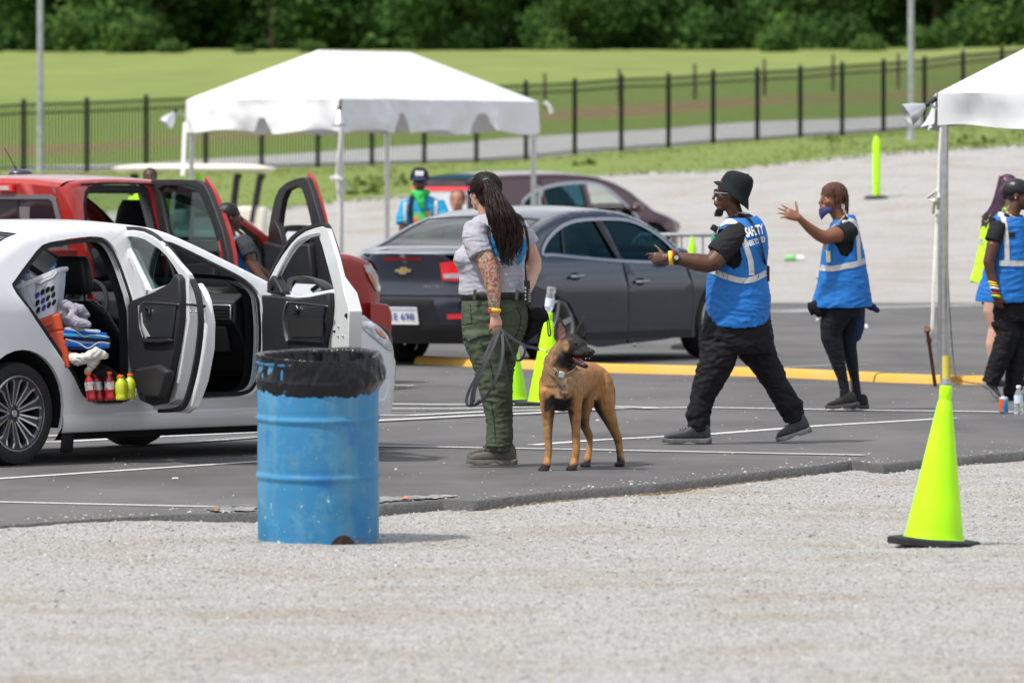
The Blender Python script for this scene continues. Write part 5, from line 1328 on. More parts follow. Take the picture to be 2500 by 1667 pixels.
rear_patch([(-.36, .34), (-.30, .60), (.30, .60), (.36, .34)], .002, 'plate_recess', mat('dark_recess_paint', (.02, .02, .026), .4))
pl = rear_patch([(-.155, .37), (-.155, .525), (.155, .525), (.155, .37)], .02, 'number_plate', M['white_matte'], .01)
M['plate_blue'] = mat('plate_blue', (.10, .16, .42), .5)
def rear_text(txt, y0, z0, w, h, off, name, m, parent, bold=.02):
    vs, fs = text_polys(txt, 1, bold); xs_ = [v[0] for v in vs]; ys_ = [v[1] for v in vs]
    X0, X1, Y0, Y1 = min(xs_), max(xs_), min(ys_), max(ys_)
    return MB().add([rp(y0-((v[0]-X0)/(X1-X0)-.5)*w, z0+((v[1]-Y0)/(Y1-Y0)-.5)*h, off) for v in vs], fs).build(name, m, parent, smooth=False)
rear_text('1E 698', 0, .44, .25, .065, .026, 'plate_characters', M['plate_blue'], pl)
rear_patch([(-.145, .497), (-.145, .518), (.145, .518), (.145, .497)], .024, 'plate_band', mat('plate_band', (.55, .60, .75), .5), parent=pl)
rear_text('MALIBU', -.28, .705, .17, .028, .010, 'model_letters', M['chrome'], ML.e, .03)
bow = [(-.085, .012), (-.030, .012), (-.030, .032), (.045, .032), (.050, .014), (.085, .014), (.075, -.014), (.030, -.014), (.030, -.032), (-.045, -.032), (-.050, -.012), (-.095, -.012)]
rear_patch([(-y, .845+z) for y, z in bow], .016, 'badge', M['chrome'], .01)
rear_patch([(-y*.86, .845+z*.72) for y, z in bow], .020, 'badge_inlay', mat('gold_badge', (.70, .52, .16), .3, .6), .004)
for x in (0, 2.74):
    for sg in (-1, 1): ML.wheel(x, sg, .335, .225, 5 if sg < 0 else None, mats=('galv', 'rim_bright'))
ML.patch([(.42, .21), (.42, .27), (2.3, .27), (2.3, .21)], (), -1, .012, .2).build('side_skirt', M['black_plastic'], ML.e)
g = MB(); c = ML.side(1.98, .97, -1, .12); g.ball(c, (.09, .10, .06), 14, 8); g.tube([ML.side(2.0, .93, -1, -.02), c], .025, 8); g.build('wing_mirror', M['grey_paint'], ML.e)
seat(ML, -.37, 1, 1.25); seat(ML, .37, 1, 1.25)
g = prism_y([(2.4, .6), (2.0, .75), (1.95, .92), (2.1, .98), (2.4, .96)], -.7, .7); ML.local(g, 'dashboard', M['dash'])
g = MB(); g.grid(lambda u, v: V(lerp(-.55, .1, u), lerp(-.6, .6, v), lerp(1.005, 1.02, u)), 3, 3); g.box((.15, 0, .85), (.16, 1.3, .5)); ML.local(g, 'parcel_shelf', M['charcoal_trim'])
g = MB(); g.add([V(-.50, .05, 1.025), V(-.30, .02, 1.03), V(-.26, -.25, 1.05), V(-.42, -.28, 1.03), V(-.36, -.12, 1.06)], [(0, 1, 4), (1, 2, 4), (2, 3, 4), (3, 0, 4)]); ML.local(g, 'paper_on_shelf', M['white_matte'])
# ------------------------------------------------------------------ maroon crossover
SX = Car(45, 1300, 105, .93, [(-.95, 1.30), (-.85, 1.395), (-.6, 1.445), (0, 1.475), (.8, 1.485), (1.4, 1.46), (1.8, 1.40), (2.2, 1.26), (2.5, 1.06), (2.7, .93), (3.0, .84), (3.25, .72), (3.4, .58)], (-.95, 3.4), .92, .38, (.4, .14), (.6, .28), 'maroon_car', 'dark maroon crossover with chrome window trim on the gravel behind the grey car', 'car', crown=((-1, .02), (0, .05), (2, .05), (3.7, .05)), r=.36)
SX.sh = .07; SX.O.z = .20; SX.e.location.z = .20
bpy.context.view_layer.update()
cw = rnd(SX.picks([(1274, 500), (1293, 475), (1342, 454), (1402, 446), (1449, 448), (1490, 466), (1543, 516), (1556, 540), (1500, 536), (1400, 528), (1300, 520)]), 3)
def slice_(poly, x0, x1):
    r = []
    for p in poly:
        q = (max(x0, min(x1, p[0])), p[1])
        if not r or abs(q[0]-r[-1][0])+abs(q[1]-r[-1][1]) > 1e-3: r.append(q)
    return r
xb = SX.pick(1434, 480)[0]; xa = SX.pick(1330, 490)[0]; wr = slice_(cw, xa+.02, xb-.05); wf = slice_(cw, xb+.05, 9); wq = slice_(cw, -9, xa-.03)
rdp = [(xa-.25, .30), (xa-.25, 1.0), (xa, 1.34), (xb-.004, 1.40), (xb-.004, .30)]
fdp = [(xb+.004, .30), (xb+.004, 1.40), (max(p[0] for p in cw)-.55, 1.32), (max(p[0] for p in cw)+.05, .95), (max(p[0] for p in cw)+.05, .30)]
SX.shell([(0, .41), (2.55, .41)], .25, [wr, wf, wq], M['maroon_paint'], [(-.90, -.55, 'rear_window', M['tint_dark'], 1), (1.75, 2.65, 'windshield', M['clear'], 1)], [(.25, -.9), (.5, -1.02), (.9, -1.02), (1.3, -.97)], [(.25, 3.35), (.45, 3.42), (.58, 3.4)], bul=.05, bulf=.15)
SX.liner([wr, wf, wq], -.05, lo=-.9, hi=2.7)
for w_, m_ in ((wr, 'tint_dark'), (wq, 'tint_dark')): SX.pane(w_, m_)
SX.pane(wr, 'clear', sg=1)
SX.ring(inset(cw, -.02), .045, 'chrome_dull', off=.008, name='window_trim')
for y0 in (-1, 1):
    SX.patch([(-.93, .95), (-.93, 1.28), (-.80, 1.30), (-.72, 1.0)], (), y0, .01, .08, step=.05).build('tail_light', M['red_lens'], SX.e)
def rps(y, z, off): return SX.w2(SX.rear(y, z)-off, y, z)
g = MB(); V2, T = fill([(-.62, .92), (-.56, 1.22), (.56, 1.22), (.62, .92)], step=.1); g.add([rps(y, z, .006) for y, z in V2], T); g.build('tailgate_window', M['white_lens'], SX.e)
g = MB(); V2, T = fill([(-.60, 1.235), (-.60, 1.29), (.60, 1.29), (.60, 1.235)], step=.1); g.add([rps(y, z, .01) for y, z in V2], T); g.build('brake_light', M['red_lens'], SX.e)
for x in (0, 2.55):
    for sg in (-1, 1): SX.wheel(x, sg, .36, .235, 7 if sg < 0 else None)
g = MB(); c = SX.side(max(p[0] for p in cw)-.12, .98, -1, .14); g.ball(c, (.10, .12, .075), 12, 8); g.build('wing_mirror', M['maroon_paint'], SX.e)
seat(SX, -.37, 1, 1.25); seat(SX, .37, 1, 1.25)
# ================================================================== people toolkit
class Fig:
    """one figure: photo pixels + a depth offset in metres give its real 3-D joints"""
    def __init__(s, name, px, py, Y, label, cat, group=None):
        s.Y = Y; s.s = F/Y; s.e = empty(name, at(px, py, Y), label, cat, group); s.n = 0
    def P(s, px, py, dy=0.0): return at(px, py, s.Y + dy)
    def limb(s, mb, pts, n=14, ends=True, mi=0):     # (px, py, dy, r[, rdepth])
        k = 1/s.s; mb.tube([s.P(*p[:3]) for p in pts], [(p[3]*k, (p[4] if len(p) > 4 else p[3])*k) for p in pts], n, mi=mi, round_ends=ends); return mb
    def loft(s, mb, rows, n=30, ex=2.2, cap=True, mi=0, droop=0, dyk=0):   # (xl, xr, y, depth_half[, dy])
        rs = []; k = 1/s.s
        for r in rows:
            xl, xr, y, b = r[:4]; dy = r[4] if len(r) > 4 else 0; dr = r[5] if len(r) > 5 else 0; c = s.P((xl+xr)/2, y, dy); a = (xr-xl)/2*k; ring = []
            for j in range(n):
                t = 2*math.pi*j/n; ct, st = math.cos(t), math.sin(t); e = 2/ex
                ring.append(c + V(a*math.copysign(abs(ct)**e, ct), b*k*math.copysign(abs(st)**e, st), st*dr*k))
            rs.append(ring)
        return mb.rings(rs, cap0=cap, cap1=cap, mi=mi)
    def ball(s, mb, px, py, dy, r, rot=None): r = [q/s.s for q in (r if isinstance(r, (tuple, list)) else (r, r, r))]; return mb.ball(s.P(px, py, dy), r, 14, 10, rot)
    def head(s, mb, px, py, dy, h, yaw, pitch=0, roll=0, neck=True, neck_to=None):
        """yaw: 0 = facing right in the photo, 90 = away from the camera, 180 = left, -90 = to the camera"""
        Rm = Matrix.Rotation(R(yaw), 3, 'Z') @ Matrix.Rotation(R(-pitch), 3, 'Y') @ Matrix.Rotation(R(roll), 3, 'X'); c = s.P(px, py, dy); h = h/s.s
        s.hm = (Rm, c, h)
        def q(x, y, z): return c + Rm @ (V(x, y, z)*h)
        def b(p, r): mb.ball(q(*p), [k*h for k in r], 16, 12, Rm)
        b((-.06, 0, .15), (.41, .315, .35)); b((.08, 0, -.08), (.27, .255, .36)); b((.02, 0, -.22), (.26, .235, .20)); b((.20, 0, -.37), (.13, .13, .10)); b((.24, 0, .09), (.12, .22, .09)); b((.30, 0, -.27), (.09, .13, .09))
        for sy in (-1, 1):
            b((.22, sy*.15, -.10), (.10, .09, .09)); b((-.04, sy*.305, -.03), (.065, .035, .12)); b((.415, sy*.045, -.135), (.035, .032, .03))
        mb.tube([q(.33, 0, .06), q(.41, 0, -.07), q(.435, 0, -.13)], [.030*h, .038*h, .048*h], 10, round_ends=True, ref=Rm @ V(0, 1, 0))
        b((.385, 0, -.225), (.040, .085, .026)); b((.375, 0, -.285), (.040, .075, .030))
        if neck:
            n1 = q(-.06, 0, -.25); n2 = neck_to if neck_to is not None else q(-.14, 0, -.72)
            mb.tube([n1, n1.lerp(n2, .5), n2], [.215*h, .205*h, .25*h], 16)
        return q
    def blob(s, mb, name, m, vox=.006, it=6, wr=None, parent=None, keep=None, mats=None, smooth_sharp=0, cut=None):
        o = mb.build(name, m, None, sharp=0)
        r = o.modifiers.new('r', 'REMESH'); r.mode = 'VOXEL'; r.voxel_size = vox; r.use_smooth_shade = True
        if it: q = o.modifiers.new('s', 'SMOOTH'); q.factor = .5; q.iterations = it
        bake(o); me = o.data
        if wr: wrinkle(o, *wr)
        if cut or mats:
            cen = [(p.center.copy(), p.normal.copy()) for p in me.polygons]
            if mats:
                for mm in mats[0]: me.materials.append(mm)
                fn = mats[1]; idx = [0]*len(cen)
                for i, (c, nn) in enumerate(cen): idx[i] = fn(CX+c.x*F/c.y, HY+(H-c.z)*F/c.y, c.y-s.Y, nn)
                me.polygons.foreach_set('material_index', idx)
            if cut:
                bm = bmesh.new(); bm.from_mesh(me); bm.faces.ensure_lookup_table()
                kill = [bm.faces[i] for i, (c, nn) in enumerate(cen) if cut(CX+c.x*F/c.y, HY+(H-c.z)*F/c.y, c.y-s.Y, nn)]
                bmesh.ops.delete(bm, geom=kill, context='FACES'); bm.to_mesh(me); bm.free()
        me.polygons.foreach_set('use_smooth', [True]*len(me.polygons)); me.update()
        return pin(o, parent or s.e)
def wrinkle(o, amp, sc=(8, 8, 5), seed=0, ridge=.5, fn=None):
    me = o.data; n = len(me.vertices); co = [v.co.copy() for v in me.vertices]; nr = [v.normal.copy() for v in me.vertices]; off = V(seed*3.1, seed*1.7, 0)
    for i in range(n):
        p = co[i]; q = V(p.x*sc[0], p.y*sc[1], p.z*sc[2]) + off
        w = noise.noise(q*.55)*.35
        q2 = q + V(w, w, w)*2
        a = noise.noise(q2); b = 1-abs(noise.noise(q2*1.9+V(5, 5, 5)))*2.2
        f = amp*((1-ridge)*a + ridge*(b-.55)*.8 + .3*noise.noise(q2*4))
        if fn: f *= fn(p)
        me.vertices[i].co = p + nr[i]*f
    me.update()
def hand(mb, wrist, f, n, th, size=.185, curls=(.2, .25, .3, .35), spread=.10, thumb=(.7, .3), wr=.026):
    """f finger direction, n palm normal, th thumb side; five separate fingers"""
    f = Vector(f).normalized(); n = Vector(n); n = (n - f*n.dot(f)).normalized(); t = f.cross(n).normalized()
    if t.dot(Vector(th)) < 0: t = -t
    L = size; pl = L*.50
    rs = []
    for u, w, d in ((-.12, .140, .115), (0, .150, .110), (.25, .190, .105), (.6, .225, .095), (.88, .230, .085), (1.0, .205, .070)):
        c = wrist + f*pl*u; rs.append([c + t*math.copysign(abs(math.cos(a))**.8, math.cos(a))*w*L + n*math.sin(a)*d*L for a in [2*math.pi*k/14 for k in range(14)]])
    mb.rings(rs)
    for i, (cu, ln, off) in enumerate(zip(curls, (.40, .45, .42, .33), (.155, .055, -.05, -.150))):
        b = wrist + f*pl*(.93 - .04*abs(i-1)) + t*off*L; sp = (1.5-i)*spread; d0 = (f*math.cos(sp) + t*math.sin(sp)).normalized(); pts = [b - f*.02*L]; a = 0; r0 = .050*L
        for seg, fr in ((0, .46), (1, .30), (2, .24)):
            a += cu*(1.0, 1.15, .8)[seg]; d = d0*math.cos(a) + n*math.sin(a); b = b + d*ln*L*fr; pts.append(b)
        mb.tube(pts, [r0, r0*.93, r0*.84, r0*.62], 8, ref=t, round_ends=True)
    b = wrist + f*pl*.22 + t*.12*L + n*.03*L; o, cu = thumb; d = (f*math.cos(o) + t*math.sin(o) + n*.15).normalized(); pts = [b]
    for fr, k in ((.24, 0), (.17, 1), (.14, 2)):
        dd = (d*math.cos(cu*k) + (f*.6+n)*math.sin(cu*k)*.6).normalized(); b = b + dd*fr*L; pts.append(b)
    mb.tube(pts, [.075*L, .062*L, .054*L, .040*L], 8, ref=n, round_ends=True)
def shoe(fig, name, toe, heel, h_ank, w, m_up, m_sole, sole=.028, dy=0.0, pitch_toe=0.0, parent=None, dirz=None, ank_x=.24, style=0):
    """toe/heel: photo pixels of the sole's two ends"""
    A = fig.P(*heel, dy); B = fig.P(*toe, dy); L = (B-A).length; f = (B-A).normalized(); up = V(0, 0, 1); sd = f.cross(up).normalized(); up = sd.cross(f).normalized()
    def ring(u, z0, z1, hw, n=16, ex=.62): c = A + f*L*u; return [c + sd*hw*math.copysign(abs(math.cos(a))**ex, math.cos(a)) + up*(lerp(z0, z1, .5) + (z1-z0)/2*math.copysign(abs(math.sin(a))**ex, math.sin(a))) for a in [2*math.pi*k/n for k in range(n)]]
    prof = [(0.005, .55, .72), (.04, .85, .84), (.12, 1.0, .90), (.24, 1.02, .92), (.34, .98, .90), (.42, .80, .90), (.52, .62, .94), (.66, .56, .99), (.80, .53, 1.0), (.90, .46, .88), (.96, .35, .66), (.992, .19, .35)]
    g = MB(); g.rings([ring(u, sole*.6, max(sole*1.2, h_ank*t), w/2*k) for u, t, k in prof])
    o = g.build(name, m_up, parent or fig.e, sharp=60, sub=1)
    g = MB(); rs = []
    for u, k in ((-.012, .62), (.03, .90), (.12, 1.0), (.3, .96), (.45, .93), (.62, 1.02), (.8, 1.08), (.92, .95), (.985, .68), (1.012, .35)):
        t0 = .012 if .36 < u < .5 else 0; rs.append(ring(u, t0 + (.008 if u > .9 else 0), sole + (.006 if u > .94 or u < .1 else 0), w/2*k*1.06, ex=.35))
    g.rings(rs); g.build('sole', m_sole, o, sharp=50)
    g = MB()     # laces and eyelets
    for i in range(4):
        u = .46+.055*i; c = A+f*L*u; z = h_ank*interp(u, [(p[0], p[1]) for p in prof])+.003; g.tube([c-sd*w*.22+up*z*.93, c+up*(z+.004)+f*.006, c+sd*w*.22+up*z*.93], .0035, 6)
    g.build('laces', M['black_cloth'], o)
    return o
def strands(fig, curves, r0, r1, name, m, parent=None, mb=None, n=4):
    g = mb or MB()
    for c in curves:
        k = len(c); g.tube(c, [lerp(r0, r1, (i/(k-1))**1.5) for i in range(k)], n, caps=False)
    return g if mb else g.build(name, m, parent or fig.e, sharp=0)
SK_D = mat('deep_brown_skin', (.105, .045, .026), .42, var=.12, vscale=12, bump=.08, bscale=150, sss=.05)
SK_M = mat('brown_skin', (.235, .098, .050), .45, var=.12, vscale=12, bump=.08, bscale=150, sss=.06)
SK_L = mat('fair_skin', (.58, .34, .25), .5, var=.08, vscale=12, bump=.08, bscale=150, sss=.08)
M['vest_blue'] = mat('bright_blue_mesh_vest', (.004, .150, .50), .6, var=.10, vscale=7, bump=.12, bscale=260)
M['tee_black'] = mat('black_cotton', (.022, .022, .025), .85, var=.2, vscale=8, bump=.2, bscale=300, spec=.22)
M['trouser_black'] = mat('black_trouser_cloth', (.013, .013, .015), .72, var=.2, vscale=8, bump=.2, bscale=300, spec=.22)
M['tape'] = M['silver_tape']
M['hair_black'] = mat('black_hair', (.012, .010, .010), .45, var=.3, vscale=40)
M['hair_dkbrown'] = mat('dark_brown_hair', (.026, .013, .009), .42, var=.4, vscale=60, spec=.3)
M['yellow_band'] = mat('yellow_band', (.85, .58, .02), .5, var=.05); M['red_band'] = mat('crimson_band', (.60, .03, .05), .6, var=.2)
M['sunglass'] = mat('black_sunglass_lens', (.008, .008, .01), .2, var=.05, spec=.3)
M['eye_white'] = mat('eye_white', (.50, .46, .42), .3, var=.02); M['eye_dark'] = mat('dark_iris', (.02, .012, .008), .1, var=.1)
M['lip'] = mat('lip', (.20, .07, .06), .4)
def eyes(fig, parent, lids=True, m='eye_white'):
    Rm, c, h = fig.hm
    for sy in (-1, 1):
        q = c + Rm @ (V(.300, sy*.135, .005)*h); o = MB().ball(q, .036*h, 12, 8).build('eye', M['eye_white'], parent)
        MB().ball(q + Rm @ V(.014*h, 0, 0), .027*h, 10, 8).build('iris', M['eye_dark'], o)
        MB().tube([c + Rm @ (V(*p)*h) for p in ((.325, sy*.06, .10), (.335, sy*.13, .125), (.28, sy*.21, .105))], [.012*h, .018*h, .008*h], 6).build('eyebrow', M['hair_black'], parent)
def on_head(fig, pts): Rm, c, h = fig.hm; return [c + Rm @ (V(*p)*h) for p in pts]
def tape_path(name, pts, w, tree, parent, off=.006, m='tape'):
    """webbing sewn on: centre line and width in photo pixels"""
    P = curve(pts, 5); L_, R_ = [], []
    for i, p in enumerate(P):
        t = (P[min(i+1, len(P)-1)]-P[max(0, i-1)]).normalized(); q = Vector((-t.y, t.x))*w/2; L_.append(tuple(p+q)); R_.append(tuple(p-q))
    return decal(name, L_ + R_[::-1], tree, off, M[m], parent, grid=4)
# ------------------------------------------------------------------ dog handler
W1 = Fig('person', 1200, 1138, 42.0, 'woman in grey T-shirt and olive trousers with a long dark ponytail, holding the dog\'s leash', 'person'); P = W1.P
# skin: head, neck, torso core, both arms, hands as one body
mb = MB()
W1.head(mb, 1180, 471, 0, 96, 128, 4, 0, neck_to=P(1196, 548, -.01))
W1.loft(mb, [(1150, 1260, 545, 40), (1140, 1275, 600, 50), (1140, 1270, 660, 52), (1145, 1265, 720, 48), (1150, 1268, 780, 44)])
W1.limb(mb, [(1166, 566, -.13, 22), (1172, 600, -.17, 23), (1188, 640, -.20, 24.5), (1197, 662, -.21, 23.5), (1202, 690, -.215, 21), (1206, 722, -.22, 17), (1207, 750, -.22, 13.5), (1208, 764, -.22, 13)])
W1.limb(mb, [(1270, 575, .12, 25), (1288, 605, .16, 22), (1303, 640, .20, 20), (1304, 652, .19, 19), (1292, 690, .08, 16), (1278, 722, -.02, 13)])
for (x0, y0, x1, y1, dy) in ((1186, 800, 1218, 1095, -.075), (1230, 800, 1212, 1095, .13)): W1.limb(mb, [(x0, y0, dy, 30), (lerp(x0, x1, .5), lerp(y0, y1, .5), dy, 18), (x1, y1, dy, 14)])
hand(mb, P(1208, 766, -.22), (.22, -.05, -1), (-.35, 1, -.1), (-1, .1, 0), .150, (.30, .42, .52, .62), .03, (.35, .5))
hand(mb, P(1277, 722, -.02), (-.4, -.2, -.7), (.2, .9, 0), (-1, 0, 0), .150, (.5, .6, .7, .7))
TAT = bpy.data.materials.new('tattooed_skin'); TAT.use_nodes = True
def _t():
    nt = TAT.node_tree; n = nt.nodes; l = nt.links; b = n['Principled BSDF']; N = lambda t: n.new('ShaderNode'+t)
    tc = N('TexCoord'); vo = N('TexVoronoi'); vo.inputs['Scale'].default_value = 56; l.new(tc.outputs['Object'], vo.inputs[0])
    nz = N('TexNoise'); nz.inputs['Scale'].default_value = 22; nz.inputs['Detail'].default_value = 5; l.new(tc.outputs['Object'], nz.inputs[0])
    dv = N('VectorMath'); dv.operation = 'MULTIPLY_ADD'; l.new(nz.outputs['Color'], dv.inputs[0]); dv.inputs[1].default_value = (.05, .05, .05); l.new(tc.outputs['Object'], dv.inputs[2]); l.new(dv.outputs[0], vo.inputs[0])
    cr = N('ValToRGB'); sp = N('SeparateColor'); l.new(vo.outputs['Color'], sp.inputs[0]); l.new(sp.outputs[0], cr.inputs[0]); cr.color_ramp.interpolation = 'CONSTANT'
    E = cr.color_ramp.elements; cols = [(0, (.36, .20, .14)), (.18, (.42, .13, .10)), (.40, (.13, .14, .11)), (.55, (.48, .30, .20)), (.68, (.38, .11, .10)), (.80, (.16, .20, .17)), (.90, (.48, .34, .14))]
    E[0].position = 0; E[0].color = cols[0][1]+(1,); E[1].position = cols[1][0]; E[1].color = cols[1][1]+(1,)
    for p_, c_ in cols[2:]: e_ = E.new(p_); e_.color = c_+(1,)
    v2 = N('TexVoronoi'); v2.feature = 'DISTANCE_TO_EDGE'; v2.inputs['Scale'].default_value = 56; l.new(dv.outputs[0], v2.inputs[0])
    c2 = N('ValToRGB'); l.new(v2.outputs['Distance'], c2.inputs[0]); c2.color_ramp.elements[0].position = .03; c2.color_ramp.elements[0].color = (.22, .20, .20, 1); c2.color_ramp.elements[1].position = .12
    mx = N('MixRGB'); mx.blend_type = 'MULTIPLY'; mx.inputs[0].default_value = .8; l.new(cr.outputs[0], mx.inputs[1]); l.new(c2.outputs[0], mx.inputs[2])
    n2 = N('TexNoise'); n2.inputs['Scale'].default_value = 60; n2.inputs['Detail'].default_value = 3; l.new(tc.outputs['Object'], n2.inputs[0])
    m2 = N('MixRGB'); m2.inputs[2].default_value = (.50, .30, .22, 1); c3 = N('ValToRGB'); c3.color_ramp.elements[0].position = .45; c3.color_ramp.elements[1].position = .62; l.new(n2.outputs[0], c3.inputs[0])
    ml = N('Math'); ml.operation = 'MULTIPLY'; ml.inputs[1].default_value = .75; l.new(c3.outputs[0], ml.inputs[0]); l.new(ml.outputs[0], m2.inputs[0]); l.new(mx.outputs[0], m2.inputs[1]); l.new(m2.outputs[0], b.inputs['Base Color']); b.inputs['Roughness'].default_value = .5
_t()
body = W1.blob(mb, 'body', SK_L, .0055, 4, mats=([TAT], lambda x, y, d, nn: 1 if (x < 1232 and 600 < y < 757 and d < -.10) else 0))
# T-shirt
M['grey_marl'] = mat('heather_grey_jersey', (.41, .41, .47), .85, var=.10, vscale=120, bump=.15, bscale=300, spec=.22)
mb = MB()
W1.loft(mb, [(1172, 1216, 522, 26), (1156, 1240, 532, 36), (1143, 1272, 548, 50), (1136, 1290, 570, 62), (1130, 1290, 595, 66), (1118, 1286, 618, 68), (1110, 1284, 636, 68), (1115, 1283, 652, 66), (1121, 1282, 668, 63), (1120, 1281, 690, 62), (1119, 1282, 712, 63), (1121, 1280, 722, 62)], ex=2.3)
W1.ball(mb, 1134, 632, -.03, (28, 40, 28))
W1.limb(mb, [(1164, 552, -.12, 32), (1160, 580, -.155, 33), (1170, 612, -.18, 32), (1175, 624, -.19, 31)], ends=False)
W1.limb(mb, [(1262, 560, .09, 30), (1285, 584, .14, 27), (1291, 596, .15, 27)], ends=False)
def cutT(x, y, d, nn):
    if y > 716: return True
    return False
shirt = W1.blob(mb, 'shirt', M['grey_marl'], .006, 5, (.0075, (6, 5, 15), 1, .75, lambda p: 1.0), cut=lambda x, y, d, nn: (y > 719 + 2*math.sin(x*.05)))
tree = bvh(shirt)
M['print_blue'] = mat('blue_print', (.012, .22, .50), .7, var=.1, vscale=40)
text_on('print', 'K9', 1243, 612, 88, 76, tree, .006, M['print_blue'], shirt, rot=-4, bold=.015)
text_on('print', 'UNIT', 1246, 560, 78, 18, tree, .006, M['print_blue'], shirt, rot=-2, bold=.03)
decal('sleeve_hem', [(1148, 637), (1172, 620), (1198, 607), (1199, 610), (1174, 624), (1150, 641)], tree, .003, M['grey_marl'], shirt)
# trousers
M['olive'] = mat('olive_ripstop', (.078, .100, .066), .8, var=.18, vscale=10, bump=.25, bscale=350, spec=.22)
mb = MB()
W1.loft(mb, [(1130, 1280, 712, 58), (1127, 1284, 735, 62), (1126, 1288, 760, 66), (1127, 1290, 785, 66), (1128, 1284, 808, 62), (1131, 1274, 835, 56), (1138, 1262, 858, 48)])
W1.limb(mb, [(1186, 815, -.06, 56, 50), (1186, 850, -.07, 46), (1195, 890, -.075, 41), (1204, 930, -.08, 39), (1212, 970, -.08, 37), (1218, 1010, -.08, 34), (1220, 1050, -.08, 33), (1219, 1080, -.08, 34), (1220, 1102, -.08, 33)], ends=False)
W1.limb(mb, [(1232, 815, .10, 46, 44), (1226, 860, .12, 38), (1222, 920, .13, 31), (1222, 980, .14, 30), (1218, 1040, .14, 29), (1210, 1100, .14, 28)], ends=False)
pants = W1.blob(mb, 'trousers', M['olive'], .007, 5, (.011, (7, 6, 15), 3, .65))
tree2 = bvh(pants)
M['belt'] = mat('black_webbing_belt', (.012, .012, .014), .6, bump=.2, bscale=300)
mb = MB(); W1.loft(mb, [(1124, 1287, 713, 64), (1122, 1289, 722, 66), (1124, 1288, 731, 64)]); belt = W1.blob(mb, 'belt', M['belt'], .005, 1)
for x in (1159, 1262): MB().box(P(x, 720, -.158), (.020, .012, .062), Matrix.Rotation(R(4), 3, 'Y')).build('belt_loop', M['olive'], W1.e, bevel=.004)
decal('cargo_pocket', [(1130, 796), (1160, 791), (1194, 790), (1196, 818), (1172, 821), (1146, 833), (1132, 820)], tree2, .009, M['olive'], pants, thick=.004)
decal('cargo_pocket', [(1128, 745), (1148, 742), (1152, 790), (1130, 794)], tree2, .005, M['olive'], pants, thick=.003)
decal('hip_pocket', [(1222, 744), (1256, 738), (1262, 748), (1250, 760), (1222, 768)], tree2, .006, M['olive'], pants, thick=.003)
M['seam'] = mat('dark_stitching', (.018, .030, .018), .9)
for sm_ in ([(1258, 745), (1272, 775), (1262, 815), (1244, 838)], [(1170, 828), (1186, 860), (1200, 900), (1206, 950)], [(1200, 985), (1206, 1030), (1210, 1080)], [(1132, 746), (1138, 768), (1150, 782)], [(1160, 747), (1200, 742)]):
    tape_path('seam', sm_, 2.2, tree2, pants, .003, 'seam')
decal('trouser_cuff', [(1184, 1082), (1218, 1086), (1254, 1078), (1255, 1084), (1218, 1093), (1185, 1089)], tree2, .007, M['olive'], pants, thick=.004)
# boots
M['boot'] = mat('worn_grey_brown_leather', (.125, .112, .098), .7, var=.3, vscale=14, bump=.4, bscale=120); M['boot_sole'] = mat('grey_brown_rubber', (.17, .155, .13), .85, var=.3, vscale=20, bump=.3, bscale=90)
shoe(W1, 'boot', (1140, 1134), (1262, 1134), .135, .105, M['boot'], M['boot_sole'], .030, -.08)
shoe(W1, 'boot', (1141, 1121), (1250, 1121), .125, .10, M['boot'], M['boot_sole'], .028, .20)
# hair: cap, hair drawn back to the tie, long wavy ponytail
rng = random.Random(21); mb = MB(); Rm, hc, hh = W1.hm
hk = hc + Rm @ (V(-.09, 0, .15)*hh); mb.ball(hk, (.445*hh, .37*hh, .385*hh), 20, 14, Rm); mb.ball(hc + Rm @ (V(-.22, 0, -.08)*hh), (.27*hh, .29*hh, .30*hh), 16, 12, Rm)
W1.limb(mb, [(1190, 448, -.07, 16), (1202, 478, -.115, 21), (1218, 520, -.14, 27), (1232, 560, -.165, 30), (1240, 592, -.175, 24), (1243, 612, -.17, 12)])
hair = W1.blob(mb, 'hair', M['hair_dkbrown'], .006, 4)
cs = []
tie = P(1189, 440, -.085)
for i in range(380):      # over the skull towards the tie
    a = rng.uniform(-math.pi, math.pi); el_ = rng.uniform(-.6, .9); d = V(math.cos(el_)*math.cos(a), math.cos(el_)*math.sin(a), math.sin(el_)); c0 = hk
    if d.x > .62 and d.z < .55: continue
    d = Rm @ d
    sc_ = lambda q: Rm @ V((Rm.inverted() @ q).x*.455*hh, (Rm.inverted() @ q).y*.38*hh, (Rm.inverted() @ q).z*.395*hh); p0 = c0 + sc_(d); pts = []
    for k in range(9):
        t = k/8; q = d.lerp((tie-c0).normalized(), t).normalized(); pts.append(c0 + sc_(q)*(1+.012*math.sin(t*3.1)) + V(rng.gauss(0, .0012), 0, rng.gauss(0, .0012)))
    cs.append(pts)
strands(W1, cs, .0026, .0018, 'hair_strands', M['hair_dkbrown'], hair)
cs = []
Lp = [(1182, 444), (1184, 480), (1187, 520), (1198, 560), (1212, 600), (1226, 642)]; Rp = [(1200, 436), (1228, 474), (1254, 513), (1275, 553), (1277, 592), (1258, 636)]
clump = [(rng.random()*6.28, rng.uniform(17, 25), rng.uniform(.7, 1.4)) for _ in range(16)]
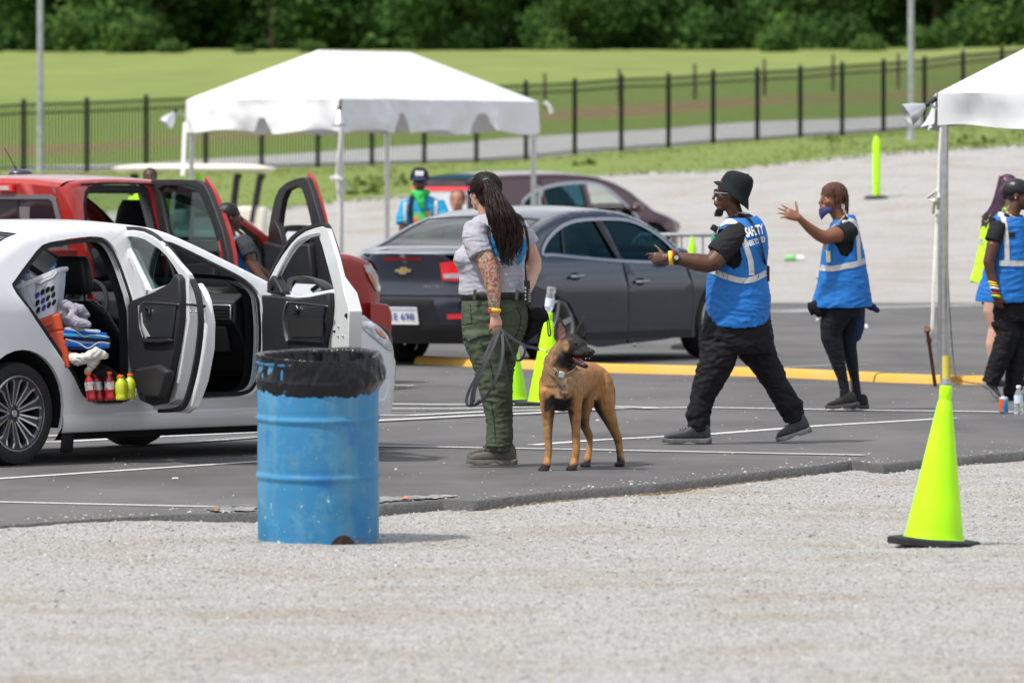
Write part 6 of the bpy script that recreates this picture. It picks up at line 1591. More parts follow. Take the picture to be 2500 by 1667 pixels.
for i in range(900):
    t = rng.random(); cp_, cf_, ca_ = clump[int(t*15.99)]; ph = cp_+rng.gauss(0, .9); end = rng.uniform(.62, 1.0) + .06*math.sin(t*19); dd = rng.uniform(-.03, .03); am = rng.uniform(.4, 1.3); fq = cf_+rng.gauss(0, .6); am *= ca_; pts = []
    for k in range(19):
        u = k/18*end; f_ = u*(len(Lp)-1); j = min(len(Lp)-2, int(f_)); w = f_-j
        lx = lerp(Lp[j][0], Lp[j+1][0], w); ly = lerp(Lp[j][1], Lp[j+1][1], w); rx = lerp(Rp[j][0], Rp[j+1][0], w); ry = lerp(Rp[j][1], Rp[j+1][1], w)
        x = lerp(lx, rx, t) + am*5.2*u*math.sin(fq*u+ph) + am*1.2*math.sin(23*u+ph*2)*u; y = lerp(ly, ry, t) + u*4*math.sin(ph)
        bulge = -.095 - .10*min(1, u*2.2) - .028*math.sin(math.pi*t) + dd*(.4+u) + .006*math.sin(fq*u+ph+1)
        pts.append(P(x, y, bulge))
    cs.append(pts)
strands(W1, cs, .0020, .0008, 'ponytail', M['hair_dkbrown'], hair)
cs = []
for i in range(16):   # stray hairs
    x, y = rng.choice(((1200, 425), (1216, 455), (1262, 530), (1190, 560), (1240, 640), (1150, 440))); x += rng.gauss(0, 10); y += rng.gauss(0, 8); a = rng.random()*6.28
    cs.append([P(x + k*2.2*math.cos(a+k*.08), y + k*2.2*math.sin(a+k*.08), -.1) for k in range(7)])
strands(W1, cs, .0007, .0005, 'stray_hairs', M['hair_dkbrown'], hair)
MB().tube([P(1180, 440, -.10), P(1189, 437, -.115), P(1197, 441, -.10)], .006, 8).build('hair_tie', mat('teal_elastic', (.05, .25, .22), .7), hair)
# sunglasses
g = MB(); q = on_head(W1, [(.37, -.19, .03), (.37, .19, .03)])
for sy in (-1, 1):
    c = on_head(W1, [(.375, sy*.135, .01)])[0]; g.ball(c, (.018, .018, .020), 10, 8)
    g.tube(on_head(W1, [(.37, sy*.20, .03), (.26, sy*.31, .035), (-.02, sy*.345, .04)]), .0035, 6)
g.tube(on_head(W1, [(.40, -.06, .03), (.40, .06, .03)]), .003, 6); g.build('sunglasses', M['sunglass'], W1.e)
# wristband, red cord loop
Wb = bvh(body)
g = MB(); c = P(1208, 757, -.22); g.lathe([(.0345, -.011), (.0365, 0), (.0345, .011)], c, 24, (.1, 0, 1)); g.build('wristband', M['yellow_band'], W1.e, solid=.002)
g = MB(); g.grid(lambda u, v: c + V(.0385*math.cos(lerp(3.3, 4.2, u)), .0385*math.sin(lerp(3.3, 4.2, u)), lerp(-.012, .012, v)), 8, 2); g.build('wristband_tab', M['red_band'], W1.e)
g = MB(); g.tube(curve([tuple(P(1196, 790, -.2)), tuple(P(1193, 797, -.21)), tuple(P(1197, 802, -.2))], 4), .004, 6); g.build('red_cord', M['red_band'], W1.e)
# two-way radio with coiled speaker cord
e = empty('two_way_radio', P(1289, 720, -.10), 'black two-way radio clipped on the belt of the woman in the grey T-shirt', 'radio', 'two-way radios')
Rz = Matrix.Rotation(R(-3), 3, 'Y')
MB().box(P(1288, 715, -.115), (.034, .040, .145), Rz).build('radio_body', M['black_plastic'], e, bevel=.005)
MB().tube([P(1286, 698, -.115), P(1283, 655, -.115), P(1283, 640, -.115)], [.007, .0045, .004], 8).build('antenna', M['black_rubber'], e)
g = MB()
for k in range(6): g.box(P(1293, 708+k*5.5, -.137), (.012, .004, .004), Rz)
for k in range(4): g.box(P(1283, 703+k*9, -.138), (.008, .003, .012), Rz)
g.build('radio_grille', M['alu'], e)
def coil(fig, pts, rad, turns, wire, parent, name='coiled_cord'):
    C_ = curve([tuple(fig.P(*p)) for p in pts], 30); L_ = [0]
    for a, b in zip(C_, C_[1:]): L_.append(L_[-1]+(b-a).length)
    out = []; N_ = turns*8
    for i in range(N_+1):
        d = L_[-1]*i/N_; j = 0
        while j < len(L_)-2 and L_[j+1] < d: j += 1
        w = (d-L_[j])/max(1e-9, L_[j+1]-L_[j]); c = C_[j].lerp(C_[j+1], w); t = (C_[min(j+1, len(C_)-1)]-C_[j]).normalized(); u = t.cross(V(0, 1, 0)).normalized(); v = t.cross(u); a = 2*math.pi*i/8
        out.append(c + (u*math.cos(a)+v*math.sin(a))*rad)
    return MB().tube(out, wire, 5).build(name, M['black_plastic'], parent)
coil(W1, [(1254, 522, -.10), (1270, 530, -.15), (1281, 550, -.175), (1287, 580, -.18), (1289, 610, -.175), (1286, 636, -.15)], .0085, 46, .0028, e)
MB().tube([P(1284, 636, -.15), P(1283, 645, -.13), P(1284, 665, -.12), P(1286, 680, -.115)], [.008, .004, .003, .003], 8).build('cord_plug', M['black_plastic'], e)
# black pouch hanging behind the hip
e = empty('pouch', P(1310, 790, .05), 'black cloth treat pouch hanging behind the dog handler\'s hip', 'pouch')
fg = W1; mb = MB()
fg.limb(mb, [(1298, 765, .0, 16, 14), (1312, 770, .02, 21, 18), (1326, 772, .03, 15, 16)]); fg.limb(mb, [(1308, 780, .03, 22, 16), (1303, 800, .03, 20, 12), (1292, 818, .03, 12, 8), (1282, 834, .03, 4, 4)])
po = W1.blob(mb, 'pouch_body', M['black_cloth'], .006, 3, (.006, (14, 10, 12), 8, .5), parent=e)
MB().tube(curve([tuple(P(1287, 745, -.05)), tuple(P(1292, 760, -.03)), tuple(P(1286, 800, .0)), tuple(P(1274, 838, .0))], 5), [(.006, .003)]*16, 6).build('pouch_strap', M['black_cloth'], e)
MB().tube(curve([tuple(P(1328, 755, .02)), tuple(P(1336, 765, .02)), tuple(P(1341, 790, .02)), tuple(P(1344, 816, .02)), tuple(P(1339, 818, .02)), tuple(P(1337, 795, .02)), tuple(P(1334, 775, .02))], 5), .0042, 6).build('drawstring', M['black_cloth'], e)
MB().tube([P(1287, 742, -.08), P(1292, 752, -.05), P(1300, 758, -.02)], .005, 6).build('pouch_clip', M['black_plastic'], e)
# ------------------------------------------------------------------ man in bucket hat
B = Fig('person', 1790, 1083, 45.45, 'man in black bucket hat and blue vest striding with his arm held out', 'person'); P = B.P
mb = MB()
B.head(mb, 1782, 475, -.01, 92, 172, 4, 0, neck_to=P(1806, 548, .0))
B.loft(mb, [(1768, 1850, 545, 36), (1765, 1865, 600, 46), (1755, 1865, 680, 46), (1745, 1865, 750, 46)])
B.limb(mb, [(1800, 578, -.13, 26), (1768, 612, -.19, 25), (1742, 640, -.23, 24), (1728, 644, -.235, 23), (1700, 640, -.24, 22), (1670, 634, -.245, 17.5), (1645, 631, -.25, 13.5), (1630, 630, -.25, 13)])
B.limb(mb, [(1835, 585, .15, 24), (1838, 640, .2, 20), (1826, 690, .2, 17), (1800, 720, .18, 13)])
hand(mb, P(1628, 630, -.25), (-1, 0, .0), (-.1, 1, -.25), (0, .1, 1), .170, (.28, .62, .85, 1.0), .05, (.95, .25))
hand(mb, P(1798, 722, .18), (-.5, 0, -.8), (0, 1, 0), (-1, 0, 0), .170, (.4, .5, .6, .7))
for (x0, y0, x1, y1, x2, y2, dy) in ((1760, 850, 1732, 930, 1706, 1040, -.06), (1842, 850, 1885, 925, 1940, 1020, .10)): B.limb(mb, [(x0, y0, dy, 32), (x1, y1, dy, 22), (x2, y2, dy, 15)])
# cap of hair under the hat and goatee are parts
body = B.blob(mb, 'body', SK_D, .0055, 4)
Rm, hc, hh = B.hm
g = MB()
rng = random.Random(5); cs = []
for i in range(150):
    p0 = on_head(B, [(rng.uniform(.14, .32), rng.uniform(-.10, .10), rng.uniform(-.50, -.40))])[0]; pts = [p0 + V(-.004*k*rng.uniform(.2, 1.2), 0, -.0055*k) for k in range(6)]; cs.append(pts)
for i in range(110):
    t = rng.uniform(0, 1); p0 = on_head(B, [(lerp(.0, .24, t), -.24+.10*t, lerp(-.18, -.44, t)+rng.uniform(-.03, .03))])[0]; cs.append([p0, p0+V(-.002, -.003, -.004), p0+V(-.003, -.003, -.009)])
strands(B, cs, .0016, .0008, 'beard', M['hair_black'])
# T-shirt
mb = MB()
B.loft(mb, [(1788, 1832, 522, 30), (1772, 1850, 536, 44), (1764, 1864, 552, 56), (1758, 1868, 580, 62), (1752, 1870, 620, 62), (1745, 1868, 660, 60), (1740, 1866, 700, 58), (1738, 1866, 742, 56)])
B.limb(mb, [(1806, 566, -.10, 32), (1788, 584, -.15, 33), (1764, 608, -.19, 32), (1750, 623, -.205, 31)], ends=False)
B.limb(mb, [(1830, 566, .10, 30), (1840, 600, .16, 28), (1842, 625, .18, 27)], ends=False)
B.blob(mb, 'shirt', M['tee_black'], .006, 4, (.007, (9, 7, 14), 4, .5))
# vest
mb = MB()
B.loft(mb, [(1782, 1842, 522, 40), (1766, 1858, 536, 54), (1756, 1868, 552, 65), (1750, 1874, 575, 72), (1745, 1877, 605, 74), (1736, 1874, 640, 73), (1727, 1872, 668, 72), (1724, 1877, 695, 72), (1723, 1882, 720, 73, 0, 4), (1724, 1882, 745, 74, 0, 10), (1725, 1880, 765, 74, 0, 18), (1728, 1878, 778, 73, 0, 22)], ex=2.4)
hole = [(1744, 574), (1756, 560), (1776, 556), (1796, 580), (1806, 606), (1812, 632), (1806, 650), (1792, 658), (1770, 644), (1752, 636), (1738, 640), (1736, 600)]
neck = [(1772, 500), (1852, 500), (1846, 528), (1815, 534), (1778, 540)]
vest = B.blob(mb, 'vest', M['vest_blue'], .006, 5, (.010, (6, 5, 13), 6, .6, lambda p: .35+.9*min(1, max(0, (1.15-p.z)/.5))), cut=lambda x, y, d, nn: (inside(x, y, hole) and d < .0) or (y < 533 and inside(x, y, neck)) or nn.z < -.80)
tr_ = bvh(vest)
tape_path('reflective_tape', [(1757, 549), (1775, 541), (1793, 545), (1808, 570), (1823, 607), (1833, 640), (1835, 672)], 13, tr_, vest)
tape_path('reflective_tape', [(1722, 660), (1738, 661), (1770, 674), (1800, 683), (1822, 685), (1845, 679), (1871, 665)], 14, tr_, vest, off=.008)
M['tape_seam'] = mat('tape_seam', (.05, .06, .08), .7)
for a_, b_ in (((1748, 657), (1752, 669)), ((1764, 663), (1768, 676)), ((1778, 669), (1775, 683)), ((1826, 676), (1812, 691)), ((1852, 670), (1849, 683))): tape_path('tape_seam', [a_, b_], 1.3, tr_, vest, off=.0105, m='tape_seam')
text_on('vest_lettering', 'SAFETY', 1842, 563, 45, 25, tr_, .007, M['white_matte'], vest, rot=-13, bold=.035)
text_on('vest_lettering', 'HERE TO HELP', 1847, 589, 44, 14, tr_, .007, M['white_matte'], vest, rot=-16, bold=.03)
# trousers
mb = MB()
B.loft(mb, [(1732, 1876, 730, 62), (1724, 1880, 755, 66), (1715, 1884, 790, 68), (1707, 1890, 818, 66), (1705, 1890, 842, 62), (1712, 1888, 862, 54)])
B.limb(mb, [(1757, 845, -.05, 51, 46), (1749, 885, -.06, 45), (1728, 935, -.06, 37), (1714, 975, -.06, 31), (1706, 1005, -.06, 29), (1704, 1012, -.06, 31), (1705, 1018, -.06, 28), (1706, 1030, -.06, 28), (1706, 1052, -.06, 25)], ends=False)
B.limb(mb, [(1842, 845, .08, 50, 46), (1866, 885, .09, 37), (1893, 930, .10, 32), (1910, 965, .10, 30), (1925, 988, .10, 31), (1934, 998, .10, 32), (1936, 1004, .10, 27), (1940, 1030, .10, 26)], ends=False)
B.blob(mb, 'trousers', M['trouser_black'], .007, 4, (.013, (7, 6, 12), 9, .65))
M['boot_black'] = mat('black_work_boot_leather', (.045, .047, .052), .5, var=.3, vscale=12, bump=.3, bscale=150); M['sole_grey'] = mat('grey_rubber_sole', (.15, .16, .175), .8, var=.3, vscale=25)
shoe(B, 'boot', (1618, 1082), (1736, 1082), .145, .12, M['boot_black'], M['sole_grey'], .032, -.06)
shoe(B, 'boot', (1898, 1081), (1982, 1054), .145, .12, M['boot_black'], M['sole_grey'], .032, .10)
# bucket hat
M['hat'] = mat('black_cotton_twill', (.012, .017, .018), .85, var=.15, vscale=10, bump=.2, bscale=350, spec=.22)
k = 1/B.s; g = MB(); rs = []
for cx_, cy_, r_, t_ in ((1812, 422, .5, .30), (1812, 422.5, 15, .30), (1810, 425, 27, .30), (1807, 431, 34.5, .32), (1802, 443, 38.5, .36), (1796, 457, 40, .48), (1793, 464, 40.5, .55), (1790, 468, 46, .6), (1787, 473, 51, .64), (1785, 478, 55, .67), (1785, 479.5, 54.5, .67), (1788, 472, 47, .6), (1793, 466, 39.5, .55)):
    c = P(cx_, cy_, 0); u = V(math.cos(t_), 0, -math.sin(t_)); rs.append([c + (u*math.cos(q_)+V(0, 1, 0)*math.sin(q_))*r_*k + V(0, 0, .0025*math.sin(3*q_)) for q_ in [2*math.pi*i/40 for i in range(40)]])
hat = g.rings(rs).build('bucket_hat', M['hat'], B.e, sharp=60)
MB().ball(P(1825, 427, -.0), (.010, .010, .008), 10, 6).build('hat_button', M['hat'], hat)
# sunglasses with silvery temples
g = MB()
for sy in (-1, 1): g.ball(on_head(B, [(.385, sy*.13, .045)])[0], (.010, .022, .019), 12, 8)
sg_ = g.build('sunglasses', M['sunglass'], B.e)
for sy in (-1, 1): MB().tube(on_head(B, [(.375, sy*.21, .03), (.26, sy*.31, .03), (.02, sy*.345, .03)]), [.008, .0055, .004], 6).build('temple', M['chrome_dull'], sg_)
# chain, bands, watch
MB().tube(curve([tuple(P(*q)) for q in ((1784, 536, -.07), (1796, 524, -.10), (1812, 519, -.10), (1830, 522, -.06))], 5), .0035, 6).build('neck_chain', M['chrome'], B.e)
c = P(1637, 630, -.25); k2 = lambda w: w/B.s
g = MB(); g.lathe([(k2(16.5), -k2(5)), (k2(17.5), 0), (k2(16.5), k2(5))], c, 24, (1, 0, .08)); g.build('wristband', M['yellow_band'], B.e, solid=.002)
g = MB(); g.lathe([(k2(16), -k2(2)), (k2(17), 0), (k2(16), k2(2))], P(1644, 629, -.25), 24, (1, 0, .08)); g.build('wristband', M['red_band'], B.e, solid=.002)
c = P(1651, 630, -.25); g = MB(); g.lathe([(k2(16), -k2(4)), (k2(17), 0), (k2(16), k2(4))], c, 24, (1, 0, .06)); wt = g.build('wristwatch', M['black_rubber'], B.e, solid=.004)
fc = c + V(0, -k2(17), k2(1)); MB().lathe([(0, .006), (k2(8.5), .005), (k2(9), 0)], fc, 24, (0, -1, .1)).build('watch_case', M['black_plastic'], wt); MB().lathe([(0, .0075), (k2(5.5), .0075), (k2(5.6), .005)], fc, 20, (0, -1, .1)).build('watch_dial', mat('grey_dial', (.35, .37, .40), .3), wt)
# radio speaker cord and shoulder mic
e = empty('two_way_radio', P(1871, 655, .02), 'black radio with coiled cord worn by the man in the bucket hat', 'radio', group='two-way radios')
coil(B, [(1801, 520, -.10), (1818, 525, -.13), (1830, 536, -.17), (1841, 552, -.195), (1851, 574, -.20), (1859, 602, -.18), (1864, 628, -.15), (1870, 645, -.10)], .0065, 60, .0024, e)
MB().box(P(1873, 668, -.02), (.03, .05, .10)).build('radio_body', M['black_plastic'], e, bevel=.005)
MB().box(P(1744, 557, -.02), (.045, .05, .04), Matrix.Rotation(R(30), 3, 'Y')).build('speaker_microphone', M['black_plastic'], e, bevel=.008)
g = MB(); g.lathe([(0, 0), (.020, .002), (.021, .06), (.017, .07), (.012, .075)], P(1742, 602, -.01), 16, (.12, 0, 1), mi=0); g.lathe([(.012, .075), (.012, .11), (0, .112)], P(1742, 602, -.01), 14, (.12, 0, 1), mi=1)
prop(g.build('bottle', [mat('green_label', (.01, .33, .17), .4), M['white_matte']], sharp=50), 'small green bottle in the chest pocket of the man in the bucket hat', 'bottle')
# ------------------------------------------------------------------ woman with the mask under her chin
C = Fig('person', 2065, 1003, 51.66, 'woman with short copper braids and a navy mask pulled under her chin', 'person'); P = C.P
mb = MB()
C.head(mb, 2032, 486, -.01, 80, 205, 2, 0, neck_to=P(2058, 548, .0))
C.loft(mb, [(2030, 2095, 555, 28), (2020, 2100, 610, 38), (2018, 2098, 680, 38), (2022, 2094, 735, 32)])
C.limb(mb, [(2062, 572, -.12, 20), (2036, 574, -.16, 19.5), (2014, 580, -.20, 17.5), (1998, 573, -.23, 15), (1975, 556, -.28, 12), (1956, 538, -.32, 9), (1950, 531, -.33, 8.5)])
C.limb(mb, [(2078, 575, .13, 18), (2072, 620, .2, 15), (2050, 660, .2, 12), (2030, 680, .15, 9)])
hand(mb, P(1951, 532, -.33), (-.93, .0, .36), (-.1, 1, -.3), (.3, 0, 1), .185, (.12, .16, .22, .34), .17, (1.15, .10))
hand(mb, P(2030, 680, .15), (-.6, 0, -.5), (0, 1, 0), (-1, 0, 0), .160, (.4, .5, .6, .7))
for pts in ([(2046, 770, -.04, 18), (2034, 835, -.05, 16), (2058, 930, -.05, 10), (2062, 985, -.05, 10)], [(2076, 770, .06, 16), (2072, 845, .08, 14), (2086, 930, .08, 10), (2090, 985, .08, 10)]): C.limb(mb, pts)
body = C.blob(mb, 'body', SK_M, .006, 4); eyes(C, body)
q = on_head(C, [(.36, 0, -.30)])[0]; MB().ball(q, (.016, .022, .011), 12, 8).build('open_mouth', M['lip'], body)
MB().box(on_head(C, [(.385, 0, -.25)])[0], (.010, .022, .005), Matrix.Rotation(R(25), 3, 'Z')).build('teeth', M['eye_white'], body, bevel=.002)
Rm, hc, hh = C.hm
M['hair_copper'] = mat('copper_brown_braids', (.115, .040, .020), .6, var=.4, vscale=50)
mb = MB(); mb.ball(hc + Rm @ (V(-.10, 0, .16)*hh), (.41*hh, .34*hh, .365*hh), 16, 12, Rm)
hair = C.blob(mb, 'hair', M['hair_copper'], .006, 2); cs = []
rng = random.Random(8)
for i in range(170):
    a = rng.uniform(-math.pi, math.pi); top = V(-.06, 0, .50); out = V(.42*math.cos(a), .345*math.sin(a), .16)
    front = math.cos(a) > .35
    L_ = rng.uniform(.0, .06) if front else rng.uniform(.16, .46)*(1 if math.cos(a) > -.3 else 1.35); pts = []
    for k in range(10):
        t = k/9; 
        if t < .5: d = top.lerp(out, t*2); d = V(d.x-.06*0, d.y, .15 + .36*math.sqrt(max(0, 1-(t*2)**2*.98))); p = d
        else: u = (t-.5)*2; p = V(out.x*(1+.03*u)-.04, out.y*(1+.04*u), .15 - L_*u)
        pts.append(hc + Rm @ (V(p.x-.05, p.y, p.z)*hh) + V(rng.gauss(0, .001), rng.gauss(0, .001), 0))
    cs.append(pts)
strands(C, cs, .0042, .0030, 'braids', M['hair_copper'], hair, n=5)
M['mask_navy'] = mat('navy_face_mask', (.028, .042, .17), .75, var=.1)
g = MB()
def mk(u, v):
    a = lerp(-1.25, 1.25, u); rr = .30+.02*v; x = .04 + rr*math.cos(a)*1.10 - .05*v*abs(math.cos(a)); y = rr*math.sin(a)*.98; z = lerp(-.27, -.66+.28*abs(math.sin(a)), v) + .02*math.sin(a)**2
    return hc + Rm @ (V(x+.06*math.cos(a)*math.sin(math.pi*v), y, z)*hh)
g.grid(mk, 18, 8); mk_ = g.build('face_mask', M['mask_navy'], C.e, solid=.003)
mb = MB()
C.loft(mb, [(2042, 2072, 532, 22), (2028, 2088, 545, 36), (2022, 2096, 565, 44), (2016, 2100, 600, 46), (2014, 2104, 650, 46), (2012, 2106, 735, 46)])
C.limb(mb, [(2074, 560, -.09, 26), (2064, 570, -.13, 26), (2052, 574, -.155, 24)], ends=False); C.limb(mb, [(2080, 570, .1, 22), (2078, 605, .16, 20)], ends=False)
C.blob(mb, 'shirt', M['tee_black'], .006, 3, (.005, (9, 7, 14), 14, .5))
mb = MB()
C.loft(mb, [(2050, 2086, 524, 30), (2034, 2092, 538, 44), (2022, 2097, 558, 52), (2012, 2103, 585, 55), (2005, 2111, 620, 57), (2001, 2116, 655, 58), (1996, 2122, 690, 60), (1988, 2126, 715, 62), (1982, 2129, 735, 63, 0, 4), (1982, 2130, 746, 63, 0, 6)], ex=2.4)
hole = [(2042, 552), (2062, 546), (2080, 556), (2086, 585), (2082, 612), (2068, 628), (2052, 622), (2042, 600), (2036, 592), (2036, 560)]
vest = C.blob(mb, 'vest', M['vest_blue'], .006, 4, (.010, (6, 5, 12), 16, .6, lambda p: .3+.9*min(1, max(0, (1.1-p.z)/.4))), cut=lambda x, y, d, nn: (inside(x, y, hole) and d < 0) or (y < 536 and x < 2070) or nn.z < -.8)
tr_ = bvh(vest)
tape_path('reflective_tape', [(2000, 653), (2030, 656), (2063, 650), (2090, 645), (2116, 635)], 14, tr_, vest)
tape_path('reflective_tape', [(2056, 541), (2074, 537), (2088, 546), (2094, 580), (2096, 612), (2098, 638)], 9, tr_, vest)
text_on('vest_lettering', 'SAFETY', 2094, 562, 34, 12, tr_, .006, M['white_matte'], vest, rot=78, bold=.03)
decal('id_badge', [(2018, 612), (2028, 613), (2029, 640), (2019, 641)], tr_, .010, mat('badge_card', (.55, .60, .40), .5, vscale=60, col2=(.75, .70, .40)), vest)
MB().tube(curve([tuple(P(*q)) for q in ((2064, 524, -.10), (2050, 540, -.14), (2032, 556, -.16), (2018, 590, -.15), (2012, 610, -.15))], 5), .005, 6).build('lanyard', mat('patterned_lanyard', (.62, .45, .12), .7, vscale=90, col2=(.06, .05, .10), thr=(.45, .5)), C.e)
MB().ball(P(2013, 603, -.17), (.016, .008, .014), 10, 8).build('orange_tag', mat('orange_tag', (.85, .30, .04), .6), C.e)
mb = MB()
M['legging'] = mat('black_stretch_leggings', (.010, .012, .018), .6, var=.15, spec=.22)
C.loft(mb, [(2008, 2104, 728, 48), (2006, 2108, 752, 48), (2004, 2106, 775, 44)])
C.limb(mb, [(2043, 765, -.04, 38), (2030, 800, -.05, 29), (2029, 825, -.05, 25.5), (2037, 850, -.05, 23), (2046, 885, -.05, 18), (2056, 920, -.05, 13.5), (2062, 950, -.05, 12), (2064, 975, -.05, 14)])
C.limb(mb, [(2080, 765, .06, 28), (2070, 810, .08, 23), (2072, 850, .08, 20), (2081, 890, .08, 15), (2088, 930, .08, 11), (2092, 972, .08, 13)])
C.blob(mb, 'leggings', M['legging'], .006, 3, (.004, (8, 8, 20), 3, .5))
M['shoe_black'] = mat('black_knit', (.018, .018, .018), .85, var=.2, bump=.3, bscale=300); M['sole_dark'] = mat('dark_grey_sole', (.06, .062, .068), .7)
shoe(C, 'shoe', (2016, 1001), (2094, 992), .115, .095, M['shoe_black'], M['sole_dark'], .030, -.05)
shoe(C, 'shoe', (2060, 1001), (2121, 998), .11, .095, M['shoe_black'], M['sole_dark'], .030, .12)
M['navy'] = mat('navy_jersey', (.014, .022, .085), .85, var=.15, vscale=8, bump=.2, bscale=200)
mb = MB(); C.limb(mb, [(2094, 748, .02, 20, 16), (2094, 790, .04, 19, 14), (2088, 825, .04, 15, 10), (2080, 834, .04, 8, 8)]); C.limb(mb, [(2110, 742, .06, 10), (2128, 748, .10, 10), (2142, 758, .12, 7)])
C.blob(mb, 'tied_jacket', M['navy'], .006, 3, (.008, (14, 10, 5), 2, .6))
mb = MB(); C.limb(mb, [(1992, 748, -.08, 18, 14), (2002, 760, -.08, 17, 14), (2010, 752, -.08, 16, 14)]); C.limb(mb, [(1976, 742, -.08, 5), (1976, 752, -.08, 5), (1982, 768, -.08, 3)])
prop(C.blob(mb, 'waist_bag', M['black_cloth'], .006, 2), None)
# ------------------------------------------------------------------ man in a durag at the right edge
D_ = Fig('person', 2445, 982, 53.9, 'man in black durag and blue vest walking out of frame at the right edge', 'person'); P = D_.P
mb = MB()
D_.head(mb, 2486, 478, 0, 78, -8, 3, 0, neck_to=P(2468, 534, 0))
D_.loft(mb, [(2445, 2500, 540, 32), (2440, 2515, 600, 40), (2435, 2515, 680, 40), (2430, 2520, 740, 40)])
D_.limb(mb, [(2438, 562, -.13, 15), (2424, 600, -.18, 16), (2414, 640, -.19, 14.5), (2420, 670, -.19, 12.5), (2427, 695, -.20, 10.5), (2431, 712, -.20, 9.5)])
D_.limb(mb, [(2490, 560, .15, 20), (2510, 620, .18, 16), (2530, 660, .1, 12)])
hand(mb, P(2432, 714, -.20), (.20, 0, -1), (.3, 1, 0), (1, 0, -.1), .165, (.25, .35, .45, .5), .04, (.4, .4)); hand(mb, P(2530, 662, .1), (.6, 0, -.5), (0, 1, 0), (0, 0, 1), .165, (.4, .5, .6, .7))
for pts in ([(2450, 770, -.05, 20), (2456, 820, -.06, 17), (2422, 930, -.05, 13)], [(2490, 770, .06, 20), (2487, 850, .06, 16), (2470, 960, .06, 13)]): D_.limb(mb, pts)
body = D_.blob(mb, 'body', SK_D, .0065, 4); eyes(D_, body)
Rm, hc, hh = D_.hm
mb = MB(); mb.ball(hc + Rm @ (V(-.07, 0, .20)*hh), (.44*hh, .345*hh, .355*hh), 16, 12, Rm); mb.ball(hc + Rm @ (V(-.40, 0, .02)*hh), (.10*hh, .10*hh, .12*hh), 10, 8)
D_.blob(mb, 'durag', mat('black_satin', (.015, .015, .018), .38, var=.1), .006, 3, (.0025, (10, 20, 14), 2, .6), cut=lambda x, y, d, nn: y > 477 and x > 2462)
MB().ball(P(2479, 484, -.085), .006, 8, 6).build('earring', M['chrome'], D_.e)
mb = MB(); D_.loft(mb, [(2448, 2496, 524, 26), (2432, 2508, 540, 44), (2424, 2512, 565, 50), (2424, 2518, 620, 52), (2422, 2522, 735, 52)])
D_.limb(mb, [(2442, 550, -.12, 22), (2430, 572, -.16, 22), (2424, 590, -.175, 21)], ends=False); D_.limb(mb, [(2490, 550, .12, 22), (2505, 590, .17, 21)], ends=False)
D_.blob(mb, 'shirt', M['tee_black'], .006, 3, (.005, (9, 7, 14), 24, .5))
mb = MB(); D_.loft(mb, [(2436, 2500, 517, 38), (2426, 2510, 532, 52), (2420, 2516, 552, 58), (2416, 2520, 590, 60), (2406, 2524, 640, 62), (2396, 2526, 680, 63), (2384, 2528, 715, 64), (2380, 2528, 735, 64, 0, 4)], ex=2.4)
hole = [(2404, 530), (2430, 532), (2438, 560), (2438, 600), (2430, 640), (2422, 655), (2404, 640)]
vest = D_.blob(mb, 'vest', M['vest_blue'], .006, 4, (.008, (6, 5, 12), 31, .6), cut=lambda x, y, d, nn: (inside(x, y, hole) and d < 0) or (y < 530 and x > 2452) or nn.z < -.8)
tr_ = bvh(vest)
tape_path('reflective_tape', [(2437, 524), (2448, 528), (2455, 560), (2458, 600), (2459, 636)], 12, tr_, vest); tape_path('reflective_tape', [(2440, 642), (2460, 643), (2500, 643), (2520, 642)], 14, tr_, vest, off=.008)
decal('patch', [(2462, 567), (2477, 566), (2478, 579), (2463, 581)], tr_, .007, M['tee_black'], vest)
g = MB(); rng = random.Random(2); bc = [mat('bead_'+n_, c_, .35) for n_, c_ in (('green', (.05, .45, .10)), ('orange', (.85, .30, .05)), ('white', (.75, .75, .72)), ('red', (.60, .03, .04)))]
pts = curve([tuple(P(*q)) for q in ((2453, 508, -.06), (2460, 520, -.10), (2474, 530, -.13), (2492, 535, -.13), (2508, 530, -.10))], 6)
for i, p_ in enumerate(pts): g.ball(p_, .0075, 8, 6, mi=i % 4)
prop(g.build('bead_necklace', bc, D_.e), None)
for i, (y, m_) in enumerate(((690, 'yellow_band'), (696, 'yellow_band'), (703, 'white_matte'), (716, 'red_band'), (722, 'lime_matte'))): MB().lathe([(.034, -.007), (.036, 0), (.034, .007)], P(2424+i*2, y, -.20), 20, (.2, 0, 1)).build('wristband', M[m_], D_.e, solid=.002)
mb = MB(); D_.loft(mb, [(2430, 2515, 728, 54), (2424, 2520, 760, 54), (2428, 2520, 785, 50)])
D_.limb(mb, [(2452, 780, -.05, 34), (2460, 815, -.06, 30), (2450, 850, -.06, 28), (2435, 890, -.06, 25), (2422, 925, -.06, 21), (2416, 938, -.06, 21)], ends=False); D_.limb(mb, [(2492, 780, .06, 34), (2488, 850, .06, 27), (2478, 910, .06, 24), (2470, 966, .06, 22)], ends=False)
D_.blob(mb, 'trousers', M['trouser_black'], .007, 4, (.011, (8, 7, 12), 33, .6))
M['trainer'] = mat('dark_grey_trainer', (.07, .072, .075), .8, var=.4, vscale=40); M['sole_lt'] = mat('grey_foam_sole', (.22, .22, .22), .8)
shoe(D_, 'trainer', (2438, 981), (2396, 938), .10, .10, M['trainer'], M['sole_lt'], .030, -.06)
shoe(D_, 'trainer', (2530, 984), (2450, 984), .11, .10, M['shoe_black'], M['sole_dark'], .028, .06)
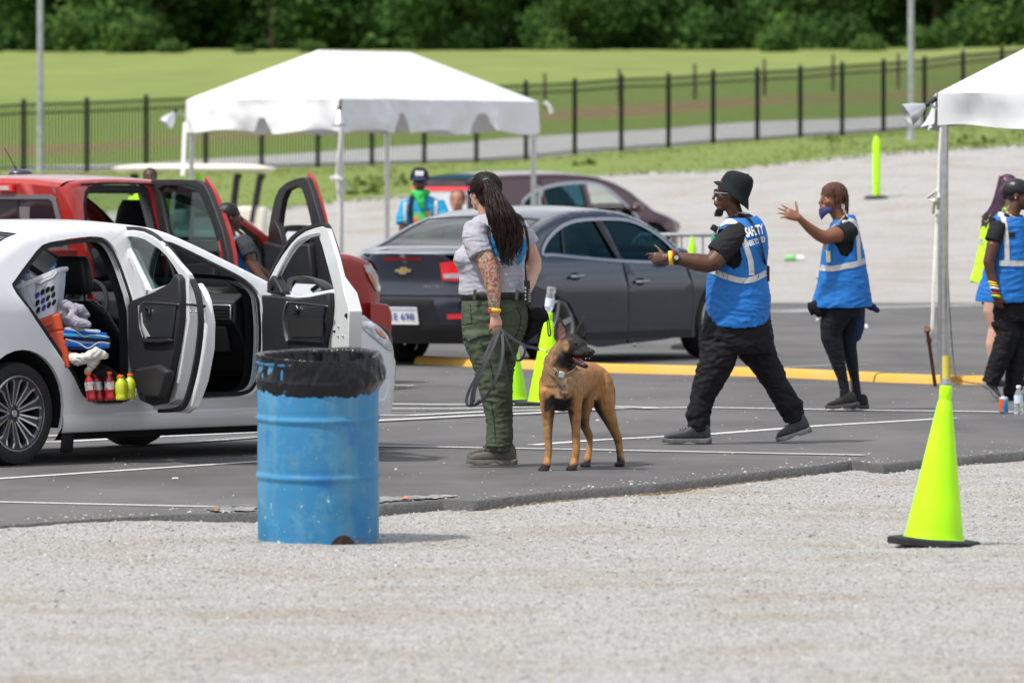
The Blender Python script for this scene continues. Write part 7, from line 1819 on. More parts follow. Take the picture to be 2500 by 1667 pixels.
# ------------------------------------------------------------------ woman with purple braids behind him
E_ = Fig('person', 2425, 950, 57.5, 'person with long purple braids and a lime vest behind the man in the durag', 'person'); P = E_.P
mb = MB(); E_.head(mb, 2462, 462, 0, 68, 40, 0, 0, neck_to=P(2440, 515, 0)); E_.loft(mb, [(2415, 2475, 530, 30), (2410, 2480, 600, 36), (2400, 2480, 680, 36)])
for pts in ([(2432, 690, -.05, 28), (2424, 760, -.05, 24), (2432, 800, -.05, 19), (2426, 840, -.05, 20), (2432, 930, -.05, 11)], [(2480, 690, .1, 26), (2490, 800, .1, 18), (2496, 860, .1, 17), (2500, 935, .1, 11)], [(2425, 545, .05, 13), (2420, 600, .05, 11), (2425, 650, .0, 9)]): E_.limb(mb, pts)
hand(mb, P(2425, 652, .0), (.3, 0, -1), (0, 1, 0), (1, 0, 0), .15, (.3, .4, .5, .6))
E_.blob(mb, 'body', SK_L, .007, 4)
mb = MB(); E_.loft(mb, [(2420, 2476, 508, 26), (2402, 2486, 525, 44), (2394, 2490, 555, 50), (2388, 2492, 600, 52), (2378, 2494, 650, 54), (2368, 2496, 682, 54), (2368, 2496, 690, 54)])
v_ = E_.blob(mb, 'vest', M['lime_matte'], .007, 3, (.008, (6, 5, 12), 35, .6)); tr_ = bvh(v_); tape_path('reflective_tape', [(2378, 588), (2390, 589), (2400, 590)], 13, tr_, v_)
mb = MB(); E_.loft(mb, [(2394, 2490, 690, 46), (2396, 2500, 735, 46), (2398, 2500, 745, 44)]); E_.blob(mb, 'shorts', M['tee_black'], .007, 2)
M['braid'] = mat('purple_black_braids', (.11, .035, .10), .55, vscale=14, col2=(.03, .015, .02)); rng = random.Random(3); cs = []
for i in range(60):
    t = rng.random(); cs.append([P(lerp(2440, 2466, t), 430+6*t, -.05), P(lerp(2432, 2458, t), 462, -.13), P(lerp(2420, 2450, t)+rng.gauss(0, 2), 500, -.17), P(lerp(2404, 2436, t)+rng.gauss(0, 3), 528, -.19), P(lerp(2396, 2430, t)+rng.gauss(0, 4), 545+rng.gauss(0, 9), -.19)])
strands(E_, [curve([tuple(p) for p in c], 3) for c in cs], .005, .004, 'braids', M['braid'], n=5)
MB().ball(P(2460, 452, 0), (.085, .09, .09), 14, 10).build('hair', M['braid'], E_.e)
shoe(E_, 'shoe', (2470, 948), (2420, 948), .09, .09, M['shoe_black'], M['sole_dark'], .02, -.05); shoe(E_, 'shoe', (2540, 948), (2488, 948), .09, .09, M['shoe_black'], M['sole_dark'], .02, .1)
# ------------------------------------------------------------------ man in a cap beyond the grey car
G_ = Fig('person', 1030, 832, 73, 'man in a dark cap, green bandana and bright blue vest standing beyond the grey car', 'person'); P = G_.P
mb = MB(); G_.head(mb, 1025, 447, 0, 54, -95, 18, 0, neck_to=P(1027, 484, .02)); G_.loft(mb, [(1000, 1052, 490, 20), (990, 1070, 520, 26), (992, 1064, 600, 26)])
for pts in ([(1002, 500, -.05, 14), (984, 540, -.1, 11), (982, 580, -.15, 9), (1004, 590, -.3, 7)], [(1062, 500, -.05, 14), (1080, 540, -.1, 11), (1076, 580, -.2, 9), (1050, 590, -.3, 7)], [(1008, 620, 0, 22), (1010, 720, 0, 16), (1010, 820, 0, 10)], [(1048, 620, 0, 22), (1048, 720, 0, 16), (1048, 820, 0, 10)]): G_.limb(mb, pts)
hand(mb, P(1006, 592, -.3), (.6, -.3, -.5), (0, 0, -1), (0, -1, 0), .17, (.4, .5, .6, .6)); hand(mb, P(1048, 592, -.3), (-.6, -.3, -.5), (0, 0, -1), (0, -1, 0), .17, (.4, .5, .6, .6))
G_.blob(mb, 'body', SK_D, .008, 3)
M['cyan'] = mat('bright_cyan_shirt', (.01, .33, .62), .7, var=.1)
mb = MB(); G_.loft(mb, [(1008, 1044, 476, 16), (992, 1070, 486, 26), (984, 1080, 505, 32), (980, 1084, 540, 34), (980, 1084, 600, 34), (982, 1082, 640, 34)]); G_.limb(mb, [(996, 496, -.03, 18), (984, 530, -.08, 17), (982, 548, -.1, 16)], ends=False); G_.limb(mb, [(1068, 496, -.03, 18), (1083, 530, -.08, 17), (1086, 552, -.1, 16)], ends=False)
v_ = G_.blob(mb, 'vest', M['cyan'], .008, 3, (.008, (6, 5, 12), 41, .6)); tr_ = bvh(v_)
tape_path('reflective_tape', [(1062, 480), (1064, 505), (1062, 560)], 9, tr_, v_); tape_path('reflective_tape', [(990, 495), (988, 520), (990, 560)], 7, tr_, v_)
tape_path('strap', [(1006, 478), (1002, 510), (1004, 545)], 9, tr_, v_, .02, 'tee_black')
decal('shirt_front', [(1010, 518), (1050, 516), (1054, 560), (1040, 590), (1010, 590)], tr_, .012, mat('tie_dye_print', (.75, .12, .05), .7, vscale=9, col2=(.05, .50, .15), thr=(.42, .55)), v_)
mb = MB(); G_.limb(mb, [(1010, 472, -.08, 9), (1026, 478, -.14, 12), (1042, 470, -.08, 9)]); G_.limb(mb, [(1024, 480, -.15, 12, 6), (1028, 494, -.17, 10, 5), (1032, 508, -.17, 6, 3)]); G_.blob(mb, 'bandana', mat('green_bandana', (.03, .50, .10), .8), .007, 2)
k = 1/G_.s; g = MB(); g.lathe([(0, 24*k), (12*k, 22*k), (20*k, 14*k), (23*k, 2*k), (23.5*k, -8*k)], P(1024, 432, 0), 24, (0, -.1, 1)); cp = g.build('cap', mat('dark_navy_cap', (.010, .012, .025), .8), G_.e)
MB().ball(P(1024, 437, -.13), (.075, .07, .014), 14, 8, Matrix.Rotation(R(12), 3, 'X')).build('cap_peak', M['navy'], cp); MB().box(P(1024, 424, -.098), (.085, .012, .05)).build('cap_logo', M['white_matte'], cp, bevel=.004)
mb = MB(); G_.loft(mb, [(990, 1068, 620, 28), (990, 1068, 650, 28)]); G_.limb(mb, [(1008, 650, 0, 25), (1010, 810, 0, 15)]); G_.limb(mb, [(1050, 650, 0, 25), (1048, 810, 0, 15)]); G_.blob(mb, 'trousers', M['trouser_black'], .01, 2)
for x in (1010, 1048): MB().ball(P(x, 822, -.06), (.05, .12, .05), 12, 8).build('shoe', M['shoe_black'], G_.e)
# ------------------------------------------------------------------ half-hidden people
def simple(name_label, px, head_y, hh_, Y, yaw, skin, hairm, shirt_m, label, rows, seed=0, foot=None, hair_k=1.0):
    f = Fig('person', px, 417+1.73*F/Y, Y, label, 'person'); s = f.s; q = s*.01; mb = MB(); f.head(mb, px, head_y, 0, hh_, yaw, 4)
    sh = head_y + hh_*.85; w = .20*s; f.loft(mb, [(px-w*.7, px+w*.7, sh, .09*s), (px-w*.75, px+w*.75, sh+.25*s, .10*s), (px-w*.7, px+w*.7, sh+.55*s, .11*s)])
    ft = 417+1.73*s
    for sx in (-1, 1):
        f.limb(mb, [(px+sx*w*.9, sh+.03*s, 0, .045*s), (px+sx*w*1.15, sh+.30*s, -.02, .036*s), (px+sx*w*1.1, sh+.52*s, -.06, .026*s)])
        hand(mb, f.P(px+sx*w*1.1, sh+.53*s, -.06), (0, -.1, -1), (0, 1, 0), (-sx, 0, 0), .16, (.3, .4, .5, .6)); f.limb(mb, [(px+sx*.09*s, sh+.6*s, 0, .07*s), (px+sx*.09*s, (sh+ft)/2+.3*s, 0, .05*s), (px+sx*.09*s, ft-.06*s, 0, .035*s)])
    b = f.blob(mb, 'body', skin, .008, 3); eyes(f, b); Rm, hc, h = f.hm
    mb = MB(); mb.ball(hc + Rm @ (V(-.10, 0, .17)*h), (.42*h*hair_k, .345*h*hair_k, .365*h*hair_k), 14, 10, Rm); f.blob(mb, 'hair', hairm, .007, 1, (.004, (40, 40, 40), 2, .4), cut=lambda x, y, d, nn: False)
    mb = MB(); f.loft(mb, [(px-.07*s, px+.07*s, sh-.10*s, .07*s), (px-w*.85, px+w*.85, sh-.03*s, .11*s), (px-w, px+w, sh+.04*s, .12*s), (px-w*.9, px+w*.9, sh+.3*s, .13*s), (px-w*.9, px+w*.9, sh+.58*s, .13*s)])
    for sx in (-1, 1): f.limb(mb, [(px+sx*w*.85, sh+.0*s, 0, .06*s), (px+sx*w*1.1, sh+.2*s, -.01, .055*s)], ends=False)
    f.blob(mb, 'shirt', shirt_m, .008, 3, (.006, (8, 7, 12), seed, .5))
    mb = MB(); f.loft(mb, [(px-w*.85, px+w*.85, sh+.55*s, .13*s), (px-w*.85, px+w*.85, sh+.68*s, .13*s)])
    for sx in (-1, 1): f.limb(mb, [(px+sx*.09*s, sh+.66*s, 0, .085*s), (px+sx*.09*s, ft-.06*s, 0, .06*s)])
    f.blob(mb, 'trousers', M['trouser_black'], .01, 2)
    for sx in (-1, 1): MB().ball(f.P(px+sx*.09*s, ft-.04*s, -.06), (.05, .12, .045), 12, 8).build('shoe', M['shoe_black'], f.e)
    return f
simple('', 1117, 492, 58, 92, -100, mat('ruddy_skin', (.46, .20, .14), .5), mat('light_brown_hair', (.12, .065, .035), .6), mat('grey_top', (.30, .28, .28), .8), 'brown-haired person by the rear of the maroon car, mostly hidden by the dog handler', [], 51)
simple('', 366, 436, 52, 78, -90, SK_D, mat('short_dark_hair', (.022, .015, .012), .8), M['lime_matte'], 'person behind the red pickup, only the dark hair showing above its roof', [], 52)
# person leaning into the pickup's doorway
K_ = Fig('person', 590, 970, 55.3, 'young person with short black hair and blue vest at the red pickup\'s open front door', 'person'); P = K_.P
mb = MB(); K_.head(mb, 563, 531, 0, 68, 10, 6, 0, neck_to=P(562, 586, 0)); K_.loft(mb, [(540, 596, 592, 26), (545, 605, 640, 32), (555, 620, 720, 34)])
K_.limb(mb, [(596, 590, -.12, 18), (606, 615, -.15, 16), (614, 645, -.17, 14), (632, 672, -.2, 11), (650, 690, -.22, 9)]); K_.limb(mb, [(570, 590, .15, 16), (610, 640, .2, 13), (650, 670, .2, 9)])
hand(mb, P(651, 691, -.22), (.8, 0, -.4), (0, 1, 0), (0, 0, 1), .15, (.3, .4, .5, .6)); hand(mb, P(651, 671, .2), (.8, 0, -.4), (0, 1, 0), (0, 0, 1), .15, (.3, .4, .5, .6))
for pts in ([(575, 730, -.06, 26), (578, 850, -.06, 18), (575, 950, -.06, 12)], [(600, 730, .08, 26), (604, 850, .08, 18), (600, 950, .08, 12)]): K_.limb(mb, pts)
b_ = K_.blob(mb, 'body', SK_D, .0065, 4); eyes(K_, b_); Rm, hc, h = K_.hm
mb = MB(); mb.ball(hc + Rm @ (V(-.10, 0, .19)*h), (.43*h, .36*h, .37*h), 16, 12, Rm); mb.ball(hc + Rm @ (V(-.22, 0, -.02)*h), (.24*h, .28*h, .28*h), 14, 10, Rm); K_.blob(mb, 'hair', M['hair_black'], .006, 1, (.004, (60, 60, 60), 3, .3))
mb = MB(); K_.loft(mb, [(545, 590, 578, 26), (536, 606, 592, 42), (536, 612, 615, 46), (540, 616, 660, 46), (545, 622, 720, 46), (550, 628, 740, 46)]); v_ = K_.blob(mb, 'vest', M['vest_blue'], .0065, 3, (.006, (6, 5, 12), 44, .6)); tr_ = bvh(v_)
tape_path('reflective_tape', [(582, 564), (566, 590), (562, 620), (566, 660)], 11, tr_, v_, .008)
mb = MB(); K_.limb(mb, [(590, 588, -.11, 22), (602, 605, -.15, 22), (610, 624, -.17, 20)], ends=False); K_.loft(mb, [(556, 596, 586, 26), (552, 604, 620, 36)]); K_.blob(mb, 'shirt', mat('charcoal_cotton', (.035, .038, .045), .85, var=.15), .0065, 3, (.004, (9, 7, 14), 45, .5))
mb = MB(); K_.loft(mb, [(550, 628, 730, 44), (552, 626, 765, 42)]); K_.limb(mb, [(575, 760, -.06, 30), (575, 950, -.06, 20)]); K_.limb(mb, [(602, 760, .08, 30), (600, 950, .08, 20)]); K_.blob(mb, 'trousers', M['trouser_black'], .009, 3)
for x, d_ in ((580, -.06), (606, .08)): MB().ball(P(x, 962, d_), (.12, .05, .05), 12, 8).build('shoe', M['shoe_black'], K_.e)
# ================================================================== the dog
Dg = Fig('dog', 1410, 1145, 41.7, 'tan Belgian shepherd dog with black face and open mouth standing on the asphalt', 'dog'); P = Dg.P; k = 1/Dg.s
mb = MB()
# trunk: deep chest narrowing to the belly, from brisket (front) to rump (back)
def trunk(c, a, b, rot=0): return (c, a, b)
body_sec = [((1366, 944), 26, 30, -.34), ((1366, 948), 40, 44, -.29), ((1368, 950), 47, 54, -.22), ((1376, 946), 49, 58, -.12), ((1392, 936), 47, 54, .0), ((1408, 928), 44, 47, .10), ((1424, 924), 42, 42, .20), ((1442, 926), 44, 42, .30), ((1456, 936), 42, 44, .38), ((1462, 948), 32, 36, .45)]
rs = []
for (cx, cy), a, b, dy in body_sec:
    c = P(cx, cy, dy); u = V(.91, -.42, 0).normalized()
    rs.append([c + u*math.cos(t)*a*k + V(0, 0, 1)*math.sin(t)*b*k*(1 if math.sin(t) > 0 else 1.0) for t in [2*math.pi*i/24 for i in range(24)]])
mb.rings(rs)
L = lambda pts: Dg.limb(mb, pts, n=14)
# neck
L([(1366, 930, -.24, 46, 44), (1362, 905, -.25, 39, 38), (1364, 885, -.26, 34, 34), (1372, 865, -.27, 31, 31), (1382, 850, -.27, 28, 28)])
# shoulders and front legs
L([(1342, 930, -.20, 26), (1338, 965, -.26, 24, 28), (1338, 1000, -.27, 17, 19), (1338, 1040, -.27, 11.5, 13), (1338, 1075, -.27, 9.5, 11), (1340, 1100, -.275, 9, 10), (1337, 1120, -.28, 9.5, 10), (1333, 1136, -.31, 11, 11)])
L([(1394, 930, -.14, 26), (1400, 965, -.20, 24, 28), (1403, 1000, -.215, 17, 19), (1406, 1040, -.215, 11.5, 13), (1407, 1075, -.22, 9.5, 11), (1407, 1100, -.225, 9.5, 10), (1404, 1122, -.23, 9.5, 10), (1400, 1136, -.26, 11, 11)])
# near hind leg (right in the photo)
L([(1462, 935, .30, 36, 40), (1470, 970, .30, 31, 44), (1480, 1000, .29, 23, 36), (1490, 1025, .30, 17, 24), (1500, 1050, .34, 12.5, 17), (1509, 1072, .38, 10.5, 14), (1511, 1085, .38, 9, 10), (1514, 1108, .36, 8.5, 9), (1516, 1124, .33, 10, 11)])
# far hind leg (in front of the belly in the photo)
L([(1440, 955, .22, 28, 34), (1430, 985, .20, 20, 34), (1425, 1015, .20, 14, 26), (1428, 1040, .24, 11, 18), (1438, 1062, .30, 9.5, 13), (1440, 1075, .31, 8, 9), (1438, 1100, .29, 8, 9), (1434, 1122, .26, 9.5, 10)])
def paw(px, py, dy, w, dx=-3):
    for i in range(4):
        o = (i-1.5)*w*.46; Dg.limb(mb, [(px+o*.7, py-9, dy+.03, 5.5), (px+o+dx, py-5, dy-.03-.008*(1.5-abs(i-1.5)), 5.6), (px+o+dx*1.3, py-3, dy-.06-.01*(1.5-abs(i-1.5)), 4.6)], n=8)
    Dg.ball(mb, px, py-8, dy+.01, (w*.9, 17, 7))
paw(1330, 1151, -.30, 12, -3); paw(1398, 1149, -.25, 12, -3); paw(1432, 1141, .24, 11); paw(1516, 1138, .31, 11)
# tail hanging behind the thigh
L([(1480, 925, .48, 12), (1492, 950, .55, 11), (1494, 985, .58, 9), (1492, 1020, .57, 6)])
# head: skull, cheeks, muzzle turned to the right and a little to the camera
HY_, HP = R(-44), R(8)      # yaw right-and-towards camera, nose down
Rm = Matrix.Rotation(HY_, 3, 'Z') @ Matrix.Rotation(HP, 3, 'Y'); hc = P(1396, 845, -.29)
def h(x, y, z): return hc + Rm @ V(x, y, z)
def hb(x, y, z, a, b, c): mb.ball(h(x, y, z), (a, b, c), 18, 12, Rm)
hb(-.008, 0, .008, .082, .070, .066); hb(.030, 0, -.004, .064, .062, .056); hb(-.012, 0, -.034, .066, .064, .052)
mb.tube([h(.045, 0, -.006), h(.080, 0, -.012), h(.110, 0, -.016), h(.134, 0, -.017)], [(.046, .044), (.040, .037), (.036, .033), (.033, .030)], 18, ref=Rm @ V(0, 0, 1), round_ends=True)
hb(.146, 0, -.012, .020, .025, .022); hb(.05, 0, .006, .056, .052, .048)
for sy in (-1, 1):
    hb(.034, sy*.036, .022, .030, .020, .014); hb(.070, sy*.030, -.030, .055, .020, .020); hb(.0, sy*.045, -.025, .05, .03, .04)
# lower jaw, dropped open
JR = Rm @ Matrix.Rotation(R(15), 3, 'Y'); jo = h(.005, 0, -.060)
def j(x, y, z): return jo + JR @ V(x, y, z)
mb.tube([j(-.02, 0, .004), j(.04, 0, -.008), j(.09, 0, -.010), j(.122, 0, -.006)], [(.044, .026), (.034, .018), (.027, .015), (.021, .012)], 14, ref=JR @ V(0, 0, 1), round_ends=True)
# ears: thick curved shells joined to the skull
def ear(base, tip, wl, wr, dy0, dy1, lean):
    rs_ = []
    for i in range(9):
        t = i/8; c = P(lerp(base[0], tip[0], t)+lean*math.sin(math.pi*t), lerp(base[1], tip[1], t), lerp(dy0, dy1, t)); w = (wl+wr)/2*k*(1-t)**.62*(1+.35*math.sin(math.pi*t)); w = max(w, .0025)
        ring = []
        for q in range(16):
            a = 2*math.pi*q/16; ring.append(c + V(math.cos(a)*w, (math.sin(a)*.008 + .020*(1-t)*(1-(math.cos(a))**2*1.0)*0 + .45*w*(1-math.cos(a)**2)*0 + .30*abs(math.cos(a))*-w), 0))
        rs_.append(ring)
    mb.rings(rs_)
ear((1373, 832), (1366, 773), 19, 19, -.285, -.27, -2); ear((1414, 824), (1426, 773), 15, 15, -.235, -.225, 1)
tan = V(.47, .258, .105); maho = V(.48, .225, .078); cream = V(.36, .26, .17); blk = V(.016, .014, .014); grey = V(.17, .145, .12)
def fur(p):
    x = CX+p.x*F/p.y; y = HY+(H-p.z)*F/p.y; d = p.y-41.7; n1 = noise.noise(p*28); n2 = noise.noise(V(p.x*90, p.y*90, p.z*34)); n3 = noise.noise(p*9+V(3, 0, 0))
    c = tan.lerp(maho, max(0, min(1, .5+n3)))
    def mx(a, b, t): return a.lerp(b, max(0, min(1, t)))
    hl = Rm.inverted() @ (p-hc)
    if d < .12:   # front half
        chest = 1-abs((x-1372)/34)**2-abs((y-935)/46)**2
        c = mx(c, cream, chest*.9+.25*n1)
        c = mx(c, grey, 1.2*(1-abs((x-1370)/13)-abs((y-940)/34))+.5*n1)
        dk = min((y-957-26*n1)/14, (1020-y+22*n1)/20, (x-1321+8*n1)/10, (1405-x+8*n1)/10); c = mx(c, blk*1.3, dk*.85)
        if y > 1000: inner = 1-abs(x-1348)/9 if x < 1370 else 1-abs(x-1393)/8; c = mx(c, blk*2, inner*.8*(1-max(0, y-1050)/60))
    else:
        if y < 930: c = mx(c, maho, .7)
        belly = 1-abs((y-965)/16); 
        if x < 1452 and y > 945: c = mx(c, cream*.8, belly)
        if x < 1447 and y > 972: c = mx(c, blk*2.2, (1-(x-1414)/26)*1.1 + .3*n1 - max(0, y-1060)/40)
        if x > 1450 and y > 975: c = mx(c, blk*3, (1-(x-(1457+(y-985)*.42))/11)*.9)
    yp = 1130 if d < .12 else 1120
    if y > yp: c = mx(c, blk, (y-yp)/8+.5*n1)
    # head mask and ears
    if d < -.1:
        sm = lambda v, w: max(0, min(1, .5+v/w))
        inh = sm(905-y, 14)*sm(x-1350, 12)
        mask = sm(hl.x+.030+.030*n1-max(0, hl.z-.03)*.5, .045)*sm(.24-hl.length, .02)*sm(897-y, 10)
        jaw = sm(y-872+6*n1, 16)*sm(x-1383, 12)*sm(904-y, 10)
        ears = sm(829-y+3*n1, 10)*sm(.14-abs(hl.x+.02), .03)
        neckdk = sm(x-1376+10*n1, 20)*sm(y-858, 16)*sm(897-y, 16)*.9
        nk = sm(y-850, 16)*sm(935-y, 20)*sm(1372-x, 14)
        c = mx(c, blk*4+tan*.25, nk*(.50+.6*n1)); c = mx(c, blk*1.4, neckdk)
        chk = (1-((x-1380)/11)**2-((y-842)/19)**2)*1.3+.35*n1
        c = mx(c, blk, mask); c = mx(c, blk, jaw); c = mx(c, tan*.75, chk*inh); back = sm(1378-x-abs(y-840)*.2, 10)*sm(y-826, 8)*sm(868-y, 14); c = mx(c, blk*3+tan*.35, back*(.5+.5*n1)); brow = 1-((x-1392)/9)**2-((y-826)/5)**2; c = mx(c, tan*.55, brow)
        c = mx(c, blk*1.5, ears*inh)
    return c*(.86+.28*n2+.2*n1)
FUR = mat('short_fur', (1, 1, 1), .62, var=.12, vscale=120, bump=.55, bscale=130, attr='coat', spec=.3, stretch=(1.6, 1.6, .7))
o = mb.build('body', FUR, None, sharp=0); r = o.modifiers.new('r', 'REMESH'); r.mode = 'VOXEL'; r.voxel_size = .0042; r.use_smooth_shade = True; q = o.modifiers.new('s', 'SMOOTH'); q.factor = .5; q.iterations = 7
bake(o); wrinkle(o, .0022, (30, 30, 16), 5, .3)
ca = o.data.color_attributes.new('coat', 'FLOAT_COLOR', 'POINT')
for i, v in enumerate(o.data.vertices): c = fur(v.co); ca.data[i].color = (max(0, c.x), max(0, c.y), max(0, c.z), 1)
o.data.polygons.foreach_set('use_smooth', [True]*len(o.data.polygons)); dog = pin(o, Dg.e); dt = bvh(dog)
# short guard hairs standing off the coat along neck, back, thighs
rng = random.Random(12); hm = MB(); V_ = o.data.vertices; cnt = 0
for i in rng.sample(range(len(V_)), 9000):
    v = V_[i]; y = HY+(H-v.co.z)*F/v.co.y
    if y > 1120: continue
    hl = Rm.inverted() @ (v.co-hc)
    if hl.x > -.02 and hl.length < .2: continue
    n_ = v.normal; d = (n_*.5 + V(0, .15, -1)*.7 + V(rng.gauss(0, .2), rng.gauss(0, .2), 0)).normalized(); ln = rng.uniform(.008, .016); s_ = n_.cross(d).normalized()*.0006
    hm.add([v.co-s_, v.co+s_, v.co+d*ln], [(0, 1, 2)]); cnt += 1
ho = hm.build('guard_hairs', FUR, dog, smooth=False); ca = ho.data.color_attributes.new('coat', 'FLOAT_COLOR', 'POINT')
for i, v in enumerate(ho.data.vertices): c = fur(v.co)*1.12; ca.data[i].color = (max(0, c.x), max(0, c.y), max(0, c.z), 1)
# face details
M['nose'] = mat('wet_black_nose', (.012, .012, .013), .25, var=.2, vscale=60, bump=.2, bscale=200)
MB().ball(h(.163, 0, -.006), (.013, .020, .014), 14, 10, Rm).build('nose', M['nose'], dog)
for sy in (-1, 1):
    q = MB().ball(h(.068, sy*.041, .027), .0095, 12, 8).build('eye', M['eye_dark'], dog)
    MB().ball(h(.173, sy*.011, -.008), (.006, .004, .004), 8, 6, Rm).build('nostril', M['dark'], dog)
M['gum'] = mat('dark_red_gum', (.16, .028, .035), .3, var=.2, vscale=40); M['tongue'] = mat('pink_tongue', (.50, .115, .13), .35, var=.15, vscale=60)
MB().tube([j(.0, 0, .014), j(.05, 0, .006), j(.09, 0, .003), j(.118, 0, .003), j(.132, 0, -.006)], [(.026, .006), (.021, .006), (.017, .0055), (.013, .005), (.007, .004)], 14, ref=JR @ V(0, 0, 1), round_ends=True).build('tongue', M['tongue'], dog)
MB().tube([j(-.01, 0, .006), j(.05, 0, .000), j(.10, 0, -.001), j(.122, 0, -.001)], [(.031, .008), (.0255, .008), (.0185, .0075), (.014, .006)], 14, ref=JR @ V(0, 0, 1), round_ends=True).build('lower_gum', M['gum'], dog)
MB().tube([h(.02, 0, -.052), h(.07, 0, -.053), h(.12, 0, -.050)], [(.030, .006), (.022, .006), (.016, .005)], 12, ref=Rm @ V(0, 0, 1), round_ends=True).build('upper_gum', M['gum'], dog)
for sy in (-1, 1):
    MB().tube([j(.110, sy*.012, .0), j(.112, sy*.0125, .016)], [.0035, .0008], 8).build('canine_tooth', M['eye_white'], dog)
    MB().tube([h(.135, sy*.016, -.046), h(.135, sy*.0165, -.056)], [.0035, .0008], 8).build('canine_tooth', M['eye_white'], dog)
    for i in range(4): MB().tube([j(.040+.016*i, sy*(.024-.002*i), .002), j(.040+.016*i, sy*(.024-.002*i), .012)], [.0035, .0012], 6).build('tooth', M['eye_white'], dog)
# inner ears
decal('inner_ear', rnd([(1361, 822), (1361, 805), (1366, 788), (1373, 794), (1380, 808), (1379, 820), (1370, 828)], 3), dt, .002, mat('inner_ear_skin', (.17, .085, .07), .7, vscale=50, col2=(.04, .022, .018)), dog)
decal('inner_ear', rnd([(1412, 814), (1416, 796), (1424, 784), (1426, 802), (1422, 816)], 3), dt, .002, M['dark'], dog)
# collars
def collar(name, pts, w, th, m, parent):
    P3 = [tuple(P(*q)) for q in pts]; C_ = curve(P3, 6, True); rs_ = []; N_ = len(C_); cc = sum(C_, V(0, 0, 0))/N_
    for i, c in enumerate(C_):
        t = (C_[(i+1) % N_]-C_[i-1]).normalized(); o_ = (c-cc); o_ = (o_-t*o_.dot(t)).normalized(); u = t.cross(o_).normalized()
        rs_.append([c+u*w, c+u*w+o_*th, c-u*w+o_*th, c-u*w])
    rs_.append(rs_[0]); return MB().rings(rs_, cap0=False, cap1=False).build(name, m, parent, sharp=50)
M['tan_web'] = mat('tan_nylon_webbing', (.30, .20, .11), .7, vscale=120, bump=.3, bscale=400)
col_ = collar('collar', [(1329, 882, -.24), (1336, 899, -.31), (1350, 912, -.36), (1368, 918, -.385), (1386, 915, -.36), (1400, 905, -.30), (1404, 893, -.22), (1388, 876, -.14), (1364, 866, -.115), (1340, 870, -.16)], .0145, .004, M['tan_web'], Dg.e)
MB().box(P(1371, 915, -.398), (.034, .010, .038), Matrix.Rotation(R(8), 3, 'Y')).build('buckle', M['galv'], col_, bevel=.005)
MB().box(P(1358, 908, -.385), (.006, .008, .034), Matrix.Rotation(R(25), 3, 'Y')).build('collar_keeper', M['belt'], col_, bevel=.002)
MB().tube(curve([tuple(P(1352, 898, -.385)), tuple(P(1358, 902, -.39)), tuple(P(1362, 908, -.395))], 4), .003, 6).build('d_ring', M['chrome'], col_)
cd = curve([tuple(P(*q)) for q in ((1343, 864, -.25), (1349, 877, -.31), (1360, 888, -.335), (1376, 896, -.34), (1392, 898, -.31), (1401, 890, -.26), (1394, 866, -.16), (1368, 852, -.14), (1350, 850, -.17))], 8, True)
MB().tube(cd+[cd[0]], .0042, 6).build('choke_collar', M['black_plastic'], Dg.e)
# leash: flat webbing in loops, running from the hand to the collar clasp
e = empty('leash', at(1226, 806, 41.75), 'dark grey webbing leash looped in the woman\'s hand and clipped to the dog\'s collar', 'leash')
M['leash'] = mat('dark_grey_webbing', (.030, .034, .045), .6, var=.2, vscale=90, bump=.3, bscale=300)
def web(pts, w, name='leash_strap', n=7):
    C_ = curve([tuple(at(*q)) for q in pts], n); rs_ = []
    for i, c in enumerate(C_):
        t = (C_[min(i+1, len(C_)-1)]-C_[max(0, i-1)]).normalized(); u = t.cross(V(.25, 1, .1)).normalized(); v_ = t.cross(u)
        rs_.append([c+u*w+v_*.0015, c-u*w+v_*.0015, c-u*w-v_*.0015, c+u*w-v_*.0015])
    return MB().rings(rs_).build(name, M['leash'], e, sharp=60)
web([(1224, 803, 41.73), (1240, 817, 41.70), (1260, 832, 41.66), (1280, 843, 41.62), (1300, 848, 41.58), (1317, 853, 41.55)], .0085)
web([(1222, 800, 41.72), (1230, 815, 41.69), (1240, 836, 41.67), (1250, 856, 41.66), (1256, 874, 41.66), (1264, 880, 41.65), (1275, 876, 41.62), (1281, 862, 41.60), (1280, 848, 41.60), (1270, 838, 41.62), (1258, 830, 41.65)], .0065)
web([(1215, 806, 41.72), (1200, 835, 41.68), (1187, 862, 41.64), (1179, 888, 41.62), (1163, 920, 41.62), (1148, 948, 41.62), (1139, 975, 41.62), (1143, 989, 41.61), (1160, 988, 41.60), (1185, 970, 41.58), (1206, 935, 41.56), (1222, 893, 41.58), (1228, 850, 41.62), (1226, 815, 41.68)], .0085)
web([(1219, 808, 41.70), (1207, 840, 41.64), (1194, 868, 41.60), (1184, 890, 41.58), (1168, 922, 41.57), (1156, 950, 41.57), (1151, 975, 41.58), (1150, 984, 41.58), (1156, 978, 41.59), (1160, 950, 41.60), (1170, 925, 41.60)], .0085)
M['brass'] = mat('brass', (.62, .45, .20), .28, .95, var=.1)
g = MB(); a_, b_ = at(1318, 853, 41.55), at(1345, 858, 41.52)
g.tube([a_, a_.lerp(b_, .35)], [.006, .005], 8); g.tube([a_.lerp(b_, .35), a_.lerp(b_, .6)], [.0035, .004], 8)
g.tube([a_.lerp(b_, .78)+V(.010*math.cos(t), 0, .008*math.sin(t)) for t in [i*.5 for i in range(13)]], .0028, 6); g.ball(a_.lerp(b_, .55)+V(0, 0, -.010), .0045, 8, 6)
g.build('snap_hook', M['brass'], e)
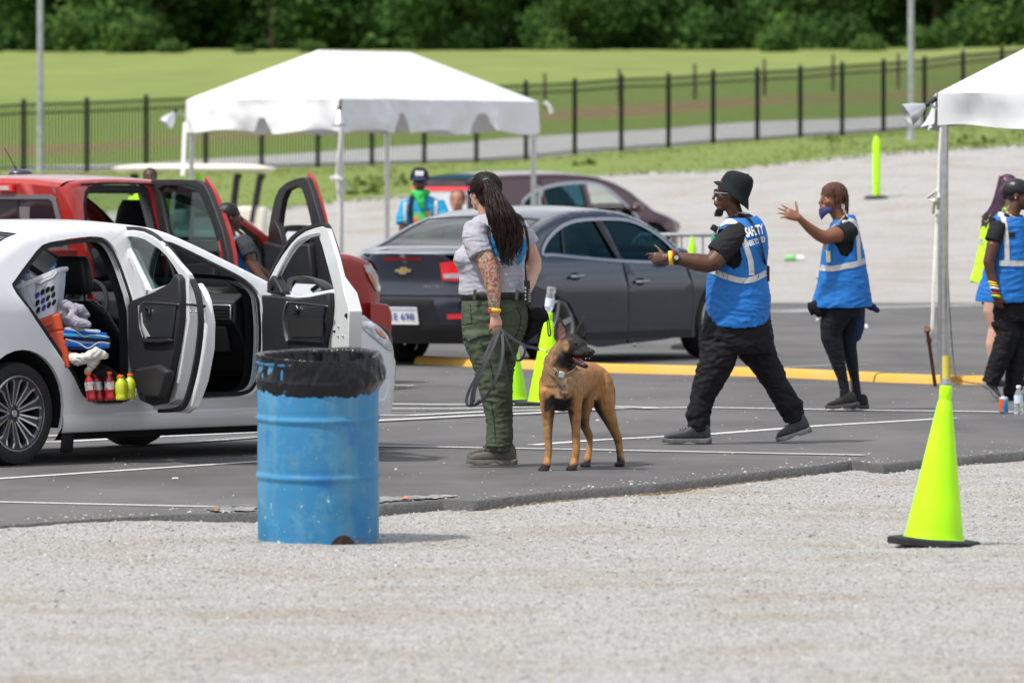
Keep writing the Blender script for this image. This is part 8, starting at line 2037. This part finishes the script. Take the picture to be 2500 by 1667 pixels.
# ================================================================== barrel and liner
def drum_mat():
    m = mat('painted_blue_steel', (.032, .215, .43), .5, var=.08, vscale=3, bump=.05, bscale=30); nt = m.node_tree; n = nt.nodes; l = nt.links; b = n['Principled BSDF']; src = b.inputs['Base Color'].links[0].from_socket
    N = lambda t: n.new('ShaderNode'+t); tc = N('TexCoord')
    def spots(scale, lo, hi, col, src, det=2, rough=.5, zb=None, sc=(1, 1, 1)):
        mp = N('Mapping'); mp.inputs['Scale'].default_value = sc; mp.inputs['Location'].default_value = (scale*.37, 0, 0); l.new(tc.outputs['Object'], mp.inputs[0])
        z = N('TexNoise'); z.inputs['Scale'].default_value = scale; z.inputs['Detail'].default_value = det; z.inputs['Roughness'].default_value = rough; l.new(mp.outputs[0], z.inputs[0])
        c = N('ValToRGB'); l.new(z.outputs[0], c.inputs[0]); c.color_ramp.elements[0].position = lo; c.color_ramp.elements[1].position = hi
        f = c.outputs[0]
        if zb:
            sx = N('SeparateXYZ'); l.new(tc.outputs['Object'], sx.inputs[0]); w = N('MapRange'); w.inputs[1].default_value = zb[0]; w.inputs[2].default_value = zb[1]; w.inputs[3].default_value = 1; w.inputs[4].default_value = 0; l.new(sx.outputs[2], w.inputs[0])
            q = N('Math'); q.operation = 'MULTIPLY'; l.new(f, q.inputs[0]); l.new(w.outputs[0], q.inputs[1]); f = q.outputs[0]
        x = N('MixRGB'); x.inputs[2].default_value = col+(1,); l.new(f, x.inputs[0]); l.new(src, x.inputs[1]); return x.outputs[0]
    s = spots(2.2, .50, .70, (.10, .27, .40), src, 4, .5, None, (3, 3, .25)); s = spots(4, .53, .66, (.012, .15, .40), s, 3)
    s = spots(3.4, .50, .62, (.005, .16, .32), s, 3, .5, (.05, .42))
    s = spots(30, .645, .68, (.24, .11, .05), s, 4, .7); s = spots(9, .58, .70, (.12, .22, .27), s, 6, .75); s = spots(5, .52, .75, (.10, .30, .46), s, 6, .8); s = spots(24, .665, .69, (.50, .60, .40), s, 3, .6, (.28, .55)); s = spots(13, .50, .58, (.17, .085, .04), s, 4, .7, (.0, .06))
    l.new(s, b.inputs['Base Color']); return m
Yb = 34.25; bc = at(777, 0, Yb); bc.z = -.05; bc = V(bc.x, Yb, -.045)
e = empty('steel_drum', bc, 'dented, rust-spotted sky-blue steel drum standing on the gravel', 'drum')
DR = drum_mat(); rr = .290; prof = [(rr-.006, .0), (rr+.003, .004), (rr+.004, .012), (rr-.001, .02)]
for z in np.linspace(.03, .855, 84):
    b = 0
    for zh in (.325, .600): t = (z-zh)/.012; b += .013*math.exp(-t*t) - .004*math.exp(-((z-zh)/.03)**2)
    prof.append((rr+b, z))
prof += [(rr+.006, .860), (rr+.007, .868), (rr, .872), (rr-.006, .865)]
def dent(a, z):
    d = 0
    for a0, z0, w, h_, k_ in ((-2.75, .66, .22, .07, -.013), (-2.9, .46, .18, .10, -.012), (-1.35, .16, .35, .13, -.008), (-1.05, .03, .16, .06, -.016), (-1.9, .25, .3, .05, -.004), (-2.4, .80, .4, .06, -.003), (-.6, .5, .2, .15, -.003)):
        x = ((a - a0 + math.pi) % (2*math.pi) - math.pi); d += k_*math.exp(-(x/w)**2-((z-z0)/h_)**2)
    return d + .0015*noise.noise(V(math.cos(a)*4, math.sin(a)*4, z*5))
g = MB(); g.lathe(prof, (0, 0, 0), 120, wob=lambda a, z: dent(a if a < math.pi else a-2*math.pi, z)); o = g.build('drum_body', DR, None, sharp=60); o.location = bc
o.parent = e; o.location = (0, 0, 0); e.rotation_euler = (R(2.6), 0, 0)
# torn, rusted hole at the foot
g = MB(); V2, T = fill(rnd([(-.055, .0), (-.05, .025), (-.02, .048), (.02, .05), (.05, .030), (.06, .0)], 3), step=.01)
g.add([V((rr-.004)*math.cos(-1.12+x/rr), (rr-.004)*math.sin(-1.12+x/rr)-.0075, z+.008) for x, z in V2], T); h_ = g.build('rust_hole', mat('rusted_through_steel', (.10, .05, .03), .95, vscale=60, col2=(.02, .015, .012), bump=.6, bscale=100), o)
h_.matrix_parent_inverse = Matrix.Identity(4)
# bin liner folded over the rim
M['liner'] = mat('black_polythene', (.014, .015, .019), .22, var=.2, vscale=4, bump=.6, bscale=16, spec=.32, stretch=(1.6, 1.6, .8))
def lin(a, t):     # t 0 inside deep .. 1 hem outside
    f = 12; fold = noise.noise(V(math.cos(a)*5, math.sin(a)*5, t*3.0))*.006 + noise.noise(V(math.cos(a)*13+t*5.5, math.sin(a)*13, t*6))*.004 + .005*(1-abs(noise.noise(V(math.cos(a)*8+t*4, math.sin(a)*8, t*5+3)))*3)
    rim = .903 + .010*math.sin(a) + .006*math.sin(a*2+.5) + .006*noise.noise(V(math.cos(a)*3, math.sin(a)*3, 7))
    if t < .5:
        u = t/.5; z = lerp(.45, rim, u**.7); r = rr-.020 - .05*(1-u) + fold*(1.6 if u < .98 else .6)
    else:
        u = (t-.5)/.5; z = rim - (.190+.018*noise.noise(V(math.cos(a)*2, math.sin(a)*2, 1)))*u; r = rr+.008 + .007*math.sin(math.pi*min(1, u*1.15))*(1+2.2*math.cos(a-.25)) + fold*.8
        if u > .7: r -= .012*(u-.7)/.3 + fold*.6*(u-.7)/.3
        r += .004*math.exp(-((u-.62)/.04)**2)
    return V(r*math.cos(a), r*math.sin(a), z)
g = MB(); g.grid(lambda u, v: lin(2*math.pi*u, v), 240, 60)
o = g.build('bin_liner', M['liner'], None, sharp=0); o.location = bc; o.rotation_euler = (R(2.6), 0, 0); prop(o, 'black plastic bag lining the blue drum, its top folded over the rim', 'bin liner')
# ------------------------------------------------------------------ traffic cones
def cone(px, py, tipx, tipy, r0, r1, bw, label, tilt=0, rot=40, sc_y=None, z=0.0, group='lime traffic cones'):
    c = gnd(px, py, z); s = F/c.y; hgt = (py-tipy)/s; lean = (tipx-px)/s; ax = V(lean, 0, hgt).normalized(); hl = math.hypot(lean, hgt); e = empty('traffic_cone', c, label, 'traffic cone', group); q = ax.to_track_quat('Z', 'Y').to_matrix()
    r0 /= s; r1 /= s; bw /= s
    g = MB(); pr = [(r0*1.10, .034), (r0*1.03, .038), (r0, .048)] + [(lerp(r0, r1*1.12, t), lerp(.048, hl*.895, t)) for t in np.linspace(.05, 1, 12)] + [(r1*.98, hl*.905), (r1*.94, hl*.915), (r1, hl*.93), (r1, hl*.992), (r1*.9, hl), (r1*.7, hl), (r1*.68, hl*.9)]
    g.lathe(pr, c, 40, ax); g.build('cone_body', M['neon'], e, sharp=45)
    pts = []
    for i in range(4):
        a = R(rot)+i*math.pi/2
        for d in (-.20, .20): pts.append((bw*math.cos(a+d)*1.0, bw*math.sin(a+d)*1.0))
    g = MB(); rs = [[c + q @ V(x*k_, y*k_, zz) for x, y in pts] for k_, zz in ((.97, .0), (1, .004), (1, .028), (.97, .034), (.4, .040))]; g.rings(rs); g.build('cone_base', M['black_rubber'], e, sharp=35)
    return e, c, ax, hl
cone(2279, 1332, 2310, 941, 72, 15.5, 121, 'lime traffic cone leaning slightly on the gravel, nearest to the camera', rot=28, z=-.035)
e, cc, ax, hl = cone(1336, 992, 1339, 762, 47, 10.5, 84, 'lime traffic cone behind the dog with a water bottle stuck in its top', rot=30)
cone(1240, 986, 1241, 752, 47, 10.5, 84, 'lime traffic cone mostly hidden behind the olive trousers', rot=38)
def bottle(c, h, r, ax, cap_m, body_m, label_m, label, liq=None, name='drink_bottle', cat='bottle', group=None, labz=(.38, .66), inv=False):
    e = empty(name, c, label, cat, group); ax = Vector(ax).normalized()
    b = MB().lathe([(0, 0), (r*.85, 0), (r, h*.04), (r*.97, h*.16), (r*.90, h*.22), (r, h*.30), (r, h*.60), (r*.92, h*.68), (r*.62, h*.80), (r*.42, h*.87), (r*.40, h*.92), (0, h*.92)], c, 20, ax).build('bottle_body', body_m, e, sharp=60)
    if label_m: MB().lathe([(r*1.015, h*labz[0]), (r*1.02, h*labz[0]+.002), (r*1.02, h*labz[1])], c, 20, ax).build('label', label_m, b)
    MB().lathe([(r*.50, h*.90), (r*.52, h*.905), (r*.52, h*.985), (r*.46, h), (0, h)], c, 16, ax).build('bottle_cap', cap_m, b); return e
M['pet'] = mat('clear_plastic', (.80, .86, .90), .08, var=.02, trans=.85, ior=1.15); M['cap_white'] = M['white_matte']
LB = mat('blue_white_label', (.50, .62, .80), .5, vscale=60, col2=(.75, .78, .82))
top = cc + ax*hl; bottle(at(1347, 700, cc.y-.0), .225, .034, (top - at(1347, 700, cc.y)).normalized(), M['cap_white'], M['pet'], LB, 'clear water bottle stuck upside down in the top of the cone behind the dog', name='water_bottle')
c = gnd(2487, 1011); bottle(c, .205, .033, (0, 0, 1), M['cap_white'], M['pet'], LB, 'clear water bottle standing on the white line beside the soda can', name='water_bottle')
c = gnd(2450, 1010); e = empty('soda_can', c, 'orange, white and blue soda can standing on the asphalt beside a water bottle', 'can')
CAN = mat('printed_can', (.55, .60, .66), .3, .3, vscale=16, col2=(.03, .25, .50), thr=(.46, .52), det=2); CO = mat('orange_can_print', (.80, .13, .03), .3, .2)
a0 = -2.45
b = MB().lathe([(0, .004), (.024, 0), (.0315, .010), (.033, .016), (.033, .108), (.028, .119), (.026, .122), (.024, .119), (0, .117)], c, 28).build('can_body', CAN, e, sharp=50)
g = MB(); g.grid(lambda u, v: c + V(.0335*math.cos(lerp(-3.6, -1.75 - .3*math.sin(v*7), u)), .0335*math.sin(lerp(-3.6, -1.75-.3*math.sin(v*7), u)), lerp(.016, .107, v)), 12, 12); g.build('can_print', CO, b)
MB().lathe([(.0345*.82, .1185), (.0262, .1225), (.024, .120)], c, 28).build('can_rim', M['alu'], b)
# ================================================================== things carried in the white car
Yc = 42.35
def A(px, py, d=0): return at(px, py, Yc+d)
def boxq(corners, depth, m, name, parent=None, bevel=.01, dx=0):   # front quad pixels -> box going back
    f = [A(*c) for c in corners]; b = [p + V(dx, depth, 0) for p in f]; return MB().rings([f, b]).build(name, m, parent, bevel=bevel, smooth=False)
M['cooler'] = mat('red_orange_cooler_plastic', (.62, .085, .03), .45, var=.1, vscale=8, bump=.1, bscale=120)
e = empty('cooler', A(120, 900), 'red-orange plastic cooler under the laundry basket in the white car', 'cooler')
boxq([(80, 812), (160, 806), (171, 897), (96, 900)], .30, M['cooler'], 'cooler_box', e); boxq([(70, 782), (147, 763), (156, 806), (76, 815)], .32, M['cooler'], 'cooler_lid', e, .012)
boxq([(97, 800, -.012), (124, 788, -.012), (130, 806, -.012), (108, 818, -.012)], .012, mat('cooler_recess', (.36, .045, .02), .5), 'handle_recess', e, .004); boxq([(99, 795, -.02), (126, 785, -.02), (127, 791, -.02), (101, 801, -.02)], .02, M['cooler'], 'carry_handle', e, .004)
M['basket'] = mat('pale_grey_blue_plastic', (.60, .63, .70), .45, var=.04, bump=.05)
e = empty('laundry_basket', A(100, 780), 'pale plastic laundry basket full of water bottles in the white car\'s rear doorway', 'basket')
def ringq(A_, B_, dep, z=0, g=0.0, n=36, ex=.35, up=0):
    a, b = A(*A_), A(*B_); u = (b-a)/2*(1+g); v = V(.02, dep/2*(1+g), .0); c = (a+b)/2 + V(0, dep/2, 0); return [c + u*math.copysign(abs(math.cos(t))**ex, math.cos(t)) + v*math.copysign(abs(math.sin(t))**ex, math.sin(t)) for t in [2*math.pi*i/n for i in range(n)]]
g = MB(); outer = [ringq((78, 789), (141, 765), .22), ringq((66, 765), (144, 738), .25), ringq((54, 735), (148, 700), .28), ringq((44, 708), (150, 664), .30)]; inner = [ringq((47, 707), (147, 666), .285), ringq((80, 784), (139, 764), .20)]
g.rings(outer+inner, cap0=True, cap1=True); g.build('basket_body', M['basket'], e, sharp=45)
g = MB(); g.rings([ringq((40, 709), (153, 663), .32), ringq((38, 704), (154, 658), .335), ringq((41, 700), (152, 654), .32), ringq((48, 702), (146, 657), .28)]); g = MB().rings([ringq((41, 710), (153, 664), .31), ringq((37, 705), (156, 658), .34), ringq((40, 699), (154, 652), .33), ringq((47, 703), (147, 658), .285), ringq((47, 709), (147, 665), .285)], cap0=False, cap1=False); g.build('basket_rim', mat('white_rim_plastic', (.76, .77, .80), .35, var=.03), e, sharp=60)
MB().tube(curve([tuple(A(*q)) for q in ((88, 690, -.01), (98, 692, -.02), (110, 686, -.02), (128, 678, -.02), (140, 664, -.01))], 4), .009, 8).build('basket_handle', mat('grey_grip', (.40, .42, .44), .5), e)
for i, (x, y) in enumerate(((240, 420), (272, 400), (305, 385), (240, 468), (275, 455), (307, 437), (342, 418), (245, 515), (280, 500), (313, 482), (346, 465), (336, 378))):
    cx_, cy_ = x/2.614, 560+y/2.614; u = (cx_-60)/90
    MB().lathe([(0, .0015), (.9, .0015), (1, 0)], (0, 0, 0), 14, (0, -1, 0)).build('slot', M['dark'] if i % 4 else mat('blue_laundry', (.02, .03, .35), .7), e)
    o = e.children[-1]; o.matrix_parent_inverse = Matrix.Identity(4); zf = (cy_-700)/85
    p = A(cx_, cy_, .005+.0*u) + V(0, -.012, 0); o.parent = None; o.scale = (.0105, .0105*1.0, .0205); o.rotation_euler = (0, R(24), 0); o.location = p
    q = o.data; [setattr(v, 'co', Matrix.LocRotScale(p, o.rotation_euler, V(.0105, 1, .0205)) @ v.co) for v in q.vertices]; o.location = (0, 0, 0); o.scale = (1, 1, 1); o.rotation_euler = (0, 0, 0); pin(o, e)
rng = random.Random(9); BC = [mat('bottle_cap_blue', (.02, .12, .55), .4), M['white_matte']]; PB = mat('bluish_clear_plastic', (.50, .62, .80), .1, var=.1, trans=.5, ior=1.2)
for i, (x, y, d) in enumerate(((56, 690, .10), (70, 680, .16), (84, 676, .20), (98, 684, .14), (62, 700, .06), (80, 696, .05), (112, 678, .2))):
    a = rng.uniform(-.9, .9); bottle(A(x, y+22, d), .15, .024, (math.sin(a), rng.uniform(-.3, .3), math.cos(a)), BC[i % 2], PB, LB if i % 2 else None, 'small clear water bottle jumbled in the laundry basket', name='water_bottle', group='water bottles in the laundry basket')
def lump(name, mfn, m, label, cat, wr, group=None, vox=.005, mats=None):
    f = Fig(name, 200, 800, Yc, label, cat, group); mb = MB(); mfn(f, mb); o = f.blob(mb, name+'_cloth' if False else name, m, vox, 3, wr); pr = f.e
    o.parent = None; o.matrix_parent_inverse = Matrix.Identity(4); prop(o, label, cat, group); bpy.data.objects.remove(pr); o.name = name; return o
lump('grey_blanket', lambda f, mb: (f.limb(mb, [(148, 742, .08, 13), (168, 746, .04, 13), (182, 760, .02, 12), (172, 775, 0, 14), (190, 788, -.02, 14), (214, 792, -.02, 9)]), f.limb(mb, [(178, 752, .08, 13), (198, 758, .08, 14), (212, 768, .08, 8)]), f.limb(mb, [(150, 770, .08, 22), (175, 782, .10, 20), (200, 786, .1, 16)])), mat('grey_lilac_fleece', (.36, .35, .41), .95, var=.12, vscale=18, bump=.6, bscale=160), 'soft grey-lilac fleece blanket heaped beside the laundry basket in the white car', 'blanket', (.007, (24, 20, 26), 61, .5))
TB = mat('blue_striped_towel', (.006, .13, .52), .9, bump=.4, bscale=300)
e = empty('folded_towels', A(210, 850), 'folded blue, navy and white striped towels under the grey blanket in the white car', 'towels')
TM = [TB, mat('navy_towel', (.012, .022, .11), .9, bump=.4, bscale=300), mat('white_towel', (.62, .65, .72), .9, bump=.4, bscale=300), mat('light_blue_towel', (.05, .32, .62), .9, bump=.4, bscale=300)]
def roll(y, x0, x1, th, mi, d0, dep=.26, sag=5):
    g = MB(); pts = []
    f_ = [(x0, y), (lerp(x0, x1, .3), y+sag*.3), (lerp(x0, x1, .7), y+sag), (x1-6, y+sag*1.2), (x1, y+sag*1.2+th*.5), (x1-6, y+sag*1.2+th), (lerp(x0, x1, .7), y+sag+th), (lerp(x0, x1, .3), y+sag*.3+th), (x0, y+th)]
    f_ = rnd(f_, 3); g.rings([[A(p[0], p[1], d0) for p in f_], [A(p[0], p[1], d0+dep) for p in f_]]); return g.build('towel', TM[mi], e, bevel=.004, sharp=50)
for a in ((799, 158, 246, 9, 2, .03), (806, 157, 262, 9, 0, .0), (814, 157, 268, 7, 3, -.01), (821, 157, 271, 9, 1, .0), (829, 158, 270, 7, 2, .015), (835, 160, 268, 10, 0, .0), (844, 162, 255, 8, 1, .01)): roll(*a)
for pts in ([(158, 802), (185, 808), (205, 822), (225, 818), (262, 822)], [(160, 828), (190, 836), (215, 850), (240, 836), (266, 838)]): MB().tube(curve([tuple(A(p[0], p[1], -.012)) for p in pts], 4), .0032, 6).build('piping', TM[2], e)
lump('plastic_bag', lambda f, mb: (f.limb(mb, [(166, 868, .05, 12), (190, 878, 0, 16), (215, 872, -.02, 14), (235, 862, -.03, 16), (256, 868, -.02, 10)]), f.limb(mb, [(238, 872, -.02, 12), (224, 892, 0, 11), (212, 908, .02, 8)])), mat('crinkled_translucent_bag', (.62, .60, .54), .25, var=.3, vscale=22, col2=(.42, .28, .16), thr=(.25, .45), bump=.6, bscale=60, spec=.6), 'crinkled clear plastic bag of packets below the towels in the white car', 'plastic bag', (.008, (15, 11, 15), 62, .8))
lump('dark_bag', lambda f, mb: (f.limb(mb, [(240, 905, .08, 20), (262, 915, .06, 20), (285, 925, .08, 14)]), f.limb(mb, [(225, 915, .1, 14), (300, 938, .06, 10)])), M['black_cloth'], 'black cloth bag on the floor behind the drink bottles in the white car', 'bag', (.006, (20, 14, 20), 63, .6))
lump('snack_packet', lambda f, mb: f.limb(mb, [(288, 922, .03, 6), (300, 926, .02, 8), (308, 934, .03, 5)]), mat('silver_blue_foil', (.10, .14, .20), .25, .4, vscale=40, col2=(.4, .45, .5)), 'crumpled blue and silver packet behind the yellow drinks in the white car', 'packet', (.006, (30, 30, 30), 64, .6))
RD = mat('red_drink', (.36, .006, .012), .12, var=.1, spec=.6, coat=.6); YD = mat('yellow_green_drink', (.55, .62, .02), .12, var=.1, spec=.6, coat=.6); OC = mat('orange_cap', (.90, .16, .01), .4, var=.05)
SL = mat('silver_wrap_label', (.50, .50, .52), .3, .4, vscale=50, col2=(.35, .03, .04), thr=(.35, .45))
for x, yb, d, t, dr, lab in ((226, 979, -.0, -.16, RD, 'red sports drink, leftmost of three under the plastic bag'), (244, 979, .05, -.18, RD, 'red sports drink, middle one of three under the plastic bag'), (270, 978, .02, -.06, RD, 'red sports drink next to the yellow-green bottles'), (297, 977, -.0, -.04, YD, 'yellow-green sports drink nearest to the doorway in the white car'), (315, 974, .05, .05, YD, 'yellow-green sports drink against the door pillar, rightmost bottle'), (286, 974, .07, .0, YD, 'yellow-green sports drink half hidden behind the front one')):
    bottle(A(x, yb, d), .172 if dr is RD else .15, .032 if dr is RD else .036, (t, .05, 1), OC, dr, SL if dr is RD else None, lab, name='sports_drink', group='sports drinks on the car floor')
# big clear water container seen through the white car's far windows
p = WC.w2(2.15, .30, 1.03)
g = MB(); g.lathe([(0, -.05), (.07, -.05), (.08, 0), (.08, .10), (.055, .15), (.03, .17), (.03, .2), (0, .2)], p, 24)
prop(g.build('water_jug', mat('bluish_white_jug', (.45, .55, .68), .3, var=.15, vscale=12), sharp=50), 'bluish white water jug on the dashboard, seen through the white car', 'jug')
# ================================================================== camera, sky, sun
w = bpy.data.worlds.new("World"); scn.world = w; w.use_nodes = True; nt = w.node_tree
bg = nt.nodes['Background']; sky = nt.nodes.new('ShaderNodeTexSky'); sky.sky_type = 'NISHITA'; sky.sun_disc = False
SD = Vector((-.42, -.30, .86)).normalized()      # towards the sun
el = math.asin(SD.z); az = math.atan2(SD.x, SD.y)
sky.sun_elevation = el; sky.sun_rotation = az; sky.air_density = 1.2; sky.dust_density = 3.5; sky.ozone_density = 1.0
tc = nt.nodes.new('ShaderNodeTexCoord'); nz = nt.nodes.new('ShaderNodeTexNoise'); nz.inputs['Scale'].default_value = 2.2; nz.inputs['Detail'].default_value = 8; nz.inputs['Roughness'].default_value = .6
mp = nt.nodes.new('ShaderNodeMapping'); mp.inputs['Scale'].default_value = (1, 1, 2.5)
cr = nt.nodes.new('ShaderNodeValToRGB'); cr.color_ramp.elements[0].position = .38; cr.color_ramp.elements[1].position = .60
mx = nt.nodes.new('ShaderNodeMixRGB'); mx.inputs[2].default_value = (9.5, 9.6, 9.9, 1)
L = nt.links; L.new(tc.outputs['Generated'], mp.inputs[0]); L.new(mp.outputs[0], nz.inputs[0]); L.new(nz.outputs[0], cr.inputs[0]); L.new(cr.outputs[0], mx.inputs[0]); L.new(sky.outputs[0], mx.inputs[1]); L.new(mx.outputs[0], bg.inputs[0])
bg.inputs[1].default_value = .10
sl = bpy.data.lights.new('sun', 'SUN'); sl.energy = 3.3; sl.angle = R(2.5); sl.color = (1, .97, .92)
so = bpy.data.objects.new('sun', sl); COL.objects.link(so); so.rotation_euler = (-SD).to_track_quat('-Z', 'Y').to_euler(); so.location = (0, 0, 30)
cam = bpy.data.cameras.new('camera'); co = bpy.data.objects.new('camera', cam); COL.objects.link(co); scn.camera = co
co.location = (0, 0, H); co.rotation_euler = (math.pi/2, 0, 0)
cam.sensor_width = 36; cam.lens = F/2500*36; cam.shift_y = -(833.5-HY)/2500; cam.clip_end = 2000; cam.clip_start = .5
cam.dof.use_dof = True; cam.dof.focus_distance = 42.3; cam.dof.aperture_fstop = 5.6; cam.dof.aperture_blades = 9
scn.view_settings.view_transform = 'Standard'; scn.view_settings.look = 'None'; scn.view_settings.exposure = .33; scn.view_settings.gamma = 1
